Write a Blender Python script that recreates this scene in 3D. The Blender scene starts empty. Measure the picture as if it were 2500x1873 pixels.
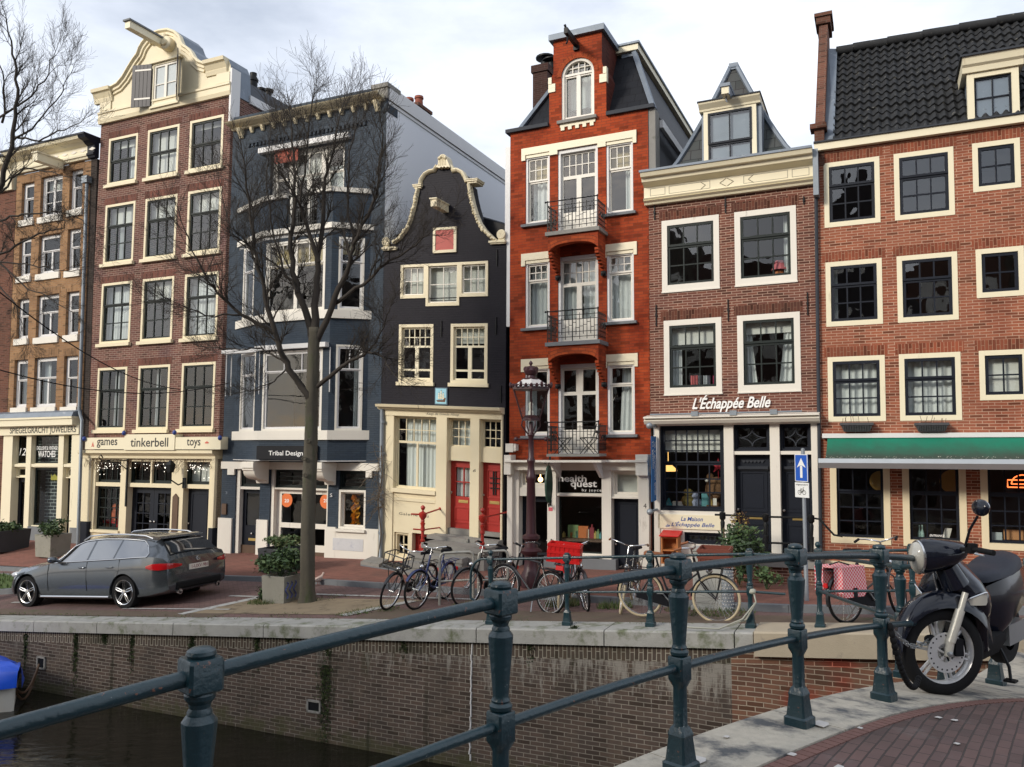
import bpy, math, random
from mathutils import Vector, Matrix
from mathutils.geometry import tessellate_polygon
R=math.radians
PI=math.pi
C=bpy.context.scene.collection
rnd=random.Random(7)
# ------------------------------------------------------------ camera
FX=2000.0
PITCH=math.atan((1085-936.5)/FX)
CAMZ=3.3
cam=bpy.data.cameras.new('camera')
cam.sensor_width=36.0
cam.lens=36.0*FX/2500.0
cam.clip_end=2000
cam.clip_start=0.05
camo=bpy.data.objects.new('camera', cam)
C.objects.link(camo)
camo.location=(0, 0, CAMZ)
camo.rotation_euler=(PI/2+PITCH, 0, 0)
bpy.context.scene.camera=camo
# ------------------------------------------------------------ world, sun, exposure
SUN_EL, SUN_AZ=R(25), R(-126)
w=bpy.data.worlds.new('World')
bpy.context.scene.world=w
w.use_nodes=True
nt=w.node_tree
nt.nodes.clear()
def wn(t, **k):
 n=nt.nodes.new(t)
 for a, b in k.items():setattr(n, a, b)
 return n
sky=wn('ShaderNodeTexSky', sky_type='NISHITA', sun_disc=False)
sky.sun_elevation=SUN_EL
sky.sun_rotation=SUN_AZ
sky.air_density=1.0;sky.dust_density=1.6;sky.ozone_density=1.2
tc=wn('ShaderNodeTexCoord')
mp=wn('ShaderNodeMapping');mp.inputs['Scale'].default_value=(1.0, 1.0, 2.6)
mp.inputs['Location'].default_value=(0.35, 0.1, 0.2)
nz=wn('ShaderNodeTexNoise');nz.inputs['Scale'].default_value=2.3;nz.inputs['Detail'].default_value=7;nz.inputs['Roughness'].default_value=0.55
nz2=wn('ShaderNodeTexNoise');nz2.inputs['Scale'].default_value=1.1;nz2.inputs['Detail'].default_value=4
cr=wn('ShaderNodeValToRGB')
cr.color_ramp.elements[0].position=0.34;cr.color_ramp.elements[0].color=(0.42, 0.42, 0.42, 1)
cr.color_ramp.elements[1].position=0.62;cr.color_ramp.elements[1].color=(1, 1, 1, 1)
mixs=wn('ShaderNodeMixRGB')
cloud=wn('ShaderNodeMixRGB')
cloud.inputs[1].default_value=(6.7, 7.3, 8.5, 1);cloud.inputs[2].default_value=(9.3, 9.6, 10.1, 1)
bgn=wn('ShaderNodeBackground');bgn.inputs[1].default_value=0.10
outn=wn('ShaderNodeOutputWorld')
L=nt.links.new
L(tc.outputs['Generated'], mp.inputs[0]);L(mp.outputs[0], nz.inputs[0]);L(mp.outputs[0], nz2.inputs[0])
L(nz.outputs[0], cr.inputs[0]);L(cr.outputs[0], mixs.inputs[0])
L(nz2.outputs[0], cloud.inputs[0])
L(sky.outputs[0], mixs.inputs[1]);L(cloud.outputs[0], mixs.inputs[2])
L(mixs.outputs[0], bgn.inputs[0]);L(bgn.outputs[0], outn.inputs[0])
sun=bpy.data.lights.new('sun', 'SUN')
sun.energy=2.1;sun.angle=R(12);sun.color=(1.0, 0.92, 0.80)
suno=bpy.data.objects.new('sun', sun)
C.objects.link(suno)
sd=Vector((math.sin(SUN_AZ)*math.cos(SUN_EL), math.cos(SUN_AZ)*math.cos(SUN_EL), math.sin(SUN_EL)))
suno.rotation_euler=sd.to_track_quat('Z', 'Y').to_euler()
vs=bpy.context.scene.view_settings
vs.view_transform='Standard';vs.look='None';vs.gamma=1;vs.use_curve_mapping=False
vs.exposure=0.45
bpy.context.scene.cycles.max_bounces=8
bpy.context.scene.cycles.transparent_max_bounces=16
# ------------------------------------------------------------ pixels of the photograph -> places
cP, sP=math.cos(PITCH), math.sin(PITCH)
TIL={1:(0, 0, 3.525), 2:(0, 300, 3.682), 3:(0, 700, 3.682), 4:(0, 1000, 3.682), 5:(500, 150, 4.418), 6:(500, 500, 4.418), 7:(500, 800, 4.418), 8:(500, 1080, 4.418), 9:(900, 300, 5.5225), 10:(900, 580, 5.5225), 11:(900, 850, 5.5225), 12:(900, 1100, 5.5225), 13:(1200, 30, 4.418), 14:(1200, 380, 4.418), 15:(1200, 730, 4.418), 16:(1200, 1080, 4.418), 17:(1550, 130, 4.418), 18:(1550, 480, 4.418), 19:(1550, 830, 4.418), 20:(1550, 1150, 4.418), 21:(1950, 30, 4.022), 22:(1950, 400, 4.022), 23:(1950, 800, 4.022), 24:(1950, 1150, 4.022), 0:(0, 0, 1.0), 'o':(0, 0, 0.8848)}
def tp(k, x, y):
 a, b, s=TIL[k]
 return(a+x/s, b+y/s)
def ray(p):
 x=(p[0]-1250)/FX;y=-(p[1]-936.5)/FX
 return Vector((x, cP-sP*y, sP+cP*y))
CAMP=Vector((0, 0, CAMZ))
def at(px, py, Y):
 """point seen at photo pixel, at forward distance Y"""
 r=ray((px, py));return CAMP+r*(Y/r.y)
YAW=R(24.2)
DD=Vector((math.cos(YAW), -math.sin(YAW), 0))
NN=Vector((-math.sin(YAW), -math.cos(YAW), 0))
UP=Vector((0, 0, 1))
def SQ(s, q, z=0):
 return F0+DD*s+NN*q+UP*z
_r=ray((300, 1085));F0=Vector((_r.x/_r.y*24.6, 24.6, 0))
F0=F0-DD*F0.dot(DD)
QUAY=6.55
def zq(s):
 return 0.0755*(s+13.07)if s<0 else 0.0755*13.07+0.10*s
def zf(s):
 return 0.52+0.02*(s+1.15)if s>-17 else 0.203
def ground(s, q):
 k=max(0, min(1, q/QUAY));k=k*k*(3-2*k)*0.5+k*0.5
 return zf(s)*(1-k)+zq(s)*k
def sq_of(P):
 v=P-F0;return v.dot(DD), v.dot(NN)
def on_ground(P, dz=0.0):
 s, q=sq_of(P);return Vector((P.x, P.y, ground(s, q)+dz))
class Frame:
 """oblique frame on a facade: s along, n outwards, t up (these old houses lean and sag)"""
 flip=True
 def __init__(self, rise, ref):
  self.d=Vector((math.cos(YAW)*math.cos(R(rise)), -math.sin(YAW)*math.cos(R(rise)), math.sin(R(rise))))
  a, b=self.hit(ref[0]), self.hit(ref[1])
  hi, lo=(a, b)if a.z>b.z else(b, a)
  v=hi-lo
  self.e=Vector((v.x/v.z, v.y/v.z, 1))
  self.n=NN
  self.O=Vector((lo.x, lo.y, 0))-self.e*0
 def hit(self, p, n=0.0):
  r=ray(p);return CAMP+r*((F0+NN*n-CAMP).dot(NN)/r.dot(NN))
 def st(self, k, x, y, n=0.0):
  r=ray(tp(k, x, y))
  A=Matrix((self.d, self.e, -r)).transposed()
  q=A.inverted()@(CAMP-self.O-self.n*n)
  return(q[0], q[1])
 def rc(self, k1, x0, y0, k2, x1, y1, n=0.0):
  s0, t1=self.st(k1, x0, y0, n);s1, t0=self.st(k2, x1, y1, n)
  return(s0, t0, s1, t1)
 def __call__(self, v):
  return self.O+self.d*v[0]+self.n*v[1]+self.e*v[2]
 def z0(self, s, z):
  return(z-self.O.z-self.d.z*s)
class Facet(Frame):
 """a face of a bay, standing on two (s, n) points of a house frame"""
 def __init__(self, H, a, b):
  self.O=H(Vector((a[0], a[1], 0)));q=H(Vector((b[0], b[1], 0)))
  v=q-self.O;self.len=v.length;self.d=v/v.length
  self.e=H.e;self.n=Vector((self.d.y, -self.d.x, 0)).normalized()
def pline(H, pts, n=0.0):
 return[H.st(*p, n=n)if len(p)==3 else H.st(p[0], p[1], p[2], n=n)for p in pts]
 # ------------------------------------------------------------ mesh builder
class MB:
 def __init__(self, fr=None):
  self.v=[];self.f=[];self.m=[];self.uv=[];self.fr=fr
 def face(self, pts, m=0, uv=None):
  i=len(self.v);self.v+=[tuple(p)for p in pts]
  self._f(list(range(i, i+len(pts))), m, uv)
 def _f(self, idx, m=0, uv=None):
  self.f.append(idx);self.m.append(m)
  if uv is None:
   P=[self.v[k]for k in idx]
   nx=ny=nz_=0
   for a, b in zip(P, P[1:]+P[:1]):
    nx+=(a[1]-b[1])*(a[2]+b[2]);ny+=(a[2]-b[2])*(a[0]+b[0]);nz_+=(a[0]-b[0])*(a[1]+b[1])
   nx, ny, nz_=abs(nx), abs(ny), abs(nz_)
   if nz_>=nx and nz_>=ny:uv=[(p[0], p[1])for p in P]
   elif ny>=nx:uv=[(p[0], p[2])for p in P]
   else:uv=[(p[1], p[2])for p in P]
  self.uv.append(uv)
 def box(self, x0, x1, y0, y1, z0, z1, m=0, skip=''):
  p=[(x0, y0, z0), (x1, y0, z0), (x1, y1, z0), (x0, y1, z0), (x0, y0, z1), (x1, y0, z1), (x1, y1, z1), (x0, y1, z1)]
  i=len(self.v);self.v+=p
  for n, q in(('b', (3, 2, 1, 0)), ('t', (4, 5, 6, 7)), ('f', (0, 1, 5, 4)), ('r', (1, 2, 6, 5)), ('k', (2, 3, 7, 6)), ('l', (3, 0, 4, 7))):
   if n not in skip:self._f([i+a for a in q], m)
  return self
 def prism(self, poly, y0, y1, m=0, ms=None, back=True, front=True):
  """polygon in (x,z) pushed along y"""
  ms=m if ms is None else ms
  n=len(poly);i=len(self.v)
  self.v+=[(a, y1, b)for a, b in poly]+[(a, y0, b)for a, b in poly]
  tri=tessellate_polygon([[Vector((a, b, 0))for a, b in poly]])
  for t_ in tri:
   if front:self._f([i+k for k in t_], m)
   if back:self._f([i+n+k for k in reversed(t_)], m)
  for k in range(n):
   k2=(k+1)%n
   self._f([i+k, i+n+k, i+n+k2, i+k2], ms)
  return self
 def prof(self, prof, x0, x1, m=0, cap=True):
  """profile in (y,z) pushed along x"""
  n=len(prof);i=len(self.v)
  self.v+=[(x0, a, b)for a, b in prof]+[(x1, a, b)for a, b in prof]
  for k in range(n-(0 if cap else 1)):
   k2=(k+1)%n
   self._f([i+k, i+k2, i+n+k2, i+n+k], m)
  if cap:
   for t_ in tessellate_polygon([[Vector((a, b, 0))for a, b in prof]]):
    self._f([i+k for k in t_], m);self._f([i+n+k for k in reversed(t_)], m)
  return self
 def wall(self, outline, holes, y=0.0, reveal=0.12, m=0, mr=None):
  """face in (x,z) with rectangular holes, and the reveals of the holes"""
  mr=m if mr is None else mr
  loops=[[Vector((a, b, 0))for a, b in outline]]
  for(s0, t0, s1, t1)in holes:
   loops.append([Vector(q+(0, ))for q in((s0, t0), (s0, t1), (s1, t1), (s1, t0))])
  flat=[v for l in loops for v in l]
  i=len(self.v);self.v+=[(v.x, y, v.y)for v in flat]
  for t_ in tessellate_polygon(loops):self._f([i+k for k in t_], m)
  for(s0, t0, s1, t1)in holes:
   self.face([(s0, y, t0), (s0, y, t1), (s0, y-reveal, t1), (s0, y-reveal, t0)], mr)
   self.face([(s1, y, t0), (s1, y, t1), (s1, y-reveal, t1), (s1, y-reveal, t0)], mr)
   self.face([(s0, y, t1), (s1, y, t1), (s1, y-reveal, t1), (s0, y-reveal, t1)], mr)
   self.face([(s0, y, t0), (s1, y, t0), (s1, y-reveal, t0), (s0, y-reveal, t0)], mr)
  return self
 def tube(self, pts, r, n=8, m=0, cap=True):
  pts=[Vector(p)for p in pts]
  rs=r if isinstance(r, (list, tuple))else[r]*len(pts)
  i=len(self.v);up=None
  for k, p in enumerate(pts):
   a=pts[max(0, k-1)];b=pts[min(len(pts)-1, k+1)]
   d=(b-a);d=d.normalized()if d.length>1e-9 else Vector((0, 0, 1))
   if up is None:
    up=Vector((0, 0, 1))if abs(d.z)<0.9 else Vector((1, 0, 0))
   x=d.cross(up)
   if x.length<1e-5:x=d.orthogonal()
   x.normalize();y=x.cross(d).normalized();up=y
   for j in range(n):
    an=2*PI*j/n
    self.v.append(tuple(p+(x*math.cos(an)+y*math.sin(an))*rs[k]))
  for k in range(len(pts)-1):
   for j in range(n):
    j2=(j+1)%n
    self._f([i+k*n+j, i+k*n+j2, i+(k+1)*n+j2, i+(k+1)*n+j], m)
  if cap and n>3:
   self._f([i+j for j in reversed(range(n))], m)
   self._f([i+(len(pts)-1)*n+j for j in range(n)], m)
  return self
 def lathe(self, prof, c=(0, 0, 0), n=16, m=0, axis='z', a0=0, a1=None):
  """profile (r, h) turned about an axis through c"""
  i=len(self.v);full=a1 is None
  a1=2*PI if full else a1
  cols=n if full else n+1
  for r, h in prof:
   for j in range(cols):
    an=a0+(a1-a0)*j/n
    x, y=r*math.cos(an), r*math.sin(an)
    p=(x, y, h)if axis=='z' else((x, h, y)if axis=='y' else(h, x, y))
    self.v.append((c[0]+p[0], c[1]+p[1], c[2]+p[2]))
  for k in range(len(prof)-1):
   for j in range(n):
    j2=(j+1)%cols
    self._f([i+k*cols+j, i+k*cols+j2, i+(k+1)*cols+j2, i+(k+1)*cols+j], m)
  return self
 def torus(self, c, R0, r, axis='y', n=32, k=8, m=0, a0=0, a1=None, sx=1.0):
  pr=[(R0+r*math.cos(2*PI*j/k), r*sx*math.sin(2*PI*j/k))for j in range(k+1)]
  return self.lathe(pr, c, n, m, axis, a0, a1)
 def loft(self, loops, m=0, cap=True, closed=True):
  i=len(self.v);n=len(loops[0])
  for l in loops:self.v+=[tuple(p)for p in l]
  for k in range(len(loops)-1):
   for j in range(n if closed else n-1):
    j2=(j+1)%n
    self._f([i+k*n+j, i+k*n+j2, i+(k+1)*n+j2, i+(k+1)*n+j], m)
  if cap:
   self._f([i+j for j in reversed(range(n))], m)
   self._f([i+(len(loops)-1)*n+j for j in range(n)], m)
  return self
 def blob(self, c, r, m=0, nu=10, nv=7, jit=0.0):
  pr=[]
  loops=[]
  for a in range(nv+1):
   th=PI*a/nv
   loops.append([(c[0]+r[0]*math.sin(th)*math.cos(2*PI*j/nu)*(1+rnd.uniform(-jit, jit)), c[1]+r[1]*math.sin(th)*math.sin(2*PI*j/nu)*(1+rnd.uniform(-jit, jit)), c[2]-r[2]*math.cos(th))for j in range(nu)])
  return self.loft(loops, m, cap=False)
 def add(self, verts, faces, m=0):
  i=len(self.v);self.v+=[tuple(p)for p in verts]
  for f in faces:self._f([i+k for k in f], m)
  return self
def obj(name, mb, mats, parent=None, root=None, smooth=None, loc=None):
 """link one builder as ONE mesh object; vertices in a Frame become places relative to the root"""
 if not isinstance(mats, (list, tuple)):mats=[mats]
 me=bpy.data.meshes.new(name)
 if mb.fr is not None:
  base=root_loc(parent)if parent else(Vector(loc)if loc else Vector((0, 0, 0)))
  V=[tuple(mb.fr(Vector(p))-base)for p in mb.v]
  F=[list(reversed(f))for f in mb.f]if mb.fr.flip else mb.f
  U=[list(reversed(u))for u in mb.uv]if mb.fr.flip else mb.uv
 else:
  V, F, U=mb.v, mb.f, mb.uv
  if loc is not None and parent is None:
   V=[(p[0]-loc[0], p[1]-loc[1], p[2]-loc[2])for p in V]
 me.from_pydata(V, [], F)
 for m in mats:me.materials.append(m)
 me.polygons.foreach_set('material_index', mb.m)
 ul=me.uv_layers.new(name='UVMap')
 ul.data.foreach_set('uv', [c for u in U for q in u for c in q])
 if smooth is not None:
  me.shade_smooth()
  if smooth<179:me.set_sharp_from_angle(angle=R(smooth))
 me.update()
 o=bpy.data.objects.new(name, me)
 C.objects.link(o)
 if parent is not None:o.parent=parent
 elif loc is not None:o.location=loc
 return o
ROOTS={}
def root_loc(o):
 while o.parent is not None:o=o.parent
 return Vector(o.location)
def thing(name, label, cat, loc=(0, 0, 0), rz=0.0, group=None, rot=None):
 o=bpy.data.objects.new(name, None);C.objects.link(o)
 o.empty_display_size=0.2
 o.location=loc;o.rotation_euler=rot if rot else(0, 0, rz)
 o['label']=label;o['category']=cat
 if group:o['group']=group
 return o
def tag(o, label, cat, group=None, kind=None):
 if label:o['label']=label
 if cat:o['category']=cat
 if group:o['group']=group
 if kind:o['kind']=kind
 return o
def text_mb(fr, body, s0, s1, t0, t1, n, shear=0.0, bold=0.0, th=0.006, mb=None, m=0, space=1.0, mapper=None):
 """lettering, stretched to the box s0..s1, t0..t1 on plane n"""
 cu=bpy.data.curves.new('lettering', 'FONT');cu.body=body;cu.shear=shear;cu.offset=bold
 cu.space_character=space;cu.resolution_u=3
 ob=bpy.data.objects.new('lettering', cu);C.objects.link(ob)
 dg=bpy.context.evaluated_depsgraph_get();dg.update()
 me=bpy.data.meshes.new_from_object(ob.evaluated_get(dg))
 vs_=[v.co.copy()for v in me.vertices];fs=[list(p.vertices)for p in me.polygons]
 bpy.data.objects.remove(ob);bpy.data.meshes.remove(me);bpy.data.curves.remove(cu)
 x0=min(v.x for v in vs_);x1=max(v.x for v in vs_);y0=min(v.y for v in vs_);y1=max(v.y for v in vs_)
 mb=mb or MB(fr)
 out=[(s0+(v.x-x0)/(x1-x0)*(s1-s0), n, t0+(v.y-y0)/(y1-y0)*(t1-t0))for v in vs_]
 if mapper:out=[mapper(p)for p in out]
 mb.add(out, [list(reversed(f))for f in fs]if(fr and fr.flip)else fs, m)
 return mb
 # ------------------------------------------------------------ materials
MATS={}
def newmat(name):
 m=bpy.data.materials.new(name);m.use_nodes=True
 n=m.node_tree;n.nodes.clear()
 o=n.nodes.new('ShaderNodeOutputMaterial')
 return m, n, o
def nd(n, t, inp=None, **k):
 x=n.nodes.new(t)
 for a, b in k.items():setattr(x, a, b)
 if inp:
  for a, b in inp.items():x.inputs[a].default_value=b
 return x
def c4(c):return(c[0], c[1], c[2], 1)
def mul(c, k):return tuple(min(1, x*k)for x in c)
def paint(name, col, rough=0.5, var=0.12, scale=3.0, dirt=None, dirt_amt=0.0, dscale=6.0, bump=0.15, bscale=60.0, metal=0.0, spec=0.5, coat=0.0, streak=1.0):
 """painted, plastered or metal surface with slow tone changes and, if asked, worn patches"""
 m, n, o=newmat(name);l=n.links.new
 p=nd(n, 'ShaderNodeBsdfPrincipled', {'Roughness':rough, 'Metallic':metal, 'Specular IOR Level':spec, 'Coat Weight':coat})
 tcx=nd(n, 'ShaderNodeTexCoord')
 mpx=nd(n, 'ShaderNodeMapping', {'Scale':(1, 1, 1.0/streak)})
 l(tcx.outputs['Object'], mpx.inputs[0])
 a=nd(n, 'ShaderNodeTexNoise', {'Scale':scale, 'Detail':5, 'Roughness':0.6})
 l(mpx.outputs[0], a.inputs[0])
 mx=nd(n, 'ShaderNodeMixRGB', {1:c4(mul(col, 1-var)), 2:c4(mul(col, 1+var))})
 l(a.outputs[0], mx.inputs[0])
 out=mx.outputs[0]
 if dirt is not None:
  b=nd(n, 'ShaderNodeTexNoise', {'Scale':dscale, 'Detail':8, 'Roughness':0.65})
  l(mpx.outputs[0], b.inputs[0])
  r=nd(n, 'ShaderNodeValToRGB')
  r.color_ramp.elements[0].position=0.66-dirt_amt*0.3;r.color_ramp.elements[1].position=0.76-dirt_amt*0.2
  l(b.outputs[0], r.inputs[0])
  mx2=nd(n, 'ShaderNodeMixRGB', {2:c4(dirt)})
  l(r.outputs[0], mx2.inputs[0]);l(out, mx2.inputs[1]);out=mx2.outputs[0]
 l(out, p.inputs['Base Color'])
 if bump:
  b2=nd(n, 'ShaderNodeTexNoise', {'Scale':bscale, 'Detail':3})
  l(tcx.outputs['Object'], b2.inputs[0])
  bp=nd(n, 'ShaderNodeBump', {'Strength':bump, 'Distance':0.01})
  l(b2.outputs[0], bp.inputs['Height']);l(bp.outputs[0], p.inputs['Normal'])
 l(p.outputs[0], o.inputs[0])
 return m
def brick(name, c1, c2, mortar, w=0.21, h=0.058, mort=0.010, stain=(0.03, 0.025, 0.02), stain_amt=0.4, dark=0.35, rough=0.85, rot=0.0, bumps=0.5, offset=0.5, streak=1.0, third=None, thirdamt=0.0, sscale=0.5):
 """bricks laid in metres on the surface, each of its own tone, under weathering stains"""
 m, n, o=newmat(name);l=n.links.new
 p=nd(n, 'ShaderNodeBsdfPrincipled', {'Roughness':rough, 'Specular IOR Level':0.15})
 uv=nd(n, 'ShaderNodeUVMap');uv.uv_map='UVMap'
 mpx=nd(n, 'ShaderNodeMapping', {'Rotation':(0, 0, rot)})
 l(uv.outputs[0], mpx.inputs[0])
 wob=nd(n, 'ShaderNodeTexNoise', {'Scale':1.3, 'Detail':2})
 l(mpx.outputs[0], wob.inputs[0])
 wsc=nd(n, 'ShaderNodeVectorMath', operation='MULTIPLY_ADD');wsc.inputs[1].default_value=(0.02, 0.03, 0)
 l(wob.outputs['Color'], wsc.inputs[0]);l(mpx.outputs[0], wsc.inputs[2])
 b=nd(n, 'ShaderNodeTexBrick', {'Color1':c4(c1), 'Color2':c4(c2), 'Mortar':c4(mortar), 'Scale':1.0, 'Mortar Size':mort/2, 'Mortar Smooth':0.2, 'Bias':0.0, 'Brick Width':w, 'Row Height':h})
 b.offset=offset
 l(wsc.outputs[0], b.inputs[0])
 # a second brick layout for single dark or odd bricks
 b2=nd(n, 'ShaderNodeTexBrick', {'Color1':(0, 0, 0, 1), 'Color2':(1, 1, 1, 1), 'Mortar':(0.5, 0.5, 0.5, 1), 'Scale':1.0, 'Mortar Size':mort/2, 'Bias':0.0, 'Brick Width':w, 'Row Height':h})
 b2.offset=offset
 l(wsc.outputs[0], b2.inputs[0])
 r=nd(n, 'ShaderNodeValToRGB');r.color_ramp.elements[0].position=0.72;r.color_ramp.elements[1].position=0.95
 l(b2.outputs[0], r.inputs[0])
 dk=nd(n, 'ShaderNodeMixRGB', {2:c4(mul(c1, dark))})
 l(r.outputs[0], dk.inputs[0]);l(b.outputs[0], dk.inputs[1])
 out=dk.outputs[0]
 if third is not None:
  t3=nd(n, 'ShaderNodeTexNoise', {'Scale':0.9, 'Detail':4, 'Roughness':0.6})
  mp3=nd(n, 'ShaderNodeMapping', {'Location':(3.1, 1.7, 0)})
  l(mpx.outputs[0], mp3.inputs[0]);l(mp3.outputs[0], t3.inputs[0])
  r3=nd(n, 'ShaderNodeValToRGB');r3.color_ramp.elements[0].position=0.60-0.25*thirdamt;r3.color_ramp.elements[1].position=0.70-0.15*thirdamt
  l(t3.outputs[0], r3.inputs[0])
  m3=nd(n, 'ShaderNodeMixRGB', {2:c4(third)}, blend_type='MULTIPLY')
  l(r3.outputs[0], m3.inputs[0]);l(out, m3.inputs[1]);out=m3.outputs[0]
 ms=nd(n, 'ShaderNodeMapping', {'Scale':(1, 1.0/streak, 1)})
 l(mpx.outputs[0], ms.inputs[0])
 s=nd(n, 'ShaderNodeTexNoise', {'Scale':sscale, 'Detail':9, 'Roughness':0.68})
 l(ms.outputs[0], s.inputs[0])
 r2=nd(n, 'ShaderNodeValToRGB');r2.color_ramp.elements[0].position=0.42;r2.color_ramp.elements[1].position=0.75
 r2.color_ramp.elements[1].color=(stain_amt*1.6, )*3+(1, )
 l(s.outputs[0], r2.inputs[0])
 sx=nd(n, 'ShaderNodeMixRGB', {2:c4(stain)})
 l(r2.outputs[0], sx.inputs[0]);l(out, sx.inputs[1])
 l(sx.outputs[0], p.inputs['Base Color'])
 bp=nd(n, 'ShaderNodeBump', {'Strength':bumps, 'Distance':0.01});bp.invert=True
 l(b.outputs['Fac'], bp.inputs['Height']);l(bp.outputs[0], p.inputs['Normal'])
 l(p.outputs[0], o.inputs[0])
 return m
def glass(name, ior=1.55, tint=(0.86, 0.9, 0.9), wave=0.02):
 """thin window glass: mirror by Fresnel, otherwise clear"""
 m, n, o=newmat(name);l=n.links.new
 g=nd(n, 'ShaderNodeBsdfGlossy', {'Roughness':0.0});t=nd(n, 'ShaderNodeBsdfTransparent', {0:c4(tint)})
 mx=nd(n, 'ShaderNodeMixShader');f0=((ior-1)/(ior+1))**2
 ge=nd(n, 'ShaderNodeNewGeometry');dt=nd(n, 'ShaderNodeVectorMath', operation='DOT_PRODUCT');l(ge.outputs['Incoming'], dt.inputs[0]);l(ge.outputs['Normal'], dt.inputs[1])
 ab=nd(n, 'ShaderNodeMath', operation='ABSOLUTE');l(dt.outputs['Value'], ab.inputs[0])
 om=nd(n, 'ShaderNodeMath', operation='SUBTRACT');om.inputs[0].default_value=1;l(ab.outputs[0], om.inputs[1])
 pw=nd(n, 'ShaderNodeMath', operation='POWER');pw.inputs[1].default_value=5;l(om.outputs[0], pw.inputs[0])
 fr=nd(n, 'ShaderNodeMath', operation='MULTIPLY_ADD');fr.inputs[1].default_value=1-f0;fr.inputs[2].default_value=f0;l(pw.outputs[0], fr.inputs[0])
 tcx=nd(n, 'ShaderNodeTexCoord');a=nd(n, 'ShaderNodeTexNoise', {'Scale':3.0, 'Detail':1})
 bp=nd(n, 'ShaderNodeBump', {'Strength':wave, 'Distance':0.2})
 l(tcx.outputs['Object'], a.inputs[0]);l(a.outputs[0], bp.inputs['Height'])
 l(bp.outputs[0], g.inputs['Normal'])
 l(fr.outputs[0], mx.inputs[0]);l(t.outputs[0], mx.inputs[1]);l(g.outputs[0], mx.inputs[2]);l(mx.outputs[0], o.inputs[0])
 return m
def emit(name, col, k):
 m, n, o=newmat(name)
 e=nd(n, 'ShaderNodeEmission', {0:c4(col), 1:k});n.links.new(e.outputs[0], o.inputs[0])
 return m
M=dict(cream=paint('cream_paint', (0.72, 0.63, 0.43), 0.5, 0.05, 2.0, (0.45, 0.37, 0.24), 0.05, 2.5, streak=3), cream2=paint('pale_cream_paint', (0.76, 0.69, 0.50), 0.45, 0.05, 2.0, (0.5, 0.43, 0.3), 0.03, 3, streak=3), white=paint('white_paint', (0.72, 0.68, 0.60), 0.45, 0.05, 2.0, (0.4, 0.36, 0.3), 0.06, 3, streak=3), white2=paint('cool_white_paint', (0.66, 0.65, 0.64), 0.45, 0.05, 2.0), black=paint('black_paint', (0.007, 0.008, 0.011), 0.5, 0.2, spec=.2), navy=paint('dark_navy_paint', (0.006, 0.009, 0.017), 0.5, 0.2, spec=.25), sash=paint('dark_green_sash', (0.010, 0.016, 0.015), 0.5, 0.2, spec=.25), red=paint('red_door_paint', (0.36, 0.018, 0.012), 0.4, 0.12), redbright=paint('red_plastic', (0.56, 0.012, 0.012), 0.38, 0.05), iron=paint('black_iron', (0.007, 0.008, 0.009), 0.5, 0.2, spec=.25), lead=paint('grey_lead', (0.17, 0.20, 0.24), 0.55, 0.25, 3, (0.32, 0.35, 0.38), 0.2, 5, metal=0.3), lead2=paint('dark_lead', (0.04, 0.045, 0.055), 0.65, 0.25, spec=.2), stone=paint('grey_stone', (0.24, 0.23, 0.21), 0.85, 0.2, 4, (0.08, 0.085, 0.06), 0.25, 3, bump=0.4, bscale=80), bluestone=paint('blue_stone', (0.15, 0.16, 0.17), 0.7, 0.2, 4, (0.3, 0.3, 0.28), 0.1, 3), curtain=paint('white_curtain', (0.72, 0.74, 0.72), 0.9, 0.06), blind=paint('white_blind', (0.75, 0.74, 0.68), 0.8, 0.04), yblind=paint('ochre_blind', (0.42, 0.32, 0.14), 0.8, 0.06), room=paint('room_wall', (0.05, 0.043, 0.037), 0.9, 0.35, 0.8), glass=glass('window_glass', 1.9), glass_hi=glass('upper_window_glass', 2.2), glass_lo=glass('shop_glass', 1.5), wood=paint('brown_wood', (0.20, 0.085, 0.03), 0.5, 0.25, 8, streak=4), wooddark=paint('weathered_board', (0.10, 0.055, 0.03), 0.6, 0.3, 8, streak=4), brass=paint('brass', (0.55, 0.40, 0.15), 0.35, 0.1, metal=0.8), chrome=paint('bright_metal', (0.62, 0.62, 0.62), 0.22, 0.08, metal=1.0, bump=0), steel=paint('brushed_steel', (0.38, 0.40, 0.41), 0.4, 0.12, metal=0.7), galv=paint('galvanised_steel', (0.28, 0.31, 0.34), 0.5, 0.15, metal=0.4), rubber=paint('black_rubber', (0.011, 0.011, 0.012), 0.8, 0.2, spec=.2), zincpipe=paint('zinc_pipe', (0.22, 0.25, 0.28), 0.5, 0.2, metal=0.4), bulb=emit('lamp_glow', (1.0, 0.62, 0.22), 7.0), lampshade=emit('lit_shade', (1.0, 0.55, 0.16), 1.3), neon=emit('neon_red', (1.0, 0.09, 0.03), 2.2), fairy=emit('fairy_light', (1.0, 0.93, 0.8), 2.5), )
# ------------------------------------------------------------ house parts
def curtain_mb(fr, s0, s1, t0, t1, n, folds=None, amp=0.025, lean=0.0, top=None):
 """hanging cloth in folds; lean pulls the free edge aside towards the bottom"""
 mb=MB(fr);wd=s1-s0;folds=folds or max(3, int(wd/0.11));N=folds*6;K=6
 ph=rnd.uniform(0, 6)
 loops=[]
 for k in range(K+1):
  t=t1+(t0-t1)*k/K
  row=[]
  for j in range(N+1):
   u=j/N
   a=s0+wd*u
   if lean>0:a=s0+wd*u*(1+lean*(k/K)**1.5)
   if lean<0:a=s1-wd*(1-u)*(1-lean*(k/K)**1.5)
   row.append((a, n+amp*math.sin(2*PI*folds*u+ph+0.6*math.sin(3*u+ph))*(0.5+0.5*k/K)+0.012*math.sin(17*u+ph), t))
  loops.append(row)
 i=0
 mb.loft(loops, 0, cap=False, closed=False)
 return mb
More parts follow.
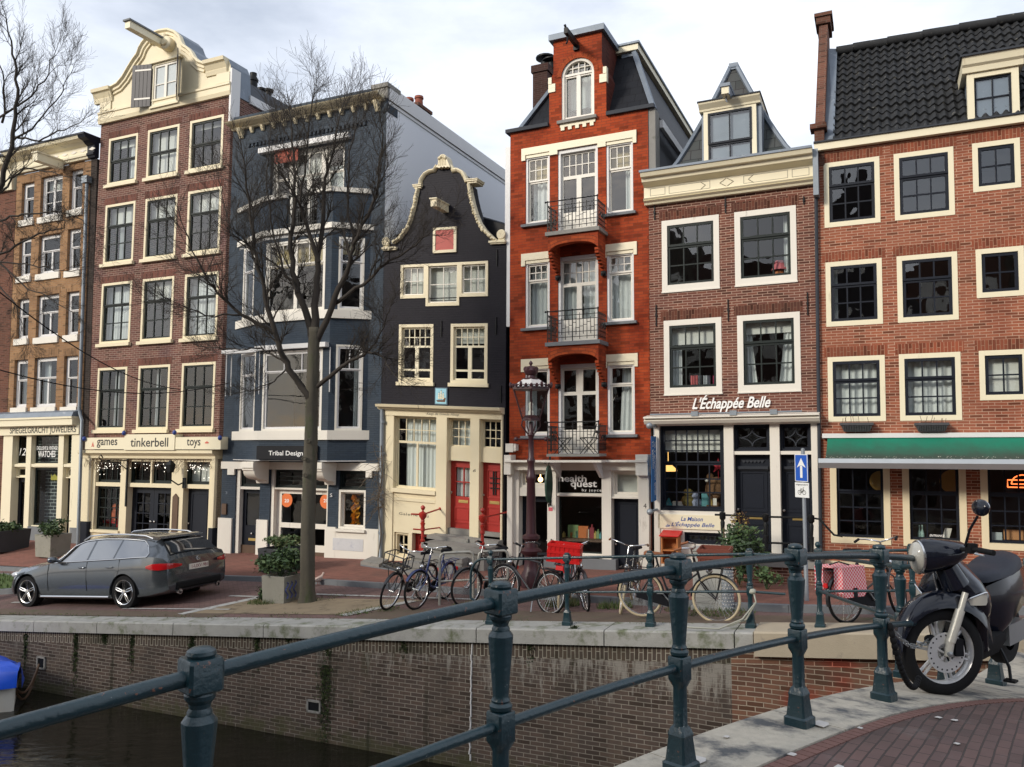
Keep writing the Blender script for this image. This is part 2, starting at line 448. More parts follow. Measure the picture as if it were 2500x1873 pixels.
def win(H, root, rect, frame, sash, bands=((1, 1, 1), ), fw=0.09, sw=0.045, bar=0.026, rail=0.06, deep=-0.10, proud=0.012, sill=None, sillh=0.09, silld=0.08, sillx=0.06, glass='glass', cur=None, nparts='window', open_mid=False, top_fw=None, bot_fw=None, steps=True, label=None):
 """window > sash, pane, sill, curtain.  bands: from the top (share of height, columns, rows)"""
 s0, t0, s1, t1=rect
 tf=fw if top_fw is None else top_fw;bf=fw if bot_fw is None else bot_fw
 mb=MB(H)
 mb.box(s0, s0+fw, deep-0.03, proud, t0, t1);mb.box(s1-fw, s1, deep-0.03, proud, t0, t1)
 mb.box(s0+fw, s1-fw, deep-0.03, proud-0.002, t1-tf, t1);mb.box(s0+fw, s1-fw, deep-0.03, proud-0.002, t0, t0+bf)
 W=obj(nparts, mb, frame, root)
 if label:W['label']=label
 a0, a1, b0, b1=s0+fw, s1-fw, t0+bf, t1-tf
 ms=MB(H);mg=MB(H)
 tot=sum(b[0]for b in bands);y=b1
 for i, bd in enumerate(bands):
  hgt=(b1-b0)*bd[0]/tot
  y0=y-hgt;off=0.025 if(steps and i==0 and len(bands)>1)else 0.0
  d0, d1=deep+off, deep+off+0.045
  cols, rows=bd[1], bd[2];thick=bd[3]if len(bd)>3 else 0
  tr=sw if i==0 else rail/2;br=sw if i==len(bands)-1 else rail/2
  ms.box(a0, a0+sw, d0, d1, y0, y);ms.box(a1-sw, a1, d0, d1, y0, y)
  ms.box(a0+sw, a1-sw, d0, d1-.002, y-tr, y);ms.box(a0+sw, a1-sw, d0, d1-.002, y0, y0+br)
  g0, g1, h0, h1=a0+sw, a1-sw, y0+br, y-tr
  for c in range(1, cols):
   x=g0+(g1-g0)*c/cols;bw=thick if(thick and c*2==cols)else bar
   ms.box(x-bw/2, x+bw/2, d0+.005, d1-.006+(0.01 if bw==thick else 0), h0, h1)
  for r in range(1, rows):
   z=h0+(h1-h0)*r/rows
   ms.box(g0, g1, d0+.007, d1-.009, z-bar/2, z+bar/2)
  for c in range(cols):
   for r in range(rows):
    x0=g0+(g1-g0)*c/cols;x1=g0+(g1-g0)*(c+1)/cols
    z0=h0+(h1-h0)*r/rows;z1=h0+(h1-h0)*(r+1)/rows
    q=[rnd.uniform(-1, 1)*0.0022 for _ in range(3)]
    g=d0+0.018
    mg.face([(x0, g+q[0], z0), (x1, g+q[1], z0), (x1, g+q[1]+q[2], z1), (x0, g+q[0]+q[2], z1)])
  y=y0
 obj('sash', ms, sash, W)
 obj('pane', mg, M[glass], W)
 if sill is not None:
  sm=MB(H);sm.box(s0-sillx, s1+sillx, deep, silld, t0-sillh, t0-0.001)
  obj('sill', sm, sill, W)
 if cur:curtains(H, W, (a0, b0, a1, b1), cur, deep-0.16)
 return W
def curtains(H, W, r, cur, n):
 a0, b0, a1, b1=r;wd=a1-a0;ht=b1-b0
 for c in cur.split():
  k=c.split(':');v=[float(x)for x in k[1:]]
  if k[0]=='full':obj('curtain', curtain_mb(H, a0-.05, a1+.05, b0, b1-(v[0]*ht if v else 0), n), M['curtain'], W, smooth=180)
  elif k[0]=='sheer':obj('curtain', curtain_mb(H, a0+wd*v[0], a0+wd*v[1], b0-.1, b1+.05, n), M['curtain'], W, smooth=180)
  elif k[0]=='swing':obj('curtain', curtain_mb(H, a0+wd*v[0], a0+wd*v[1], b0-.1, b1+.05, n, lean=v[2]), M['curtain'], W, smooth=180)
  elif k[0]in('blind', 'yblind'):
   mb=MB(H);mb.box(a0-.03, a1+.03, n+.04, n+.045, b1-ht*v[0], b1+.02)
   obj('blind', mb, M[k[0]], W)
def door(H, root, rect, mat, panels=(), glazed=(), deep=-0.14, knob=None, box=None, name='door', thick=0.05, curt=False, bars=None):
 """door leaf > pane, handle, letterbox.  panels, glazed: boxes as shares of the leaf (x0, y0, x1, y1)"""
 s0, t0, s1, t1=rect;w_, h_=s1-s0, t1-t0
 def sub(q):return(s0+w_*q[0], t0+h_*q[1], s0+w_*q[2], t0+h_*q[3])
 mb=MB(H)
 mb.wall([(s0, t0), (s1, t0), (s1, t1), (s0, t1)], [sub(g)for g in glazed], y=deep, reveal=thick)
 for p in panels:
  a, b, c, d=sub(p);f=0.035
  for x0, x1, z0, z1 in((a, a+f, b, d), (c-f, c, b, d), (a+f, c-f, d-f, d), (a+f, c-f, b, b+f)):
   mb.box(x0, x1, deep, deep+0.018, z0, z1)
  mb.box(a+2.2*f, c-2.2*f, deep, deep+0.012, b+2.2*f, d-2.2*f)
 if bars:
  for g in glazed:
   a, b, c, d=sub(g)
   for k in range(1, bars[0]):mb.box(a+(c-a)*k/bars[0]-.014, a+(c-a)*k/bars[0]+.014, deep-thick+.003, deep-.004, b, d)
   for k in range(1, bars[1]):mb.box(a, c, deep-thick+.006, deep-.007, b+(d-b)*k/bars[1]-.014, b+(d-b)*k/bars[1]+.014)
 D=obj(name, mb, mat, root)
 if glazed:
  g_=MB(H)
  for g in glazed:
   a, b, c, d=sub(g);g_.face([(a, deep-thick*.6, b), (c, deep-thick*.6, b), (c, deep-thick*.6, d), (a, deep-thick*.6, d)])
  obj('pane', g_, M['glass_lo'], D)
  if curt:
   for g in glazed:
    a, b, c, d=sub(g);obj('curtain', curtain_mb(H, a, c, b, d, deep-.12), M['curtain'], D, smooth=180)
 if knob:
  k=MB(H);x, z=s0+w_*knob[0], t0+h_*knob[1]
  k.lathe([(0.0, 0.055), (0.025, 0.05), (0.032, 0.035), (0.02, 0.018), (0.012, 0.0)], (x, deep, z), 10, axis='y')
  obj('handle', k, M['chrome'], D, smooth=40)
 if box:
  k=MB(H);x, z=s0+w_*box[0], t0+h_*box[1]
  k.box(x-.13, x+.13, deep, deep+.012, z-.035, z+.035);k.box(x-.10, x+.10, deep+.012, deep+.018, z-.015, z+.012)
  obj('letterbox', k, M['brass'], D)
 return D
def boxes(H, lst, mat, name, root, bev=False):
 mb=MB(H)
 for q in lst:mb.box(q[0], q[2], q[4], q[5], q[1], q[3])
 return obj(name, mb, mat, root)
def sweep(mb, pts, prof, m=0, side=1, cap=True):
 """moulding along an (s,t) line; prof = (inset, n) points; side says which side is inward"""
 n=len(pts);loops=[]
 for k in range(n):
  a=Vector(pts[max(0, k-1)]);b=Vector(pts[min(n-1, k+1)]);d=(b-a).normalized()
  nm=Vector((d.y, -d.x))*side
  if 0<k<n-1:
   d1=(Vector(pts[k])-a).normalized();c=max(0.6, d1.dot(d));nm=nm/c
  loops.append([(pts[k][0]+nm.x*w_, h_, pts[k][1]+nm.y*w_)for w_, h_ in prof])
 mb.loft(loops, m, cap=cap)
def body(mb, outline, depth, ms, mr, y=0.0):
 """sides, roof and back behind a facade outline (counter-clockwise from bottom left)"""
 n=len(outline)
 for k in range(n):
  a, b=outline[k], outline[(k+1)%n]
  dx, dz=b[0]-a[0], b[1]-a[1]
  if dz==0 and k==0:continue
  m=ms if abs(dz)>abs(dx)else mr
  mb.face([(a[0], y, a[1]), (b[0], y, b[1]), (b[0], y-depth, b[1]), (a[0], y-depth, a[1])], m)
 for t_ in tessellate_polygon([[Vector((a, b, 0))for a, b in outline]]):
  mb._f([len(mb.v)+i for i in range(3)], ms, [(0, 0)]*3)if False else mb.face([(outline[i][0], y-depth, outline[i][1])for i in t_], ms)
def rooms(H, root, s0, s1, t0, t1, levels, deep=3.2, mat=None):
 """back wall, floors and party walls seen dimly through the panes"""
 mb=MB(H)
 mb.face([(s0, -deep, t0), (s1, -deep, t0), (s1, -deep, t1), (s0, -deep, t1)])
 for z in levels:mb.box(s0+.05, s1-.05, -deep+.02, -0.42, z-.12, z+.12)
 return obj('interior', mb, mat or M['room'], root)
def soldier(mb, rect, m, hgt=0.2, ext=0.06, y=0.004):
 s0, t0, s1, t1=rect
 mb.box(s0-ext, s1+ext, -.01, y, t1+0.004, t1+hgt, m)
def tube_h(mb, H=None):
 return mb
def ironset(mb, a, b, t, hgt, n):
 pass
def anchor(mb, H, k, x, y0, y1):
 """wall anchor: a forged bar with a collar"""
 s, ta=H.st(k, x, y0);_, tb=H.st(k, x, y1)
 mb.box(s-.010, s+.010, 0, .03, min(ta, tb), max(ta, tb));m_=(ta+tb)/2
 mb.box(s-.018, s+.018, 0, .04, m_-.03, m_+.03)
def cornice(H, root, s0, s1, prof, mat, name='cornice'):
 mb=MB(H);mb.prof(prof, s0, s1);return obj(name, mb, mat, root)
 # ============================================================ H0 + H1: the two houses at the left
B_TAN=brick('tan_brick', (0.36, 0.205, 0.10), (0.28, 0.15, 0.075), (0.30, 0.23, 0.16), stain=(0.10, 0.06, 0.04), stain_amt=0.35, dark=0.5, sscale=0.7)
B_TAN_S=brick('tan_soldier', (0.36, 0.205, 0.10), (0.27, 0.145, 0.07), (0.28, 0.2, 0.14), rot=PI/2, dark=0.5)
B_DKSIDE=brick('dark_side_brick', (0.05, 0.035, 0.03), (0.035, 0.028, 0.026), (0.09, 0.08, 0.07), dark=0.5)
B_BROWN=brick('brown_brick', (0.19, 0.088, 0.068), (0.14, 0.066, 0.055), (0.36, 0.27, 0.215), stain=(0.075, 0.04, 0.035), stain_amt=0.3, dark=0.5, third=(0.75, 0.75, 0.85), thirdamt=0.4, sscale=0.6, h=0.062, mort=.014)
B_BROWN_S=brick('brown_soldier', (0.19, 0.07, 0.05), (0.13, 0.05, 0.042), (0.21, 0.14, 0.11), rot=PI/2, dark=0.5, h=0.06)
B_OLD=brick('old_brown_brick', (0.17, 0.07, 0.045), (0.12, 0.05, 0.036), (0.18, 0.13, 0.1), dark=0.5)
H1=Frame(0.5, (tp(2, 150, 600), tp(3, 70, 1100)))
s1L, s1R=H1.st(3, 65, 1190)[0], H1.st(3, 742, 1190)[0]
s1E=H1.st(3, 800, 1190)[0]
tb=H1.z0(s1L, zf(-22))-0.4
T_c1=H1.st(2, 800, 340)[1]
loc=H1(Vector((s1L, 0, tb+.4)))
h1=thing('tan_house', 'narrow tan brick house with white wooden windows above a jeweller shop', 'house', loc, group='canal houses')
w1=[]
for k0, a, b, k1, c, d in((2, 200, 548, 2, 297, 865), (2, 370, 493, 2, 552, 822), (2, 630, 430, 2, 735, 772), (2, 178, 1042, 2, 270, 1375), (2, 352, 1018, 2, 532, 1340), (2, 610, 960, 2, 715, 1322), (3, 158, 115, 3, 250, 465), (3, 333, 83, 3, 518, 445), (3, 598, 50, 3, 700, 430), (3, 132, 662, 3, 236, 1085), (3, 312, 642, 3, 497, 1080), (3, 578, 626, 3, 688, 1078)):
 w1.append(H1.rc(k0, a, b, k1, c, d))
t_sh=H1.st(4, 350, 150)[1]
mb=MB(H1)
outl=[(s1L, tb), (s1E, tb), (s1E, T_c1), (s1L, T_c1)]
shop=(s1L+.12, tb+.02, s1R-.02, H1.st(4, 350, 160)[1])
mb.wall(outl, w1+[shop], reveal=0.2)
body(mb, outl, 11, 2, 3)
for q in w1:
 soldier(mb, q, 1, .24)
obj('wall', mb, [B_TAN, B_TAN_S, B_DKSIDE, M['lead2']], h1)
for i, q in enumerate(w1):
 c=('', 'blind:.3', '', '', '', '', '', '', '', 'sheer:.0:.3', 'sheer:.02:.3', '')[i]
 mid=i%3==1
 row=i//3
 bands=((0.42, 1, 1), (0.58, 1, 1))if not mid else((0.4, 1, 1), (0.6, 2, 1, .07))
 if i==1:bands=((1, 2, 3, .09), )
 if i==0:bands=((0.4, 1, 1), (0.6, 1, 1))
 W=win(H1, h1, q, M['white2'], M['white2'], bands, fw=.07, sw=.05, deep=-.17, proud=-.10, sill=M['white'], sillh=.2, silld=.06, sillx=.05, cur=c or None, glass='glass')
 # dark recessed edge and rain pipe
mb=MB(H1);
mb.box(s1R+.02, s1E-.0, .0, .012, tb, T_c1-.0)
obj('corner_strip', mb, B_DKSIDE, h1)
pa=[H1.st(2, 762, 560), H1.st(3, 745, 600), H1.st(3, 735, 1150)]
mb=MB(H1);sx=pa[2][0]
mb.tube([(sx, .09, pa[2][1]), (sx, .09, pa[0][1])], .055, 10)
mb.box(sx-.12, sx+.12, .02, .2, pa[0][1], pa[0][1]+.22)
sb=H1.st(4, 715, 900)[0]
sx2=H1.st(3, 742, 1300, .3)[0];mb.tube([(sx, .09, pa[2][1]+.1), (sx2, .33, pa[2][1]-.2), (sx2, .33, tb+.3)], .05, 10)
obj('rain_pipe', mb, M['zincpipe'], h1, smooth=40)
# cornice with hoist beam
tl0, tl1=H1.st(2, 735, 345)[1], H1.st(2, 735, 100, n=.5)[1]
hc=tl1-tl0
prof=[(-.05, tl0), (.10, tl0), (.12, tl0+.10*hc), (.16, tl0+.12*hc), (.17, tl0+.22*hc), (.13, tl0+.25*hc), (.13, tl0+.62*hc), (.22, tl0+.68*hc), (.3, tl0+.8*hc), (.46, tl0+.86*hc), (.5, tl0+hc), (-.05, tl0+hc)]
sc0, sc1=H1.st(2, 120, 300, n=.4)[0], H1.st(2, 742, 300, n=.35)[0]
CO=cornice(H1, h1, s1L-.12, sc1-.08, prof, M['cream2'])
mb=MB(H1)
for k in range(5):
 a=s1L+1.9+k*.42
 mb.prism([(a, tl0+.42*hc), (a+.15, tl0+.34*hc), (a+.3, tl0+.42*hc), (a+.15, tl0+.52*hc)], .13, .145)
obj('carved_frieze', mb, M['white'], CO)
mb=MB(H1);mb.prof(prof, sc1-.078, s1E+.0);mb.box(s1L-.14, s1E, -.3, .52, tl0+hc, tl0+hc+.06)
obj('cornice_end', mb, M['navy'], h1)
a=H1.rc(2, 295, 275, 2, 335, 335, n=1.0)
mb=MB(H1);mb.box(a[0], a[2], .1, 1.0, a[1], a[3]);mb.box(a[0]-.03, a[2]+.03, .1, 1.03, a[3], a[3]+.04)
obj('hoist_beam', mb, M['cream2'], h1)
# shopfront
SF=[]
def q4(H, k, x0, y0, x1, y1, n0, n1):
 r=H.rc(k, x0, y0, k, x1, y1, n=n1);return r+(n0, n1)
zb1=H1.z0(s1L+2, 0.2)
tA, tB=H1.st(4, 300, 230)[1], H1.st(4, 300, 150)[1]
SF+=[(s1L-.25, tA, s1R+.05, tB, -.2, .16), (s1L-.45, tB, s1R-.05, tB+.22, -.2, .32), (s1L-.48, tB+.2, s1R-.03, tB+.26, -.2, .36)]
def vx(x, y=700):return H1.st(4, x, y)[0]
ts_, ts2=H1.st(4, 300, 515)[1], H1.st(4, 300, 490)[1]
for x0, x1 in((45, 128), (240, 283), (530, 575), (660, 735)):
 SF.append((vx(x0, 600), zb1-.2, vx(x1, 600), tA, -.2, .1 if x0 in(45, 660)else .05))
for x0, x1 in((128, 240), (283, 530), (575, 660)):SF.append((vx(x0, 600), ts_, vx(x1, 600), ts2, -.17, .03))
obj_sf=boxes(H1, SF, M['cream2'], 'shopfront', h1)
mb=MB(H1);mb.prof([(-.1, tB+.26), (.36, tB+.262), (.3, tB+.4), (0.005, tB+.48)], s1L-.45, s1R-.03);obj('lead_roof_strip', mb, M['lead'], h1)
base=MB(H1);
zz=H1.st(4, 300, 1050)[1]
base.box(vx(270, 1000), vx(530, 1000), -.1, .08, zb1-.3, zz);base.box(vx(60, 1000), vx(128, 1000), -.1, .112, zb1-.3, zb1+.55);base.box(vx(655, 1000), vx(735, 1000), -.1, .112, zb1-.3, zb1+.55)
obj('stone_plinth', base, M['bluestone'], h1)
def fixed(H, root, r, fr_, sash_, **k):return win(H, root, r, fr_, sash_, **k)
for x0, x1 in((128, 240), (283, 530), (575, 660)):
 fixed(H1, h1, (vx(x0, 600), ts2, vx(x1, 600), tA), M['cream2'], M['sash'], fw=.02, deep=-.15, proud=-.05, glass='glass_lo')
tr0, tr1=H1.st(4, 180, 612)[1], ts_
for x0, x1 in((128, 240), (575, 660)):
 fixed(H1, h1, (vx(x0, 600), tr0, vx(x1, 600), tr1), M['cream2'], M['cream2'], fw=.03, deep=-.15, proud=-.03, glass='glass_lo')
 door(H1, h1, (vx(x0, 600), zb1-.05, vx(x1, 600), tr0), M['navy'], glazed=((.2, .18, .8, .93), ), deep=-.16, knob=(.9 if x0<300 else .1, .45))
big=(vx(283, 600), zz, vx(530, 600), ts_)
W=fixed(H1, h1, big, M['cream2'], M['sash'], fw=.03, sw=.06, deep=-.15, proud=-.02, glass='glass_lo')
ROLL=brick('roller_shutter', (0.022, 0.03, 0.032), (0.03, 0.04, 0.042), (0.36, 0.4, 0.38), w=.3, h=.11, mort=.022, stain_amt=0.1, dark=0.8)
mb=MB(H1);mb.box(big[0]+.05, big[2], -.5, -.45, big[1], big[3]-.05);obj('lattice_screen', mb, ROLL, W)
mb=MB(H1);mb.box(vx(283, 600), vx(530, 600), -.5, -.45, ts2, tA);mb.box(vx(128, 600), vx(240, 600), -.5, -.45, ts2, tA);obj('lattice_screen', mb, ROLL, h1)
# crown in yellow behind the big pane
c0=H1.rc(4, 358, 580, 4, 465, 640)
mb=MB(H1);x0, y0, x1, y1=c0
mb.prism([(x0, y0), (x1, y0), (x1, y1)]+[(x1-(x1-x0)*(i+.5)/5, y0+(y1-y0)*(.55 if i%2==0 else 1))for i in range(5)]+[(x0, y1)], -.40, -.385)
obj('crown_sign', mb, paint('yellow_sign', (0.45, 0.40, 0.05), 0.5), W)
LET_D=paint('dark_lettering', (0.02, 0.018, 0.016), 0.5, 0.05, bump=0)
LET_W=paint('white_lettering', (0.8, 0.8, 0.78), 0.5, 0.03, bump=0)
def lettering(H, parent, body_, k, x0, y0, x1, y1, n, mat=None, shear=0.0, bold=0.0, n_meas=None, space=1.0):
 r=H.rc(k, x0, y0, k, x1, y1, n=n)
 return obj('lettering', text_mb(H, body_, r[0], r[2], r[1], r[3], n, shear, bold, space=space), mat or LET_D, parent)
lettering(H1, obj_sf, 'SPIEGELGRACHT JUWELIERS', 4, 90, 163, 682, 222, .163, bold=.012)
lettering(H1, obj_sf, '12', 4, 175, 348, 232, 412, -.09, LET_W, shear=.25)
lettering(H1, obj_sf, 'EXCLUSIVE & VINTAGE', 4, 330, 330, 516, 362, -.09, LET_W, bold=.01)
lettering(H1, obj_sf, 'WATCHES', 4, 345, 372, 497, 428, -.09, LET_W, bold=.012)
rooms(H1, h1, s1L, s1E, tb, T_c1, [H1.st(2, 400, 930)[1], H1.st(3, 400, 20)[1], H1.st(3, 400, 560)[1], H1.st(3, 400, 1180)[1]])
# ---- H0, brown house cut by the left edge
H0=Frame(0.5, (tp(2, 150, 600), tp(3, 70, 1100)))
a0=s1L-5.2
h0=thing('brown_house', 'dark brown brick house cut off by the left edge of the photo', 'house', H0(Vector((s1L-2.5, 0, tb+.4))), group='canal houses')
mb=MB(H0);t0c=H0.st(2, 60, 620)[1]
w0=[(s1L-1.75-1.6*k, t0c-3.0-2.7*r, s1L-.95-1.6*k, t0c-1.3-2.7*r)for k in(0, 1, 2)for r in(0, 1, 2)]
tsh0=H0.st(4, 20, 540)[1]
ol=[(a0, tb), (s1L-.02, tb), (s1L-.02, t0c), (a0, t0c)]
mb.wall(ol, w0, reveal=.12);body(mb, ol, 11, 0, 1)
obj('wall', mb, [B_OLD, M['lead2']], h0)
for q in w0:win(H0, h0, q, M['white'], M['white'], ((.4, 1, 1), (.6, 2, 1)), sill=M['white'], cur='full:.1' if rnd.random()<.4 else None)
cornice(H0, h0, a0, s1L-.1, [(-.3, t0c), (.1, t0c), (.15, t0c+.7), (.4, t0c+.8), (.45, t0c+1.0), (-.3, t0c+1.0)], M['cream2'])
mb=MB(H0);mb.box(a0, s1L-.04, -.35, .48, t0c+1.0, t0c+1.09);obj('roof_edge', mb, M['navy'], h0)
mb=MB(H0);mb.box(a0, s1L-.3, .0, .06, tb+.8, tsh0);obj('plastered_base', mb, M['white'], h0)
mb=MB(H0);mb.box(a0, s1L-.3, .0, .075, tb, tb+.85);obj('dark_plinth', mb, M['navy'], h0)
rooms(H0, h0, a0, s1L-.02, tb, t0c, [t0c-3.6, t0c-6.3])
# ============================================================ H2: brown house with cream neck gable
H2=Frame(0.1, (tp(1, 875, 1065), tp(4, 735, 1060)))
s2L, s2R=H2.st(1, 872, 1065)[0], H2.st(1, 1995, 820)[0]
h2=thing('neck_gable_house', 'tall brown brick house with cream neck gable and open black shutters', 'house', H2(Vector((s2L, 0, .2))), group='canal houses')
tb2=H2.z0(s2L, .2)-.4
tg=(H2.st(1, 872, 1065)[1]+H2.st(1, 1990, 805)[1])/2
w2=[H2.rc(2, 984, 148, 2, 1225, 513), H2.rc(2, 1334, 70, 2, 1598, 455), H2.rc(1, 1640, 1045, 1, 1912, 1430), H2.rc(2, 953, 743, 2, 1196, 1240), H2.rc(2, 1312, 688, 2, 1575, 1195), H2.rc(2, 1695, 623, 2, 1973, 1150), H2.rc(2, 920, 1448, 3, 1166, 495), H2.rc(2, 1285, 1408, 3, 1545, 475), H2.rc(2, 1667, 1368, 3, 1948, 455), H2.rc(3, 884, 735, 3, 1122, 1285), H2.rc(3, 1250, 714, 3, 1508, 1285), H2.rc(3, 1640, 688, 3, 1918, 1275)]
# straighten into rows and columns
for r in range(4):
 t0m=sum(w2[r*3+c][1]for c in range(3))/3;t1m=sum(w2[r*3+c][3]for c in range(3))/3
 for c in range(3):w2[r*3+c]=(w2[r*3+c][0], w2[r*3+c][1]*.4+t0m*.6, w2[r*3+c][2], w2[r*3+c][3]*.4+t1m*.6)
mb=MB(H2)
ol=[(s2L, tb2), (s2R, tb2), (s2R, tg), (s2L, tg)]
tf2=H2.st(4, 1300, 440)[1]
shop=(s2L+.02, tb2+.02, s2R-.02, tf2)
mb.wall(ol, w2+[shop], reveal=.1)
body(mb, ol, 12, 2, 3)
for q in w2:soldier(mb, q, 1, .22)
obj('wall', mb, [B_BROWN, B_BROWN_S, B_BROWN, M['lead2']], h2)
cc=['blind:.16 sheer:.55:1', 'yfull', 'blind:.12', 'blind:.34 sheer:.3:.5', 'blind:.33', 'blind:.36', 'full', 'blind:.3', 'full', 'sheer:.35:.52', 'sheer:.35:.5', '']
for i, q in enumerate(w2):
 row=i//3
 bands=((.5, 3, 1), (.5, 3, 1))if row==0 else((.36, 3, 1), (.64, 3, 2))
 c=cc[i]
 if c=='yfull':c='blind:.97'
 win(H2, h2, q, M['cream'], M['sash'], bands, fw=.075, sw=.05, bar=.03, rail=.085, deep=-.09, sill=M['cream'], sillh=.1, silld=.1, glass='glass_hi' if row<3 else 'glass', cur=c or None)
 # gable
gp=[(875, 1062), (872, 900), (860, 850), (832, 800), (975, 752), (1030, 722), (1075, 668), (1120, 590), (1160, 525), (1200, 470), (1218, 420), (1240, 380), (1290, 318), (1340, 288), (1400, 268), (1470, 258), (1530, 278), (1572, 320), (1590, 370), (1600, 392), (1640, 418), (1672, 450), (1700, 500), (1735, 532), (1790, 550), (1960, 500), (1985, 560), (1990, 800)]
g2=[H2.st(1, a, b, n=.06)for a, b in gp]
mb=MB(H2);mb.prism(g2[::-1], -.75, .06, 0, 1)
GA=obj('gable', mb, [M['cream'], M['lead']], h2)
mb=MB(H2)
line=g2[4:25]
sweep(mb, line, [(0, .05), (0, .2), (.06, .22), (.10, .15), (.17, .15), (.19, .10), (.27, .11), (.29, .06)], side=1)
for p0, p1, ex in((g2[3], g2[4], -1), (g2[24], g2[25], 1)):
 a, b=min(p0[0], p1[0]), max(p0[0], p1[0]);zt=(p0[1]+p1[1])/2
 mb.prof([(.0, zt-.42), (.1, zt-.42), (.13, zt-.3), (.12, zt-.28), (.2, zt-.12), (.26, zt-.1), (.28, zt), (.0, zt)], a-.02, b+.02)
obj('gable_moulding', mb, M['cream'], GA, smooth=35)
mb=MB(H2)
mb.prof([(.0, tg-.06), (.09, tg-.06), (.12, tg+.05), (.11, tg+.07), (.11, tg+.22), (.14, tg+.24), (.14, tg+.3), (.06, tg+.33), (0, tg+.33)], s2L-.03, s2R+.02)
for a, b in((s2L+.02, s2L+.5), (s2R-.52, s2R-.02)):mb.box(a, b, .05, .10, tg+.33, g2[4][1]-.42)
obj('gable_base_moulding', mb, M['cream'], GA)
# carved scrolls at the top
mb=MB(H2)
cx, cz=H2.st(1, 1440, 375, n=.2)
mb.lathe([(0.0, .36), (.09, .36), (.1, .34), (.1, .3), (.16, .3), (.2, .27), (.2, .06)], (cx, 0, cz), 18, axis='y')
for(x, y, r)in((1340, 340, .13), (1380, 320, .12), (1410, 315, .12), (1350, 365, .09), (1300, 360, .08), (1400, 350, .1), (1375, 345, .1)):
 a, b=H2.st(1, x, y, n=.15);mb.blob((a, .12, b), (r, .1, r*.9), jit=.18)
obj('carved_scroll', mb, M['cream'], GA, smooth=50)
# hoist beam
a=H2.rc(1, 1205, 318, 1, 1258, 385, n=1.35)
zc=H2.st(1, 1425, 440, n=.06)
mb=MB(H2);hb=a[3]-a[1]
mb.box(zc[0]-.10, zc[0]+.10, .0, 1.45, zc[1]+.06, zc[1]+.26)
HB=obj('hoist_beam', mb, M['cream2'], h2)
mb=MB(H2);mb.box(zc[0]-.14, zc[0]+.14, .0, 1.5, zc[1]+.26, zc[1]+.31)
obj('beam_cover', mb, M['bluestone'], HB)
# attic window with shutters
aw=H2.rc(1, 1325, 560, 1, 1530, 870, n=.1)
W=win(H2, h2, aw, M['cream2'], M['white'], ((1, 2, 2, .09), ), fw=.05, sw=.06, deep=.06, proud=.13, sill=M['cream'], sillh=.07, silld=.16, glass='glass_hi', cur=None)
mb=MB(H2);mb.box(aw[0]-.02, aw[2]+.02, .06, .068, aw[1], aw[3]);obj('closed_blind', mb, M['white2'], W)
mb=MB(H2);mb.box(aw[0]-.1, aw[2]+.1, .06, .2, aw[3]+.003, aw[3]+.07);obj('window_hood', mb, M['cream'], W)
SH=paint('black_shutter', (0.016, 0.013, 0.02), 0.5, 0.25)
for side in(-1, 1):
 hx=aw[0]-.01 if side<0 else aw[2]+.01
 ang=R(14)if side<0 else R(44)
 wdt=(aw[2]-aw[0])*.62
 def mp_(p, hx=hx, ang=ang, side=side):return(hx+side*(p[0]*math.cos(ang)), .15+p[0]*math.sin(ang)+p[1], p[2])
 mb=MB(H2)
 for k in range(5):
  x0=wdt*k/5;x1=wdt*(k+1)/5-.012
  P=[mp_(p)for p in((x0, 0, aw[1]), (x1, 0, aw[1]), (x1, .03, aw[1]), (x0, .03, aw[1]), (x0, 0, aw[3]), (x1, 0, aw[3]), (x1, .03, aw[3]), (x0, .03, aw[3]))]
  mb.add(P, [(0, 1, 2, 3), (4, 5, 6, 7), (0, 1, 5, 4), (1, 2, 6, 5), (2, 3, 7, 6), (3, 0, 4, 7)])
 S=obj('shutter', mb, SH, W)
 mb=MB(H2)
 for zz_ in(aw[1]+.22, aw[3]-.2):
  P=[mp_(p)for p in((0, .031, zz_), (wdt*.82, .031, zz_), (wdt*.82, .031, zz_+.05), (0, .031, zz_+.05), (0, .04, zz_), (wdt*.82, .04, zz_), (wdt*.82, .04, zz_+.05), (0, .04, zz_+.05))]
  mb.add(P, [(0, 1, 2, 3), (4, 5, 6, 7), (0, 1, 5, 4), (1, 2, 6, 5), (2, 3, 7, 6), (3, 0, 4, 7)])
 obj('hinge_strap', mb, M['white'], S)
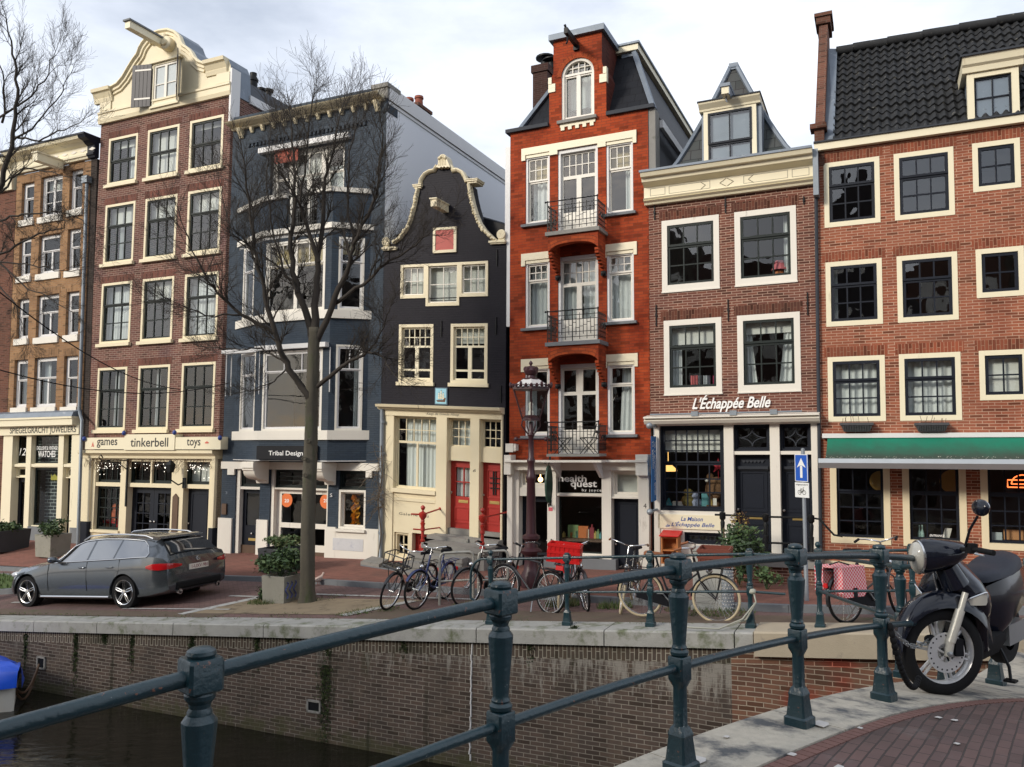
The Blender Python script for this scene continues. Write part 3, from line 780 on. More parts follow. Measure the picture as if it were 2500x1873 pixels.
 # side: white corner post, gutter board, dark roof and vents
tfa=H2.st(5, 330, 355)[1];tfb=H2.st(5, 330, 262)[1]
mb=MB(H2);mb.box(s2R-.02, s2R+.05, -.28, .08, tg-.9, g2[-2][1]-.1);mb.box(s2R-.03, s2R+.07, -12, -.7, tfa, tfb)
obj('side_board', mb, M['white2'], h2)
mb=MB(H2);tr2=tfb+.75
mb.prism([(s2L, tg), (s2R, tg), (s2R, tfb), (s2R-.6, tr2), (s2L+.6, tr2), (s2L, tfb)], -12, -.72)
RF=obj('roof', mb, M['lead2'], h2)
for(x, y, bas, r, cap)in((525, 130, 300, .13, 0), (612, 285, 400, .1, 1), (688, 300, 420, .12, 1)):
 nn=-2.2 if x<600 else(-3.6 if x<650 else-4.4)
 a, b=H2.st(5, x, y, n=nn);_, b0=H2.st(5, x, bas, n=nn)
 mb=MB(H2)
 if cap:mb.lathe([(r, 0), (r, b-b0-.12), (r*1.5, b-b0-.1), (r*1.5, b-b0-.03), (0, b-b0)], (a, nn, b0), 12)
 else:mb.lathe([(r*1.1, 0), (r*1.1, (b-b0)*.45), (r*1.3, (b-b0)*.5), (r*1.3, (b-b0)*.6), (r*.8, (b-b0)*.8), (r*.9, b-b0), (0, b-b0)], (a, nn, b0), 12)
 mb.tube([(a, nn, b0), (a, nn, tfb-.2)], r, 8)
 obj('vent_pipe', mb, M['iron'], RF, smooth=40)
 # shopfront
zb2=H2.z0(s2L, .22)
def V2(x, y=700, n=0.0):return H2.st(4, x, y, n)[0]
tsg0, tsg1=H2.st(4, 1340, 358, n=.3)[1], H2.st(4, 1340, 222, n=.3)[1]
sgs=[V2(760, 300, .3), V2(1115, 300, .3), V2(1570, 300, .3), V2(1980, 300, .3)]
for k, (txt, box_)in enumerate((('games', (872, 270, 1052, 345)), ('tinkerbell', (1175, 255, 1510, 335)), ('toys', (1680, 262, 1800, 348)))):
 mb=MB(H2);up=.02 if k==1 else 0
 ttop=tsg1 if k==1 else tsg1-.09
 mb.box(sgs[k]+.006, sgs[k+1]-.006, .0, .28+up, tsg0-up, ttop)
 S=obj('shop_sign', mb, M['cream2'], h2)
 S['label']=('cream sign board reading games', 'taller cream sign board reading the shop name', 'cream sign board reading toys')[k]
 lettering(H2, S, txt, 4, *box_, .283+up, bold=.012)
 RD=paint('red_toy_mark', (0.6, 0.12, 0.08), 0.5, bump=0)
 if k!=1:
  a, b, c, d=H2.rc(4, *((825, 290, 845, 335)if k==0 else(1845, 285, 1875, 305)), n=.28)if False else(H2.rc(4, 825, 290, 4, 845, 335, n=.28)if k==0 else H2.rc(4, 1845, 285, 4, 1875, 305, n=.28))
  mb=MB(H2)
  if k==0:mb.prism([(a, b), (a+(c-a)*.3, b), ((a+c)/2, b+(d-b)*.45), (a+(c-a)*.7, b), (c, b), ((a+c)/2, d)], .281, .286)
  else:mb.prism([(a, b), (c, b), (c, b+(d-b)*.6), ((a+c)/2, d), (a, b+(d-b)*.5)], .281, .286)
  obj('toy_emblem', mb, RD, S)
mb=MB(H2)
for x in(sgs[0], sgs[1], sgs[2], sgs[3]):mb.blob((x, .32, tsg1+(.04 if x in(sgs[1], sgs[2])else-.12)), (.06, .06, .07))
obj('sign_lamps', mb, paint('blue_lamp', (0.02, 0.05, 0.25), 0.4), h2, smooth=60)
tc0, tc1=H2.st(4, 1300, 440, n=.2)[1], H2.st(4, 1300, 366, n=.2)[1]
mb=MB(H2);mb.prof([(-.2, tc0), (.12, tc0), (.13, tc0+.3*(tc1-tc0)), (.22, tc0+.6*(tc1-tc0)), (.25, tc0+.65*(tc1-tc0)), (.25, tc1), (-.2, tc1)], s2L-.02, s2R+.02)
obj('shop_cornice', mb, M['cream'], h2)
SF=[]
tlow=H2.st(4, 950, 1105)[1];tmid0, tmid1=H2.st(4, 1000, 690)[1], H2.st(4, 1000, 655)[1]
P=dict(a=s2L, b=V2(858, 800), c=V2(1088, 800), d=V2(1150, 800), e=V2(1548, 800), f=V2(1655, 800), g=V2(1885, 800), h=s2R)
for a, b, n1 in((P['a'], P['b']-.12, .1), (P['b']-.12, P['b'], .04), (P['c'], P['d'], .05), (P['e'], P['f'], .05), (P['g'], P['g']+.12, .04), (P['g']+.12, P['h'], .1)):
 SF.append((a, zb2-.2, b, tc0, -.2, n1))
for a, b in((P['b'], P['c']), (P['d'], P['e']), (P['f'], P['g'])):SF.append((a, tmid0, b, tmid1, -.18, .02));SF.append((a, tc0-.09, b, tc0, -.18, .015))
SF.append((P['b'], zb2-.2, P['c'], tlow, -.18, .03));SF.append((P['b']-.05, tlow, P['c']+.04, tlow+.08, -.18, .1))
obj('shopfront', None or(lambda m_:m_)(MB(H2)), M['cream'], h2)if False else boxes(H2, SF, M['cream'], 'shopfront', h2)
for q_ in((s2L-.01, zb2-.3, P['b']-.1, zb2+.75, -.1, .115), (P['g']+.1, zb2-.3, s2R+.01, zb2+.75, -.1, .115)):boxes(H2, [q_], M['navy'], 'dark_plinth', h2)
win(H2, h2, (P['b'], tmid1, P['c'], tc0-.09), M['sash'], M['sash'], ((1, 4, 1), ), fw=.03, deep=-.14, proud=-.08, glass='glass_lo')
win(H2, h2, (P['b'], tlow+.08, P['c'], tmid0), M['sash'], M['sash'], ((1, 4, 4), ), fw=.03, deep=-.14, proud=-.08, glass='glass_lo')
xm=(P['d']+P['e'])/2
for a, b in((P['d'], xm-.03), (xm+.03, P['e'])):win(H2, h2, (a, tmid1, b, tc0-.09), M['sash'], M['sash'], ((1, 2, 1), ), fw=.04, deep=-.14, proud=-.08, glass='glass_lo')
boxes(H2, [(xm-.03, tmid1, xm+.03, tc0-.09, -.15, -.01)], M['cream'], 'mullion', h2)
for k, (a, b)in enumerate(((P['d'], xm-.004), (xm+.004, P['e']))):
 door(H2, h2, (a, zb2, b, tmid0), M['navy'], panels=((.15, .04, .85, .2), ), glazed=((.22 if k==0 else .18, .25, .82 if k==0 else .78, .9), ), deep=-.16, knob=(.92 if k==0 else .08, .45), bars=(2, 4))
win(H2, h2, (P['f'], tmid1, P['g'], tc0-.09), M['sash'], M['sash'], ((1, 2, 1), ), fw=.04, deep=-.14, proud=-.08, glass='glass_lo', cur='blind:.98')
door(H2, h2, (P['f'], zb2, P['g'], tmid0), M['navy'], panels=((.15, .06, .85, .93), ), deep=-.16, knob=(.07, .45))
# long wooden board beside the doors, wall lamp, scroll bracket
r=H2.rc(4, 1553, 755, 4, 1587, 1105, n=.08);mb=MB(H2)
mb.prism([(r[0], r[1]), (r[2], r[1]), (r[2], r[3]-.1), ((r[0]+r[2])/2, r[3]), (r[0], r[3]-.1)], .055, .085);obj('wooden_board', mb, M['wooddark'], h2)
mb=MB(H2);a, b=H2.st(4, 1532, 520, n=.4)
mb.loft([[(a+dx*.06, .4+dy*.06, b-.14)for dx, dy in((-1, -1), (1, -1), (1, 1), (-1, 1))], [(a+dx*.10, .4+dy*.10, b+.08)for dx, dy in((-1, -1), (1, -1), (1, 1), (-1, 1))], [(a+dx*.02, .4+dy*.02, b+.2)for dx, dy in((-1, -1), (1, -1), (1, 1), (-1, 1))]])
mb.tube([(a, .4, b-.14), (a, .36, b-.36), (a+.12, .2, b-.5), (a+.2, .06, b-.42)], .022, 6);mb.box(a+.14, a+.26, .05, .08, b-.6, b-.3)
obj('wall_lamp', mb, M['iron'], h2, smooth=40)
mb=MB(H2);a, b=H2.st(4, 1118, 460, n=.2)
mb.box(a-.025, a+.025, .06, .1, b-1.35, b+.05)
mb.tube([(a, .1, b), (a-.05, .5, b+.02), (a-.1, .9, b+.02), (a-.1, 1.0, b+.12), (a-.1, .93, b+.18), (a-.1, .86, b+.1)], .018, 6)
mb.tube([(a, .1, b-.25), (a-.04, .4, b-.05), (a-.07, .7, b+.0)], .014, 6)
obj('iron_bracket', mb, M['iron'], h2)
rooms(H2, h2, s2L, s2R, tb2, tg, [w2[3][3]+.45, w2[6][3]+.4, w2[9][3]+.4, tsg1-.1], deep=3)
# fairy lights and dry twigs along the shop cornice
fl=MB(H2)
for k in range(85):
 a=rnd.choice([(P['b'], P['c']), (P['d'], P['e']), (P['f'], P['g'])]);x=rnd.uniform(*a)
 z=tc0-.1-abs(rnd.gauss(0, .16))-.05
 fl.blob((x, -.02, z), (.011, .011, .011), nu=5, nv=3)
tag(obj('fairy_lights', fl, M['fairy'], loc=H2(Vector((s2L+2, 0, tc0)))), 'tiny white fairy lights hanging in the toy shop windows', 'fairy lights')
tw=MB(H2)
for k in range(90):
 x=rnd.uniform(s2L+.1, s2R-.05);z=tc0-.02;p=[(x, .07, z)]
 for j in range(4):p.append((p[-1][0]+rnd.uniform(-.12, .12), .08+rnd.uniform(0, .09), p[-1][2]-rnd.uniform(.0, .13)))
 tw.tube(p, .0055, 3)
tag(obj('dry_vine', tw, M['wooddark'], loc=H2(Vector((s2L+2, 0, tc0)))), 'bare brown creeper twigs trailing along the toy shop cornice', 'vine')
# toys in the left window
def toyblob(name, label, cat, H, k, x, y, r, mat, n=-.5):
 a, b=H.st(k, x, y, n);mb=MB(H);mb.blob((a, n, b), r, jit=.1);mb.blob((a, n, b+r[2]*1.3), (r[0]*.7, r[1]*.7, r[2]*.6), jit=.08)
 mb.tube([(a-r[0]*.5, n, b-r[2]*.7), (a-r[0]*.6, n+.1, b-r[2]*1.2)], r[0]*.28, 6);mb.tube([(a+r[0]*.5, n, b-r[2]*.7), (a+r[0]*.6, n+.1, b-r[2]*1.2)], r[0]*.28, 6)
 return tag(obj(name, mb, mat, loc=H(Vector((a, n, b))), smooth=60), label, cat)
toyblob('soft_toy', 'orange and red soft toy sitting in the toy shop window', 'toy', H2, 4, 1035, 945, (.17, .12, .18), paint('orange_plush', (0.6, 0.14, 0.05), 0.9))
mb=MB(H2);r=H2.rc(4, 950, 988, 4, 1078, 1022, n=-.5);mb.box(r[0], r[2], -.7, -.4, r[1], r[3]);mb.box(r[0]+.03, r[0]+.07, -.66, -.44, r[1]-.3, r[1]);mb.box(r[2]-.07, r[2]-.03, -.66, -.44, r[1]-.3, r[1])
tag(obj('toy_stand', mb, M['redbright'], loc=H2(Vector((r[0], -.5, r[1]-.3)))), 'small red display stand under the soft toy in the shop window', 'stand')
toyblob('stuffed_bear', 'tan stuffed animals at the bottom of the toy shop window', 'toy', H2, 4, 960, 1060, (.16, .12, .11), paint('tan_plush', (0.42, 0.26, 0.14), 0.9))
# ============================================================ H3: blue-grey painted house with a bay
B_BLUE=brick('blue_grey_brick', (0.040, 0.056, 0.078), (0.033, 0.047, 0.067), (0.026, 0.038, 0.055), stain=(0.085, 0.095, 0.10), stain_amt=0.25, dark=0.85, rough=0.6, bumps=0.7, mort=.012, sscale=0.8)
H3=Frame(0.0, (tp(5, 300, 640), tp(7, 180, 1440)))
s3L=s2R+.01;s3R=H3.st(7, 1890, 1440)[0];s3L=min(H3.st(5, 300, 640)[0], H3.st(7, 185, 1400)[0])+.03
t3c=H3.st(5, 1850, 480)[1]
tb3=H3.z0(s3L, .25)-.4
h3=thing('blue_bay_house', 'dark blue-grey painted house with a bay and white trims behind the bare tree', 'house', H3(Vector((s3L, 0, .25))), group='canal houses')
ND=.62
bA=(H3.st(7, 320, 900)[0], 0);bD=(H3.st(7, 1752, 900)[0], 0)
bB=(H3.st(7, 592, 900, ND)[0], ND);bC=(H3.st(7, 1330, 900, ND)[0], ND)
tB0=H3.st(7, 900, 1432, ND)[1]
tB1=H3.st(6, 900, 285, ND)[1]-.05
tP1=H3.st(5, 900, 1475, ND)[1]
FA, FB, FC=Facet(H3, bA, bB), Facet(H3, bB, bC), Facet(H3, bC, bD)
top3=(H3.st(5, 715, 1040)[0], tB1+.02, H3.st(5, 1510, 900)[0], H3.st(5, 1100, 930)[1])
tgf=H3.st(8, 900, 215)[1]
ol=[(s3L, tb3), (s3R, tb3), (s3R, t3c+.5), (s3L, t3c+.5)]
V3=lambda x, y=700, n=0.0, k=8:H3.st(k, x, y, n)[0]
T3=lambda x, y, n=0.0, k=8:H3.st(k, x, y, n)[1]
gf=dict(d1=(V3(325), V3(588)), ent=(V3(700), V3(1325)), w=(V3(1440), V3(1733)))
tl3=T3(900, 295)
zb3=H3.z0(s3L, .26)
holes=[top3, (gf['d1'][0], zb3-.02, gf['d1'][1], tl3), (gf['ent'][0], zb3-.02, gf['ent'][1], tl3), (gf['w'][0], T3(1600, 940), gf['w'][1], tl3)]
bayhole=(bA[0]+.05, tB0+.12, bD[0]-.05, tB1-.1)
mb=MB(H3)
mb.wall(ol, holes+[bayhole], reveal=.16)
body(mb, ol, 14, 1, 2)
obj('wall', mb, [B_BLUE, paint('white_side_plaster', (0.80, 0.82, 0.86), 0.7, 0.05, 0.4, (0.66, 0.68, 0.7), 0.1, 0.6), M['lead2']], h3)
# bay walls
def facet_t(F, k, x, y):return F.st(k, x, y)
wins3=[]
mb_bay=MB(None)
def bay_face(F, wl, name):
 mb=MB(F)
 mb.wall([(0, tB0), (F.len, tB0), (F.len, tP1 if name!='front' else tB1), (0, tP1 if name!='front' else tB1)], wl, reveal=.1)
 return mb
wa1=FA.rc(6, 428, 478, 6, 522, 1195);wa2=FA.rc(7, 398, 285, 7, 530, 1118)
wb1=FB.rc(6, 655, 425, 6, 1290, 1135);wb2=FB.rc(7, 618, 265, 7, 1255, 1108)
wc1=FC.rc(6, 1450, 345, 6, 1712, 1105);wc2=FC.rc(7, 1418, 182, 7, 1692, 1112)
def clampw(w, F):return(max(.08, w[0]), w[1], min(F.len-.08, w[2]), w[3])
wa1, wa2, wb1, wb2, wc1, wc2=[clampw(w_, F_)for w_, F_ in((wa1, FA), (wa2, FA), (wb1, FB), (wb2, FB), (wc1, FC), (wc2, FC))]
z_1=wb1[1];z_2=wb2[1]
def setb(w_, z):return(w_[0], z, w_[2], w_[3])
wa1, wb1, wc1=[setb(w_, z_1)for w_ in(wa1, wb1, wc1)];wa2, wb2, wc2=[setb(w_, z_2)for w_ in(wa2, wb2, wc2)]
BAY=None
for F, wl, nm in((FA, [wa1, wa2], 'cant'), (FB, [wb1, wb2], 'front'), (FC, [wc1, wc2], 'cant')):
 o_=obj('bay_wall', bay_face(F, wl, nm), B_BLUE, h3)
 if nm=='front':BAY=o_
for F, q, bands, c in((FA, wa1, ((.34, 1, 1), (.66, 1, 1)), 'sheer:.4:1'), (FA, wa2, ((.28, 1, 1), (.72, 1, 1)), 'sheer:.5:1'), (FB, wb1, ((.33, 4, 1, .11), (.67, 2, 1, .11)), 'yblind:.34'), (FB, wb2, ((.25, 3, 1), (.75, 1, 1)), None), (FC, wc1, ((.33, 1, 1), (.67, 1, 1)), 'yblind:.2'), (FC, wc2, ((.28, 2, 1), (.72, 1, 1)), 'sheer:.74:1')):
 win(F, h3, q, M['white'], M['white']if bands[1][1]==2 else M['white2'], bands, fw=.05, sw=.05, deep=-.08, proud=.01, cur=c)
 # floor, ceiling of the bay and trims
plan=[bA, bB, bC, bD]
mb=MB(H3)
for z0_, z1_ in((tB0-.02, tB0), (tB1-.12, tB1)):
 mb=MB(H3);mb.loft([[(s, n, z)for s, n in plan]for z in(z0_, z1_)]);obj('bay_floor', mb, M['white2'], h3)
def ring(zb, zt, ex, mat, name):
 """band that follows the bay"""
 mb=MB(H3)
 for F, a, b in((FA, bA, bB), (FB, bB, bC), (FC, bC, bD)):
  pass
 P=[(bA[0]-ex*1.2, 0), (bB[0]-ex*.5, ND+ex), (bC[0]+ex*.5, ND+ex), (bD[0]+ex*1.2, 0)]
 Q=[(bA[0], 0), (bB[0], ND), (bC[0], ND), (bD[0], 0)]
 for i in range(3):
  mb.loft([[(P[i][0], P[i][1], zb), (P[i+1][0], P[i+1][1], zb), (Q[i+1][0], Q[i+1][1]-.02, zb), (Q[i][0], Q[i][1]-.02, zb)], [(P[i][0], P[i][1], zt), (P[i+1][0], P[i+1][1], zt), (Q[i+1][0], Q[i+1][1]-.02, zt), (Q[i][0], Q[i][1]-.02, zt)]])
 return obj(name, mb, mat, h3)
ring(z_2-.24, z_2, .06, M['white'], 'sill_band')
ring(z_1-.22, z_1, .06, M['white'], 'sill_band')
ring(tB1-.02, tB1+.12, .08, M['white'], 'balcony_edge')
# parapet cap: broken in front by an iron railing
mb=MB(H3)
for p, q in((bA, bB), (bC, bD)):
 dx=.08
 mb.loft([[(p[0]-.05, p[1]-.1, z), (q[0], q[1]-.1, z), (q[0], q[1]+dx, z), (p[0]-.05, p[1]+dx, z)]for z in(tP1, tP1+.12)])
for a, b in((bB[0], bB[0]+.75), (bC[0]-.55, bC[0])):mb.box(a, b, ND-.12, ND+.08, tP1-.0, tP1+.12)
obj('parapet_cap', mb, M['white'], h3)
mb=MB(H3)
for a, b in((bB[0], bB[0]+.72), (bC[0]-.5, bC[0])):mb=MB(H3);mb.box(a, b, ND-.1, ND, tB1+.12, tP1);obj('parapet', mb, B_BLUE, h3)
mb=MB(H3);a, b=bB[0]+.72, bC[0]-.5
mb.box(a, b, ND-.05, ND-.01, tP1+.02, tP1+.06);mb.box(a, b, ND-.05, ND-.01, tB1+.22, tB1+.25)
k=a+.06
while k<b:mb.box(k-.011, k+.011, ND-.041, ND-.019, tB1+.12, tP1+.02);k+=.115
obj('balcony_railing', mb, M['iron'], h3)
# top floor doors
q=top3;wq=(q[2]-q[0])
mul_=[q[0], q[0]+wq*.27, q[0]+wq*.72, q[2]]
win(H3, h3, (mul_[0], q[1]+.1, mul_[1], q[3]), M['white'], M['white'], ((.3, 1, 1), (.7, 1, 1)), fw=.06, sw=.07, deep=-.2, proud=-.1)
win(H3, h3, (mul_[1], q[1], mul_[2], q[3]), M['white'], M['white'], ((.28, 2, 1), (.72, 2, 1, .16)), fw=.06, sw=.09, deep=-.2, proud=-.1, cur='blind:.3')
win(H3, h3, (mul_[2], q[1]+.1, mul_[3], q[3]), M['white'], M['white'], ((.3, 1, 1), (.7, 1, 1)), fw=.06, sw=.07, deep=-.2, proud=-.1, cur='full:.2')
mb=MB(H3);a0_, b0_=H3.st(5, 585, 955, .12)[0], H3.st(5, 1555, 800, .12)[0];zt=q[3]+.02
mb.box(a0_, b0_, .0, .16, zt, zt+.14);AW=obj('awning_case', mb, M['white2'], h3)
mb=MB(H3);mb.box(a0_+.5, a0_+1.3, .02, .05, zt-.35, zt);obj('awning_cloth', mb, paint('faded_red_cloth', (0.34, 0.09, 0.06), 0.9, 0.2), AW)
# lower awning case with stays
mb=MB(H3);zt=wb2[3]+.03;mb.box(bB[0]-.1, bC[0]-.02, ND, ND+.16, zt, zt+.12);mb.box(bA[0]-.05, bB[0]-.1, .35, ND-.1, zt, zt+.1)
AW=obj('awning_case', mb, M['white2'], h3)
mb=MB(H3)
for x in(bA[0]-.06, bA[0]+.12, bB[0]-.05, bC[0]+.02):mb.tube([(x, ND if x>bB[0]-.2 else .3, zt), (x+.02, (ND if x>bB[0]-.2 else .3)+.02, zt-1.15)], .014, 6);obj('awning_arm', mb, M['white2'], AW);mb=MB(H3)
# cornice on small brackets
c0, c1=H3.st(5, 300, 610, .4)[0], H3.st(5, 1855, 350, .4)[0]
tq0, tq1=H3.st(5, 1790, 420, .2)[1], H3.st(5, 1790, 310, .45)[1]
hc=tq1-tq0
CO=cornice(H3, h3, s3L+.02, c1, [(-.2, tq0), (.08, tq0), (.1, tq0+.35*hc), (.18, tq0+.38*hc), (.2, tq0+.5*hc), (.30, tq0+.6*hc), (.36, tq0+.85*hc), (.38, tq1), (-.2, tq1)], M['cream'])
mb=MB(H3)
N=13
for k in range(N):
 x=s3L+.35+(c1-s3L-.55)*k/(N-1);bg=1.7 if k in(0, N-1)else 1
 mb.prof([(0, tq0-.15*bg), (.05, tq0-.15*bg), (.10*bg, tq0-.07), (.12*bg, tq0), (0, tq0)], x-.04*bg, x+.04*bg);obj('cornice_bracket', mb, M['cream'], CO);mb=MB(H3)
mb=MB(H3)
zd=H3.st(5, 1100, 810)[1]
for k in range(30):
 x=bA[0]+.25+(bD[0]-bA[0]-.5)*k/29;mb.box(x-.035, x+.035, 0, .05, zd, zd+.08)
mb.box(bA[0]+.2, bD[0]-.2, 0, .06, zd+.08, zd+.14)
obj('brick_dentils', mb, B_BLUE, h3)
# chimneys
ca, cb=H3.st(5, 1830, 330)[0], s3R+.02
mb=MB(H3);zc0, zc1=t3c-.3, H3.st(5, 1900, 275)[1]
mb.box(ca, cb, -.5, .02, t3c-.2, zc1);CH=obj('chimney', mb, B_BLUE, h3)
mb=MB(H3);mb.box(ca-.06, cb+.05, -.56, .08, zc1-.05, zc1+.06);mb.box(ca-.02, cb+.02, -.52, .04, zc1-.35, zc1-.052);obj('chimney_cap', mb, M['stone'], CH)
nn=-4.0
mb=MB(H3);a, zb_=H3.st(0, 966, 330, nn);b, zt_=H3.st(0, 1020, 250, nn)
mb.box(a, b, nn-.8, nn, zb_-.8, zt_-.1);mb.box(a-.05, b+.05, nn-.85, nn+.05, zt_-.1, zt_);
CH=obj('chimney', mb, B_OLD, h3)
mb=MB(H3)
for i, f in enumerate((.3, .75)):
 x=a+(b-a)*f;mb.lathe([(.14, 0), (.12, .3), (.15, .3), (.14, .38), (0, .38)], (x, nn-.4, zt_), 12)
obj('chimney_pot', mb, paint('terracotta', (0.25, 0.07, 0.04), 0.8), CH, smooth=40)
mb=MB(H3);tfw=H3.st(9, 300, 0, -.2)[1]
mb.box(s3R+.002, s3R+.06, -14, -.05, t3c+.12, t3c+.5);mb.box(s3R+.002, s3R+.025, -14, -.05, t3c+.02, t3c+.1)
obj('side_gutter', mb, M['white2'], h3)
# ground floor: white lintel band, piers with white feet, brackets
zfoot=T3(220, 815)
mb=MB(H3)
zq0=tl3
mb.box(s3L+.005, s3R-.005, 0, .05, tl3+.0, tgf)
for a, b in((V3(245), V3(318)), (V3(1740), V3(1805))):mb.box(a, b, 0, .052, T3(280, 350), tl3-.001)
obj('lintel_band', mb, M['white'], h3)
piers=((V3(160), V3(305)), (V3(572), V3(690)), (V3(1312), V3(1425)), (V3(1733), V3(1885)))
mb=MB(H3)
for k, (a, b)in enumerate(piers):
 if k<2:m2=MB(H3);m2.box(a, b, 0, .05, zb3-.35, zfoot);obj('white_foot', m2, M['white'], h3)
 else:mb.box(a, b, 0, .05, zb3-.35, zfoot-.1)
mb.box(gf['w'][0]-.1, gf['w'][1]+.1, 0, .045, zb3-.35, T3(1600, 960));mb.box(gf['w'][0]-.05, gf['w'][1]+.05, 0, .12, T3(1600, 965), T3(1600, 938))
obj('white_foot', mb, M['white'], h3)
mb=MB(H3);r=H3.rc(8, 1395, 1028, 8, 1718, 1178);mb.box(r[0], r[2], .04, .053, r[1], r[3])
obj('marble_panel', mb, paint('veined_marble', (0.55, 0.55, 0.56), 0.4, 0.15, 5, (0.35, 0.37, 0.45), 0.4, 4), h3)
for x0, x1 in((490, 688), (1228, 1415)):
 a, b=V3(x0+20, 215, .5), V3(x0+110, 215, .5)
 a=V3(x0+85);b=V3(x1+5)
 zt_, zl=tgf+.02, T3(630, 440)
 mb=MB(H3)
 pr=[(.05, zl), (.10, zl), (.12, zl+.08), (.2, zl+.1)]
 for k in range(7):
  an=PI/2*k/6;pr.append((.2+.42*math.sin(an)*1.0, zl+.1+(zt_-zl-.35)*(1-math.cos(an))))
 pr+=[(.66, zt_-.22), (.66, zt_), (.05, zt_)]
 mb.prof(pr, a, b);mb.box(a-.03, b+.03, .03, .70, zt_-.16, zt_-.02)
 obj('bracket', mb, M['white'], h3, smooth=30)
r=FB.rc(7, 585, 1275, 7, 1225, 1428)
mb=MB(FB);mb.box(max(r[0], .0), min(r[2], FB.len), .0, .09, r[1], r[3]);SG=obj('shop_sign', mb, M['black'], h3)
mb=MB(FB);r2=FB.rc(7, 715, 1328, 7, 1082, 1395);text_mb(FB, 'Tribal Design', r2[0], r2[2], r2[1], r2[3], .093, bold=.012, mb=mb);obj('lettering', mb, LET_W, SG)
# door 1
ttr0, ttr1=T3(450, 508), T3(450, 480)
fr3=[(gf['d1'][0], zb3-.3, gf['d1'][0]+.12, tl3, -.2, -.04), (gf['d1'][0]+.12, ttr0, gf['d1'][1], ttr1, -.2, -.05), (gf['ent'][0], zb3-.3, gf['ent'][0]+.1, tl3, -.2, -.04), (gf['ent'][1]-.06, zb3-.3, gf['ent'][1], tl3, -.2, -.04), (gf['ent'][0]+.1, T3(900, 512), gf['ent'][1]-.06, T3(900, 492), -.2, -.05)]
boxes(H3, fr3, M['white'], 'door_frame', h3)
win(H3, h3, (gf['d1'][0]+.12, ttr1, gf['d1'][1], tl3), M['sash'], M['sash'], fw=.03, deep=-.17, proud=-.1, glass='glass_lo')
door(H3, h3, (gf['d1'][0]+.12, zb3, gf['d1'][1], ttr0), M['navy'], panels=((.15, .05, .85, .15), ), glazed=((.16, .45, .9, .94), ), deep=-.18, knob=(.5, .33), box=(.5, .24))
mb=MB(H3);mb.box(gf['d1'][0]+.12, gf['d1'][1], -.178, -.14, zb3-.02, zb3+.28);mb.box(gf['ent'][0]+.1, gf['ent'][1]-.06, -.19, -.135, zb3-.02, zb3+.2);obj('kick_plate', mb, M['wooddark'], h3)
win(H3, h3, (gf['ent'][0]+.1, T3(900, 492), gf['ent'][1]-.06, tl3), M['sash'], M['sash'], ((1, 2, 3), ), fw=.03, deep=-.17, proud=-.1, bar=.02, glass='glass_lo')
xm=V3(1040);te=T3(900, 512)
OR=paint('orange_sticker', (0.72, 0.16, 0.03), 0.5, bump=0)
for k, (a, b)in enumerate(((gf['ent'][0]+.1, xm), (xm+.01, gf['ent'][1]-.06))):
 D=door(H3, h3, (a, zb3+.18, b, te), M['white'], glazed=((.16, .46, .86, .93), (.14, .12, .86, .38)), deep=-.18, knob=(.94 if k==0 else .05, .45))
 x=V3(832 if k==0 else 1257);z=T3(832, 628)
 mb=MB(H3);mb.lathe([(0, .004), (.19, .004), (.19, 0)], (x, -.19, z), 28, axis='y');ST=obj('sticker', mb, OR, D)
 r=H3.rc(8, 812 if k==0 else 1235, 615, 8, 858 if k==0 else 1280, 655);mb=MB(H3);text_mb(H3, '20', r[0], r[2], r[1], r[3], -.183, bold=.02, mb=mb);obj('lettering', mb, LET_W, ST)
win(H3, h3, (gf['w'][0], T3(1600, 515), gf['w'][1], tl3), M['sash'], M['sash'], ((1, 1, 3), ), fw=.05, deep=-.15, proud=-.05, bar=.02, glass='glass_lo')
win(H3, h3, (gf['w'][0], T3(1600, 940), gf['w'][1], T3(1600, 515)), M['white'], M['white'], fw=.06, deep=-.15, proud=-.01, glass='glass_lo')
GL=paint('orange_garland', (0.75, 0.32, 0.02), 0.8, .3, 20)
mb=MB(H3);za, zb_=T3(1625, 555), T3(1625, 935);xg=V3(1625, 750, -.3)
for k in range(120):
 z=za+(zb_-za)*k/120;an=rnd.uniform(0, 6.3);r_=rnd.uniform(.05, .14)
 mb.face([(xg, -.3, z), (xg+r_*math.cos(an), -.3+r_*math.sin(an), z+.05), (xg+r_*math.cos(an+.5), -.3+r_*math.sin(an+.5), z-.04)])
tag(obj('paper_garland', mb, GL, loc=H3(Vector((xg, -.3, zb_)))), 'orange paper garland hanging in the right ground floor window', 'garland')
lettering(H3, h3, 'S', 8, 1350, 552, 1374, 590, .052, M['white2'])
lettering(H3, h3, '3', 8, 222, 530, 242, 560, .004, M['lead'])
mb=MB(H3);r=H3.rc(8, 195, 660, 8, 240, 778);mb.box(r[0], r[2], 0, .05, r[1], r[3]);obj('intercom_panel', mb, M['wooddark'], h3)
rooms(H3, h3, s3L, s3R, tb3, t3c, [tB0+.05, z_1-.5, tB1-.05], deep=3)
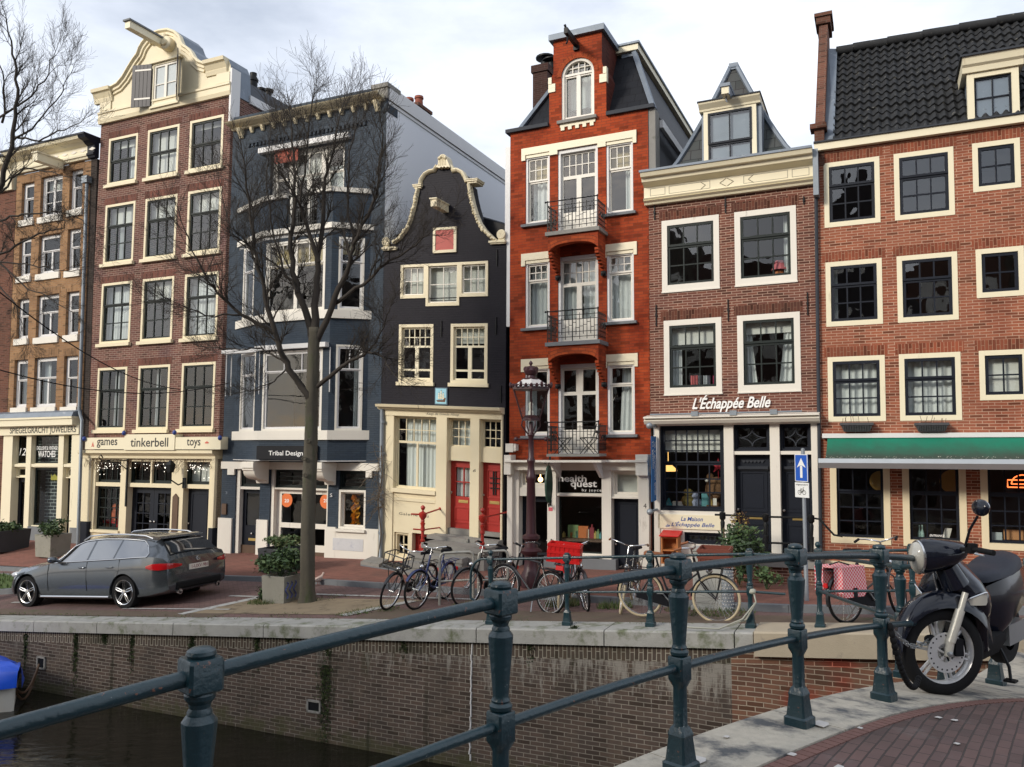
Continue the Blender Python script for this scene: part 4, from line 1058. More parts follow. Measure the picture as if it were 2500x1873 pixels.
# ============================================================ H4: black bell-gable house
B_BLK=brick('black_painted_brick', (0.013, 0.012, 0.018), (0.011, 0.010, 0.015), (0.009, 0.008, 0.013), stain=(0.020, 0.018, 0.024), stain_amt=0.4, dark=0.9, rough=0.55, bumps=0.5, mort=.012, sscale=.8)
H4=Frame(-2.75, (tp(10, 1845, 160), tp(11, 1832, 800)))
s4L, s4R=H4.st(11, 178, 760)[0]-.03, H4.st(11, 1845, 800)[0]
tb4=H4.z0(s4L, .3)-.6
h4=thing('bell_gable_house', 'small black house with a cream trimmed bell gable and red doors', 'house', H4(Vector((s4L, 0, .3))), group='canal houses')
lf=[(10, 200, 240), (9, 235, 1640), (9, 350, 1615), (9, 440, 1550), (9, 520, 1440), (9, 575, 1320), (9, 612, 1180), (9, 640, 1060), (9, 662, 940), (9, 680, 875), (9, 700, 850), (9, 712, 770), (9, 765, 695), (9, 830, 658), (9, 890, 648), (9, 912, 615), (9, 935, 580)]
rt=[(9, 1090, 575), (9, 1128, 608), (9, 1142, 648), (9, 1200, 640), (9, 1262, 670), (9, 1300, 740), (9, 1325, 800), (9, 1352, 830), (9, 1372, 950), (9, 1400, 1080), (9, 1440, 1220), (9, 1490, 1345), (9, 1560, 1450), (9, 1650, 1540), (9, 1740, 1612), (9, 1830, 1640), (10, 1845, 120)]
# make the gable symmetrical about its own axis: mean of both halves
Lp=pline(H4, lf[1:]);Rp=pline(H4, rt[:-1])
shop_t=H4.st(11, 1000, 800)[1]
tS4=(Lp[0][1]+Rp[-1][1])/2
Lp[0]=(s4L+.02, tS4);Rp[-1]=(s4R-.02, tS4)
ol=[(s4L, tb4), (s4R, tb4), (s4R, tS4-.05)]+Rp[::-1]+Lp[::-1]+[(s4L, tS4-.05)]
wL=H4.rc(10, 415, 1172, 11, 868, 465);wR=H4.rc(10, 1112, 1168, 11, 1602, 478)
tm4=(wL[1]+wR[1])/2, (wL[3]+wR[3])/2
wL=(wL[0], tm4[0], wL[2], tm4[1]);wR=(wR[0], tm4[0], wR[2], tm4[1])
b1, b2_, b3=H4.rc(10, 440, 385, 10, 800, 822), H4.rc(10, 782, 352, 10, 1225, 918), H4.rc(10, 1225, 325, 10, 1612, 785)
tt=(b1[3]+b3[3])/2;bb=(b1[1]+b3[1])/2
b1=(b1[0], bb, b2_[0], tt);b3=(b2_[2], bb, b3[2], tt);b2_=(b2_[0], b2_[1], b2_[2], tt)
tc4=H4.st(11, 1000, 880)[1]
shop4=(s4L+.06, tb4+.02, s4R-.06, tc4)
mb=MB(H4)
mb.wall(ol, [wL, wR, b1, (b2_[0]+.0005, b2_[1], b2_[2]-.0005, b2_[3]), b3, shop4]if False else[wL, wR, shop4, (b1[0], bb, b3[2], tt), (b2_[0]+.01, b2_[1], b2_[2]-.01, bb-.005)], reveal=.12)
body(mb, ol, .45, 0, 1)
obj('wall', mb, [B_BLK, M['cream']], h4)
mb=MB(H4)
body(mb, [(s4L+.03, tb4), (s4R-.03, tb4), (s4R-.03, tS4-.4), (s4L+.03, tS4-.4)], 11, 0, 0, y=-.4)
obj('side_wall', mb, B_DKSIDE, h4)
# dark slope with seams behind the gable
mb=MB(H4);sm4=(s4L+s4R)/2;tr4=H4.st(9, 1010, 640, -2)[1]-1.6
tE=H4.st(9, 1880, 1500, -1.5)[1]-.1
mb.prism([(s4L+.1, tE-.3), (s4R-.05, tE-.3), (s4R-.05, tE), (sm4, tr4), (s4L+.1, tE)], -11, -.46)
RF=obj('roof', mb, paint('black_tiles', (0.010, 0.011, 0.014), 0.5, 0.3, spec=.2), h4)
mb=MB(H4);k=-.6
while k>-10:
 mb.tube([(s4R-.05, k, tE+.03), (sm4, k, tr4+.03)], .03, 5);k-=.24
obj('tile_ribs', mb, paint('dark_blue_tiles', (0.02, 0.025, 0.035), 0.3, 0.3), RF)
# cream trim on the gable
mb=MB(H4)
PR=[(-.045, -.1), (-.045, .06), (-.01, .09), (.02, .07), (.045, .03), (.045, -.1)]
sweep(mb, Lp[1:10], PR, side=1);sweep(mb, Lp[9:], PR, side=1)
sweep(mb, Rp[:7], PR, side=1);sweep(mb, Rp[7:-1], PR, side=1)
TR=obj('gable_trim', mb, M['cream'], h4, smooth=40)
mb=MB(H4)
for pts in(Lp[1:9], Rp[8:-1]):
 mb=MB(H4)
 for a, b in zip(pts, pts[1:]):
  dd_=math.hypot(b[0]-a[0], b[1]-a[1]);k=0
  while k<dd_:
   f=k/dd_;r_=rnd.uniform(.028, .055)
   mb.blob((a[0]+(b[0]-a[0])*f+rnd.uniform(-.02, .02), .07, a[1]+(b[1]-a[1])*f+rnd.uniform(-.02, .02)), (r_, .05, r_), jit=.2, nu=7, nv=5);k+=.07
 obj('carved_garland', mb, M['cream'], TR, smooth=60)
mb=MB(H4)
for side, P_, sx in((-1, Lp[0], s4L+.10), (1, Rp[-1], s4R-.12)):
 cz=tS4+.15;mb=MB(H4)
 for k in range(3):mb.torus((sx, .05, cz), .095-.033*k, .028, axis='y', n=18, k=6)
 mb.box(sx-.08, sx+.08, -.3, .05, tS4+.0, tS4+.1)
 a_=s4L-.01 if side<0 else s4R-.44
 mb.box(a_, a_+.44, -.3, .10, tS4-.05, tS4+.0);mb.box(a_+.03, a_+.42, -.3, .07, tS4-.08, tS4-.05)
 obj('scroll_foot', mb, M['cream'], TR, smooth=40)
for(x, y, w_)in((648, 852, .12), (1385, 778, .16)):
 a, b=H4.st(9, x, y, .1);mb=MB(H4)
 mb.box(a-w_, a+w_, -.3, .10, b-.01, b+.03);mb.box(a-w_*.8, a+w_*.8, -.3, .07, b-.05, b-.01);mb.box(a-w_*1.08, a+w_*1.08, -.3, .12, b+.03, b+.05)
 obj('cornice_block', mb, M['cream'], TR)
fin=[(905, 600), (935, 560), (940, 500), (950, 455), (975, 430), (1000, 423), (1030, 432), (1052, 460), (1066, 520), (1090, 575), (1095, 600), (1060, 590), (1040, 605), (1020, 585), (1000, 605), (980, 590), (955, 612), (930, 600)]
mb=MB(H4);mb.prism([H4.st(9, a, b, .12)for a, b in fin][::-1], -.15, .13)
a, b=H4.st(9, 1000, 450, .1)
for k in range(5):mb.blob((a+(k-2)*.045, .14, b-.01-abs(k-2)*.025), (.032, .04, .045), jit=.15)
for k in range(5):mb.tube([(a+(k-2)*.036, .13, b), (a+(k-2)*.05, .13, b-.24)], .014, 6)
obj('shell_finial', mb, M['cream'], TR, smooth=45)
# hoist beam head, red hatch
r=H4.rc(9, 850, 1075, 9, 940, 1190, n=.75);mb=MB(H4)
bx0=H4.st(9, 1085, 1200, .0);
mb.box(bx0[0]-.18, bx0[0]-.01, .0, .62, bx0[1]-.02, bx0[1]+.16);mb.box(bx0[0]-.20, bx0[0]+.01, .0, .65, bx0[1]+.16, bx0[1]+.19);mb.box(bx0[0]-.14, bx0[0]-.05, .62, .65, bx0[1]-.03, bx0[1]+.1)
obj('hoist_beam', mb, M['cream'], h4)
r=H4.rc(9, 880, 1425, 10, 1190, 200)
mb=MB(H4)
for q in((r[0], r[1], r[0]+.07, r[3]), (r[2]-.07, r[1], r[2], r[3]), (r[0]+.07, r[1], r[2]-.07, r[1]+.07), (r[0]+.07, r[3]-.06, r[2]-.07, r[3])):mb.box(q[0], q[2], 0, .05, q[1], q[3])
HT=obj('hatch', mb, M['cream'], h4)
mb=MB(H4);mb.box(r[0]+.07, r[2]-.07, 0, .03, r[1]+.07, r[3]-.06);obj('hatch_door', mb, paint('brick_red_paint', (0.42, 0.045, 0.03), 0.5, .08), HT)
# windows
for q, bn, c in((b1, ((1, 3, 2), ), 'blind:.9'), (b2_, ((1, 2, 2), ), 'blind:.98'), (b3, ((1, 3, 2), ), 'blind:.98')):
 win(H4, h4, q, M['cream'], M['white'], bn, fw=.065, sw=.035, bar=.018, deep=-.07, proud=.03, glass='glass_hi', cur=c, bot_fw=.085)
for q, c in((wL, None), (wR, 'blind:.3')):
 win(H4, h4, q, M['cream'], M['cream2'], ((.37, 5, 2), (.45, 2, 1, .10), (.18, 2, 1, .10)), fw=.075, sw=.04, bar=.02, rail=.05, deep=-.09, proud=.02, sill=M['cream'], sillh=.09, silld=.07, sillx=.04, cur=c, steps=False)
mb=MB(H4)
for k, x, y0, y1 in((10, 985, 1120, 1340), (10, 1735, 165, 385), (10, 1722, 1075, 1310), (11, 1785, 505, 740)):mb=MB(H4);anchor(mb, H4, k, x, y0, y1);obj('wall_anchor', mb, M['iron'], h4)
# ship tile
r=H4.rc(11, 890, 530, 11, 1055, 765, n=.05);mb=MB(H4);mb.box(r[0], r[2], 0, .04, r[1], r[3]);PL=obj('ship_plaque', mb, paint('slate_blue_frame', (0.07, 0.12, 0.17), 0.5), h4)
u=lambda x, y:(r[0]+(r[2]-r[0])*x, r[1]+(r[3]-r[1])*y)
mb=MB(H4);mb.box(u(.07, 0)[0], u(.93, 0)[0], .04, .046, u(0, .06)[1], u(0, .94)[1]);obj('plaque_sky', mb, paint('tile_light_blue', (0.28, 0.55, 0.66), 0.4), PL)
mb=MB(H4);mb.prism([u(.14, .26), u(.24, .16), u(.84, .15), u(.9, .4), u(.78, .4), u(.72, .28), u(.3, .26)], .046, .052)
for x, h_ in((.36, .75), (.53, .86), (.7, .72)):mb.box(u(x-.012, 0)[0], u(x+.012, 0)[0], .046, .052, u(0, .2)[1], u(0, h_)[1])
obj('ship_hull', mb, paint('tile_brown', (0.10, 0.04, 0.02), 0.4), PL)
mb=MB(H4)
for x, h_ in((.36, .7), (.53, .82), (.7, .68)):
 for j in range(3):
  y0=.34+(h_-.34)*j/3;y1=y0+(h_-.34)/3-.02;w_=.075-.015*j
  mb.prism([u(x-w_, y0), u(x+w_, y0), u(x+w_*.85, y1), u(x-w_*.85, y1)], .052, .056)
obj('ship_sails', mb, M['cream2'], PL)
# cream shop front
t0c_, t1c_=H4.st(11, 1000, 862, .1)[1], H4.st(11, 1000, 782, .25)[1];hh=t1c_-t0c_
CO=cornice(H4, h4, s4L+.02, s4R-.02, [(-.1, t0c_), (.12, t0c_), (.12, t0c_+.15*hh), (.18, t0c_+.2*hh), (.2, t0c_+.5*hh), (.28, t0c_+.55*hh), (.3, t0c_+.95*hh), (.26, t1c_), (-.1, t1c_+.02)], M['cream'], 'shop_cornice')
V4=lambda x, y=300, k=12, n=0.0:H4.st(k, x, y, n)[0]
T4=lambda x, y, k=12, n=0.0:H4.st(k, x, y, n)[1]
zb4=H4.z0(s4L, .3)
t_fr=T4(1000, 935, 11)
SF=[(s4L+.03, t_fr, s4R-.05, t0c_, -.2, .08)]
xw0, xw1=V4(345), V4(925);xd0, xd1=V4(1068), V4(1385);xe0, xe1=V4(1506), V4(1792)
tw0=T4(600, 575)
zst=T4(1220, 1060)
zst2=T4(1650, 1105)
SF+=[(s4L+.03, zb4-.5, xw0, t_fr, -.2, .06), (xw1, zst-.35, xd0, t_fr, -.2, .08), (xd1, zst-.35, xe0, t_fr, -.2, .08), (xe1, zst-.35, s4R-.05, t_fr, -.2, .06)]
SF+=[(xw0, T4(600, 1010), xw1, tw0, -.2, .03), (xw0-.02, tw0, xw1+.0, tw0+.1, -.2, .11), (xw0+.06, tw0-.20, xw1-.02, tw0-.12, -.1, .06)]
xb0, xb1=V4(352, 1200), V4(545, 1200);xr0, xr1=V4(592, 1200), V4(930, 1200)
SF+=[(xw0, zb4-.5, xb0, T4(600, 1010), -.2, .03), (xb1, zb4-.5, xr0, T4(600, 1010), -.2, .03), (xr1, zst-.6, xw1+.12, T4(600, 1010), -.2, .03), (xb0, zb4-.5, xb1, T4(450, 1440), -.2, .04), (xb0, T4(450, 1105), xb1, T4(600, 1010), -.2, .03), (xr0, T4(760, 1125), xr1, T4(600, 1010), -.2, .03)]
SFO=boxes(H4, SF, M['cream'], 'shopfront', h4)
lettering(H4, SFO, 'Kaap de Goede Hoop', 11, 780, 865, 1218, 925, .083, shear=.35)
lettering(H4, SFO, 'Galerie NG', 12, 410, 830, 808, 905, .034, space=1.15)
lettering(H4, SFO, '6', 12, 1406, 248, 1446, 292, .083, shear=.3)
twm=T4(600, 1290, 11)
win(H4, h4, (xw0, tw0+.1, xw1, t_fr), M['cream'], M['cream'], ((T4(600, 935, 11)-T4(600, 1275, 11), 5, 2), (T4(600, 1275, 11)-tw0-.1, 2, 1, .05)), fw=.035, sw=.03, bar=.018, rail=.06, deep=-.12, proud=-.03, steps=False, cur='sheer:.12:1', glass='glass_lo')
for a, b, zz_, c in((xd0, xd1, T4(1220, 140), 'full'), (xe0, xe1, T4(1650, 165), None)):
 ztr=zz_+.32
 win(H4, h4, (a, ztr, b, t_fr), M['cream'], M['cream'], ((1, 3, 3), ), fw=.03, sw=.03, bar=.018, deep=-.14, proud=-.04, cur=c, glass='glass_lo')
 boxes(H4, [(a, zz_, b, ztr, -.2, -.03)], M['cream'], 'transom', h4)
D=door(H4, h4, (xd0, zst, xd1, T4(1220, 140)), M['red'], panels=((.18, .08, .9, .32), ), glazed=((.2, .47, .9, .9), ), deep=-.16, knob=(.06, .52), box=(.55, .4), curt=True, bars=(2, 2))
D=door(H4, h4, (xe0, zst2, xe1, T4(1650, 165)), M['red'], panels=((.18, .1, .92, .36), (.18, .48, .92, .9)), deep=-.16, knob=(.06, .52), box=(.55, .42))
mb=MB(H4);x, z=V4(1665, 445), T4(1665, 445)
for dx in(-.03, .03):mb.box(x+dx-.012, x+dx+.012, -.15, -.12, z-.28, z+.28)
for dz in(-.12, .0, .12):mb.box(x-.13, x+.13, -.148, -.125, z+dz-.012, z+dz+.012)
obj('door_grille', mb, M['iron'], D)
win(H4, h4, (xb0, T4(450, 1440), xb1, T4(450, 1105)), M['cream'], M['cream'], ((1, 2, 2), ), fw=.05, sw=.03, deep=-.12, proud=-.02, glass='glass_lo')
door(H4, h4, (xr0, zb4-.4, xr1, T4(760, 1125)), M['red'], glazed=((.16, .75, .94, .93), ), panels=((.15, .1, .9, .6), ), deep=-.14, name='basement_door')
boxes(H4, [(xd0, zst-.14, xd1, zst, -.2, -.02), (xe0, zst2-.1, xe1, zst2, -.2, -.02)], M['stone'], 'door_sill', h4)
rooms(H4, h4, s4L, s4R, tb4, tS4+1.2, [tw0-.5-.4, t1c_+.15, bb-.75], deep=3)
# stoop: treads, landing and side
st_=thing('stone_stoop', 'grey stone steps with a landing in front of the two red doors', 'steps', H4(Vector((xd0, .6, zb4-.1))))
pz=T4(1200, 1290, 12, 1.0)
mb=MB(H4);x0_, x1_=V4(780, 1290, 12, .8), s4R-.02
mb.box(x0_, x1_, .0, 1.05, pz-.12, pz);mb.box(x0_+.03, x1_-.03, .02, 1.0, zb4-.5, pz-.12)
obj('landing', mb, M['stone'], st_)
mb=MB(H4);mb.box(xd0-.35, xd1+.12, .06, .38, pz, zst-.16);mb.box(xe0-.12, xe1+.08, .06, .34, pz, zst2-.14)
mb.box(xd0-.3, xd1+.1, .0, .1, zst-.16, zst-.14);obj('step', mb, M['stone'], st_)
nst=5
for k in range(nst):
 mb=MB(H4);z1=pz-.12-(pz-.12-zb4+.15)*(k)/nst
 mb.box(x0_-.15, x1_-.4, 1.05+.26*k, 1.05+.26*(k+1)+.03, z1-.2, z1-.09);mb.box(x0_-.12, x1_-.43, 1.05+.26*k-.02, 1.05+.26*(k+1), zb4-.6, z1-.2)
 obj('step', mb, M['stone'], st_)
 # red railing posts of the stoop
RDM=paint('red_iron', (0.38, 0.025, 0.015), 0.4, .15)
for k, (x, ytop, ybot, arm)in enumerate(((733, 735, 1315, (960, 785)), (1537, 770, 1355, (1875, 830)))):
 n_=.95
 sx, z1=H4.st(12, x, ytop, n_);z0=H4.st(12, x, ybot, n_)[1]
 p=thing('stoop_post', 'red iron stoop post with a ball finial, %s'%('in front of the cream gallery wall' if k==0 else 'before the panelled red door'), 'railing', H4(Vector((sx, n_, z0))), group='red stoop posts')
 h_=z1-z0;mb=MB(H4)
 mb.lathe([(.0, h_), (.04, h_-.02), (.055, h_-.06), (.04, h_-.1), (.02, h_-.12), (.025, h_-.15), (.09, h_-.18), (.09, h_-.26), (.04, h_-.34), (.05, h_*.62), (.035, h_*.6), (.06, h_*.58), (.04, h_*.5), (.055, h_*.44), (.055, h_*.4), (.035, h_*.38), (.04, .2), (.06, .18), (.04, .12), (.07, .06), (.07, 0)], (sx, n_, z0), 12)
 obj('post', mb, RDM, p, smooth=35)
 mb=MB(H4);a, b=H4.st(12, arm[0], arm[1], .08)
 mb.tube([(sx-.25, n_+.12, z0+h_-.22)if k==0 else(sx, n_, z0+h_-.22), (sx, n_, z0+h_-.22), (a, .05, b)], .02, 7);
 mb.blob((a, .07, b), (.04, .03, .04))
 obj('rail', mb, RDM, p, smooth=40)
 if k==0:
  mb=MB(H4);mb.tube([(sx-.2, n_+.1, z0+h_*.43), (sx, n_, z0+h_*.42), (H4.st(12, 955, 1040, .08)[0], .05, H4.st(12, 955, 1040, .08)[1])], .018, 7);obj('rail', mb, RDM, p, smooth=40)
  # downpipe with creeper between H3 and H4
sp_=H4.st(12, 170, 900, .1)[0];sp2=H4.st(11, 183, 900, .1)[0]
dp=MB(H4);zt_=T4(183, 800, 11, .1);zg=H4.z0(sp_, .27)
dp.tube([(sp2, .1, zt_), (sp_, .1, zg+.22), (sp_-.06, .16, zg+.08), (sp_-.2, .25, zg+.05)], .06, 10)
for f in(.2, .45, .7, .9):dp.tube([(sp_, .1, zg+(zt_-zg)*f), (sp_, .1, zg+(zt_-zg)*f+.06)], .075, 10)
obj('rain_pipe', dp, M['zincpipe'], h4, smooth=40)
vn=MB(H4)
zc=T4(130, 170)
for k in range(70):
 p=[(sp_+rnd.uniform(-.1, .1), .16, zc-rnd.uniform(-.3, 1.1))]
 d_=Vector((rnd.uniform(-1, .7), rnd.uniform(0, .5), rnd.uniform(-.7, .7))).normalized()
 for j in range(6):
  d_=(d_+Vector((rnd.uniform(-.4, .4), rnd.uniform(-.3, .3), rnd.uniform(-.6, .3)))).normalized()
  q=Vector(p[-1])+d_*rnd.uniform(.06, .14);q.y=max(.08, q.y);p.append(tuple(q))
 vn.tube(p, [.007, .006, .005, .005, .004, .004, .003], 3)
vn.tube([(sp_-.08, .14, zg), (sp_+.05, .17, zg+.8), (sp_-.07, .16, zg+1.6), (sp_+.06, .17, zg+2.3), (sp_, .16, zg+3)], .014, 5)
tag(obj('bare_creeper', vn, paint('dry_twig', (0.12, 0.09, 0.06), 0.9), loc=H4(Vector((sp_, .1, zg)))), 'leafless creeper climbing the rain pipe between blue and cream fronts', 'vine')
# cellar hatch
k=H4.st(8, 1860, 1350, .9)
ch=MB(None)
P0=SQ(0, 0)
def gpt(px, py, q_):
 r=ray((px, py));k_=((F0+NN*q_-CAMP).dot(NN))/r.dot(NN);return CAMP+r*k_
 # ============================================================ H5: red brick house with balconies
B_RED=brick('red_brick', (0.42, 0.072, 0.022), (0.34, 0.05, 0.018), (0.20, 0.055, 0.03), stain=(0.06, 0.02, 0.014), stain_amt=0.4, dark=0.55, h=.065, third=(0.55, 0.45, 0.45), thirdamt=.35, sscale=.7)
B_RED_S=brick('red_soldier', (0.44, 0.085, 0.025), (0.36, 0.06, 0.02), (0.10, 0.03, 0.02), rot=PI/2, dark=0.6, h=.075, w=.24)
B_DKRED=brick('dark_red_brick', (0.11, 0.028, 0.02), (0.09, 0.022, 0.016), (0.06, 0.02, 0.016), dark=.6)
SLATE=brick('black_slate', (0.014, 0.015, 0.019), (0.018, 0.019, 0.023), (0.006, 0.006, 0.008), w=.3, h=.22, mort=.012, stain_amt=.05, dark=.8, rough=.55)
H5=Frame(0.5, (tp(13, 203, 1345), tp(15, 193, 1200)))
s5L, s5R=H5.st(14, 200, 700)[0], H5.st(14, 1698, 700)[0]
tb5=H5.z0(s5L, .36)-.5
V5=lambda k, x, y, n=0.0:H5.st(k, x, y, n)[0]
T5=lambda k, x, y, n=0.0:H5.st(k, x, y, n)[1]
tp5=(T5(13, 300, 1290)+T5(13, 1600, 1060))/2
h5=thing('red_brick_house', 'tall bright red brick house with three iron balconies and arched attic window', 'house', H5(Vector((s5L, 0, .4))), group='canal houses')
g0, g1=V5(13, 622, 1000), V5(13, 1238, 900);gm0, gm1=V5(13, 668, 400), V5(13, 1190, 350)
gt=(T5(13, 690, 330)+T5(13, 1180, 190))/2;gsh=(T5(13, 660, 780)+T5(13, 1230, 640))/2
col=[(V5(14, 368, 300), V5(14, 627, 300)), (V5(14, 716, 300), V5(14, 1147, 300)), (V5(14, 1238, 300), V5(14, 1527, 300))]
def lev(kT, aT, bT, kB, aB, bB):return((T5(kT, *aT)+T5(kT, *bT))/2, (T5(kB, *aB)+T5(kB, *bB))/2)
r1t, r1b=lev(13, (500, 1530), (1385, 1375), 14, (500, 735), (1385, 615))
r2t, r2b=lev(14, (500, 1130), (1385, 1020), 15, (500, 305), (1385, 250))
r3t, r3b=lev(15, (480, 720), (1385, 680), 15, (480, 1470), (1385, 1465))
d1b, d2b, d3b=T5(14, 930, 868), T5(15, 930, 490), T5(16, 930, 150)
W5=[]
for(t1_, t0_, db)in((r1t, r1b, d1b), (r2t, r2b, d2b), (r3t, r3b, d3b)):
 for c in range(3):W5.append((col[c][0], db if c==1 else t0_, col[c][1], t1_))
aw5=H5.rc(13, 755, 700, 13, 1108, 1105)
ar=(aw5[2]-aw5[0])/2;am=(aw5[0]+aw5[2])/2
arch=[(am+ar*math.cos(PI*k/14), aw5[3]+(ar*.95)*math.sin(PI*k/14))for k in range(15)]
tsh5=T5(16, 900, 190)
ol=[(s5L, tb5), (s5R, tb5), (s5R, tp5), (g1, tp5), (g1, gsh), (gm1, gsh+.25), (gm1, gt), (gm0, gt), (gm0, gsh+.25), (g0, gsh), (g0, tp5), (s5L, tp5)]
shop5=(s5L+.05, tb5+.02, s5R-.05, tsh5)
mb=MB(H5)
loops=[[Vector((a, b, 0))for a, b in ol]]+[[Vector((a, b, 0))for a, b in((q[0], q[1]), (q[0], q[3]), (q[2], q[3]), (q[2], q[1]))]for q in W5+[shop5]]+[[Vector((a, b, 0))for a, b in[(aw5[0], aw5[1])]+arch[::-1]+[(aw5[2], aw5[1])]]]
fl_=[v for l in loops for v in l];i0=len(mb.v);mb.v+=[(v.x, 0, v.y)for v in fl_]
for t_ in tessellate_polygon(loops):mb._f([i0+k for k in t_], 0)
for q in W5+[shop5]:
 for a, b in(((q[0], q[1]), (q[0], q[3])), ((q[2], q[1]), (q[2], q[3])), ((q[0], q[3]), (q[2], q[3])), ((q[0], q[1]), (q[2], q[1]))):
  mb.face([(a[0], 0, a[1]), (b[0], 0, b[1]), (b[0], -.16, b[1]), (a[0], -.16, a[1])], 0)
hp=[(aw5[0], aw5[1])]+arch[::-1]+[(aw5[2], aw5[1])]
for a, b in zip(hp, hp[1:]+hp[:1]):mb.face([(a[0], 0, a[1]), (b[0], 0, b[1]), (b[0], -.16, b[1]), (a[0], -.16, a[1])], 0)
low=[(s5L, tb5), (s5R, tb5), (s5R, tp5), (s5L, tp5)]
body(mb, low, 12, 1, 2)
# gable walls going back
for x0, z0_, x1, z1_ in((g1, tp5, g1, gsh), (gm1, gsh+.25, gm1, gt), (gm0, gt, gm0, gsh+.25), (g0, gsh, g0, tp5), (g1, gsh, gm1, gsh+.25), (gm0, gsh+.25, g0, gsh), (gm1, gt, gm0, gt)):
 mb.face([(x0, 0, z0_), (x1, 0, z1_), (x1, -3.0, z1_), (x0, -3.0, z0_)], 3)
for k in range(14):
 a, b=arch[k], arch[k+1];f=1.0;e=1.28
 pa=[(am+(a[0]-am)*f, aw5[3]+(a[1]-aw5[3])*f), (am+(b[0]-am)*f, aw5[3]+(b[1]-aw5[3])*f), (am+(b[0]-am)*e, aw5[3]+(b[1]-aw5[3])*e), (am+(a[0]-am)*e, aw5[3]+(a[1]-aw5[3])*e)]
 mb.face([(p[0], .012, p[1])for p in pa], 4, [(k*.24, 0), (k*.24+.24, 0), (k*.24+.24, .3), (k*.24, .3)])
PANEL5=paint('dark_grey_side', (0.055, 0.06, 0.075), 0.6, .1)
obj('wall', mb, [B_RED, PANEL5, M['lead2'], B_DKRED, B_RED_S], h5)
# right edge grey strip
boxes(H5, [(s5R+.003, T5(15, 1700, 1200)-.4, s5R+.16, tp5, -.4, -.02)], M['stone'], 'corner_strip', h5)
boxes(H5, [(s5L-.14, T5(13, 185, 1450)-4.4, s5L-.003, T5(13, 185, 1450), -.25, -.01)], M['white2'], 'corner_board', h5)
mb=MB(H5)
mb.box(s5L-.10, g0-.01, -.25, .08, tp5, tp5+.085);mb.box(g1+.01, s5R+.15, -.25, .08, tp5, tp5+.085)
obj('parapet_cap', mb, M['lead2'], h5)
mb=MB(H5);mb.box(gm0-.09, gm1+.08, -3.0, .10, gt, gt+.14);obj('gable_cap', mb, M['lead'], h5)
# mansard: front slope, sides
mb=MB(H5);ts5=gsh+.75;bk=1.25
sa, sb_=s5L+.15, s5R+.12;xa, xb=sa+.95, sb_-.55
xt=V5(13, 1545, 430, -1.25)
tsm=T5(13, 1520, 440, -1.25)
xb=xt
F_=[(sa, -.1, tp5), (sb_, -.1, tp5), (xb, -bk, tsm), (xa, -bk, tsm)]
mb.face(F_);mb.face([(sb_, -.1, tp5), (sb_, -11.5, tp5), (xb, -11.5, tsm), (xb, -bk, tsm)]);mb.face([(sa, -.1, tp5), (sa, -11.5, tp5), (xa, -11.5, tsm), (xa, -bk, tsm)])
mb.face([(xa, -bk, tsm), (xb, -bk, tsm), (xb, -11.5, tsm), (xa, -11.5, tsm)]);mb.face([(sa, -11.5, tp5), (sb_, -11.5, tp5), (xb, -11.5, tsm), (xa, -11.5, tsm)])
RF=obj('mansard_roof', mb, SLATE, h5)
mb=MB(H5);mb.tube([(sb_, -.05, tp5), (xb, -bk+.05, tsm)], .075, 4);obj('hip_flashing', mb, M['lead'], RF);mb=MB(H5);mb.tube([(sa, -.05, tp5), (xa, -bk+.05, tsm)], .06, 4);mb.box(g1+.02, xb, -bk-.02, -bk+.06, tsm-.14, tsm)
obj('hip_flashing', mb, M['lead'], RF)
mb=MB(H5);mb.box(gm0-.22, xb+.12, -11.6, -bk+.15, tsm, tsm+.15);RB=obj('roof_edge', mb, M['cream2'], RF)
mb=MB(H5);mb.box(gm0-.26, xb+.16, -11.65, -bk+.19, tsm+.15, tsm+.20);obj('roof_cover', mb, M['lead'], RF)
mb=MB(H5);mb.box(sb_+.02, sb_+.1, -11.5, -.5, tp5-.28, tp5-.1);obj('side_gutter', mb, M['white2'], h5)
# left chimney
nn=-2.5;mb=MB(H5);a, b=V5(13, 445, 900, nn), V5(13, 600, 900, nn);z0_, z1_=T5(13, 520, 1250, nn), T5(13, 530, 640, nn)
mb.box(a, b, nn-.9, nn, z0_-.8, z1_);mb.box(a-.04, b+.04, nn-.94, nn+.04, z1_, z1_+.2);CH=obj('chimney', mb, brick('chimney_brick', (0.07, 0.03, 0.025), (0.055, 0.026, 0.022), (0.11, 0.08, 0.07), dark=.7), h5)
mb=MB(H5)
for f, h_ in((.5, .45), (.95, .3)):
 x=a+(b-a)*f;mb.lathe([(.14, 0), (.13, h_*.55), (.09, h_*.55), (.09, h_*.7), (.27, h_*.75), (.27, h_*.85), (0, h_)], (x, nn-.4, z1_+.2), 14)
obj('chimney_pot', mb, M['iron'], CH, smooth=40)
# hoist hook
mb=MB(H5);x, z=H5.st(13, 920, 380, .0)
mb.box(x-.045, x+.045, 0, .75, z+.0, z+.13);mb.tube([(x, .7, z+.1), (x-.02, .76, z+.2)], .03, 6);mb.tube([(x, .62, z), (x, .64, z-.15), (x-.03, .64, z-.2)], .02, 6);mb.box(x-.07, x+.07, .0, .06, z-.08, z+.02)
obj('hoist_beam', mb, M['iron'], h5)
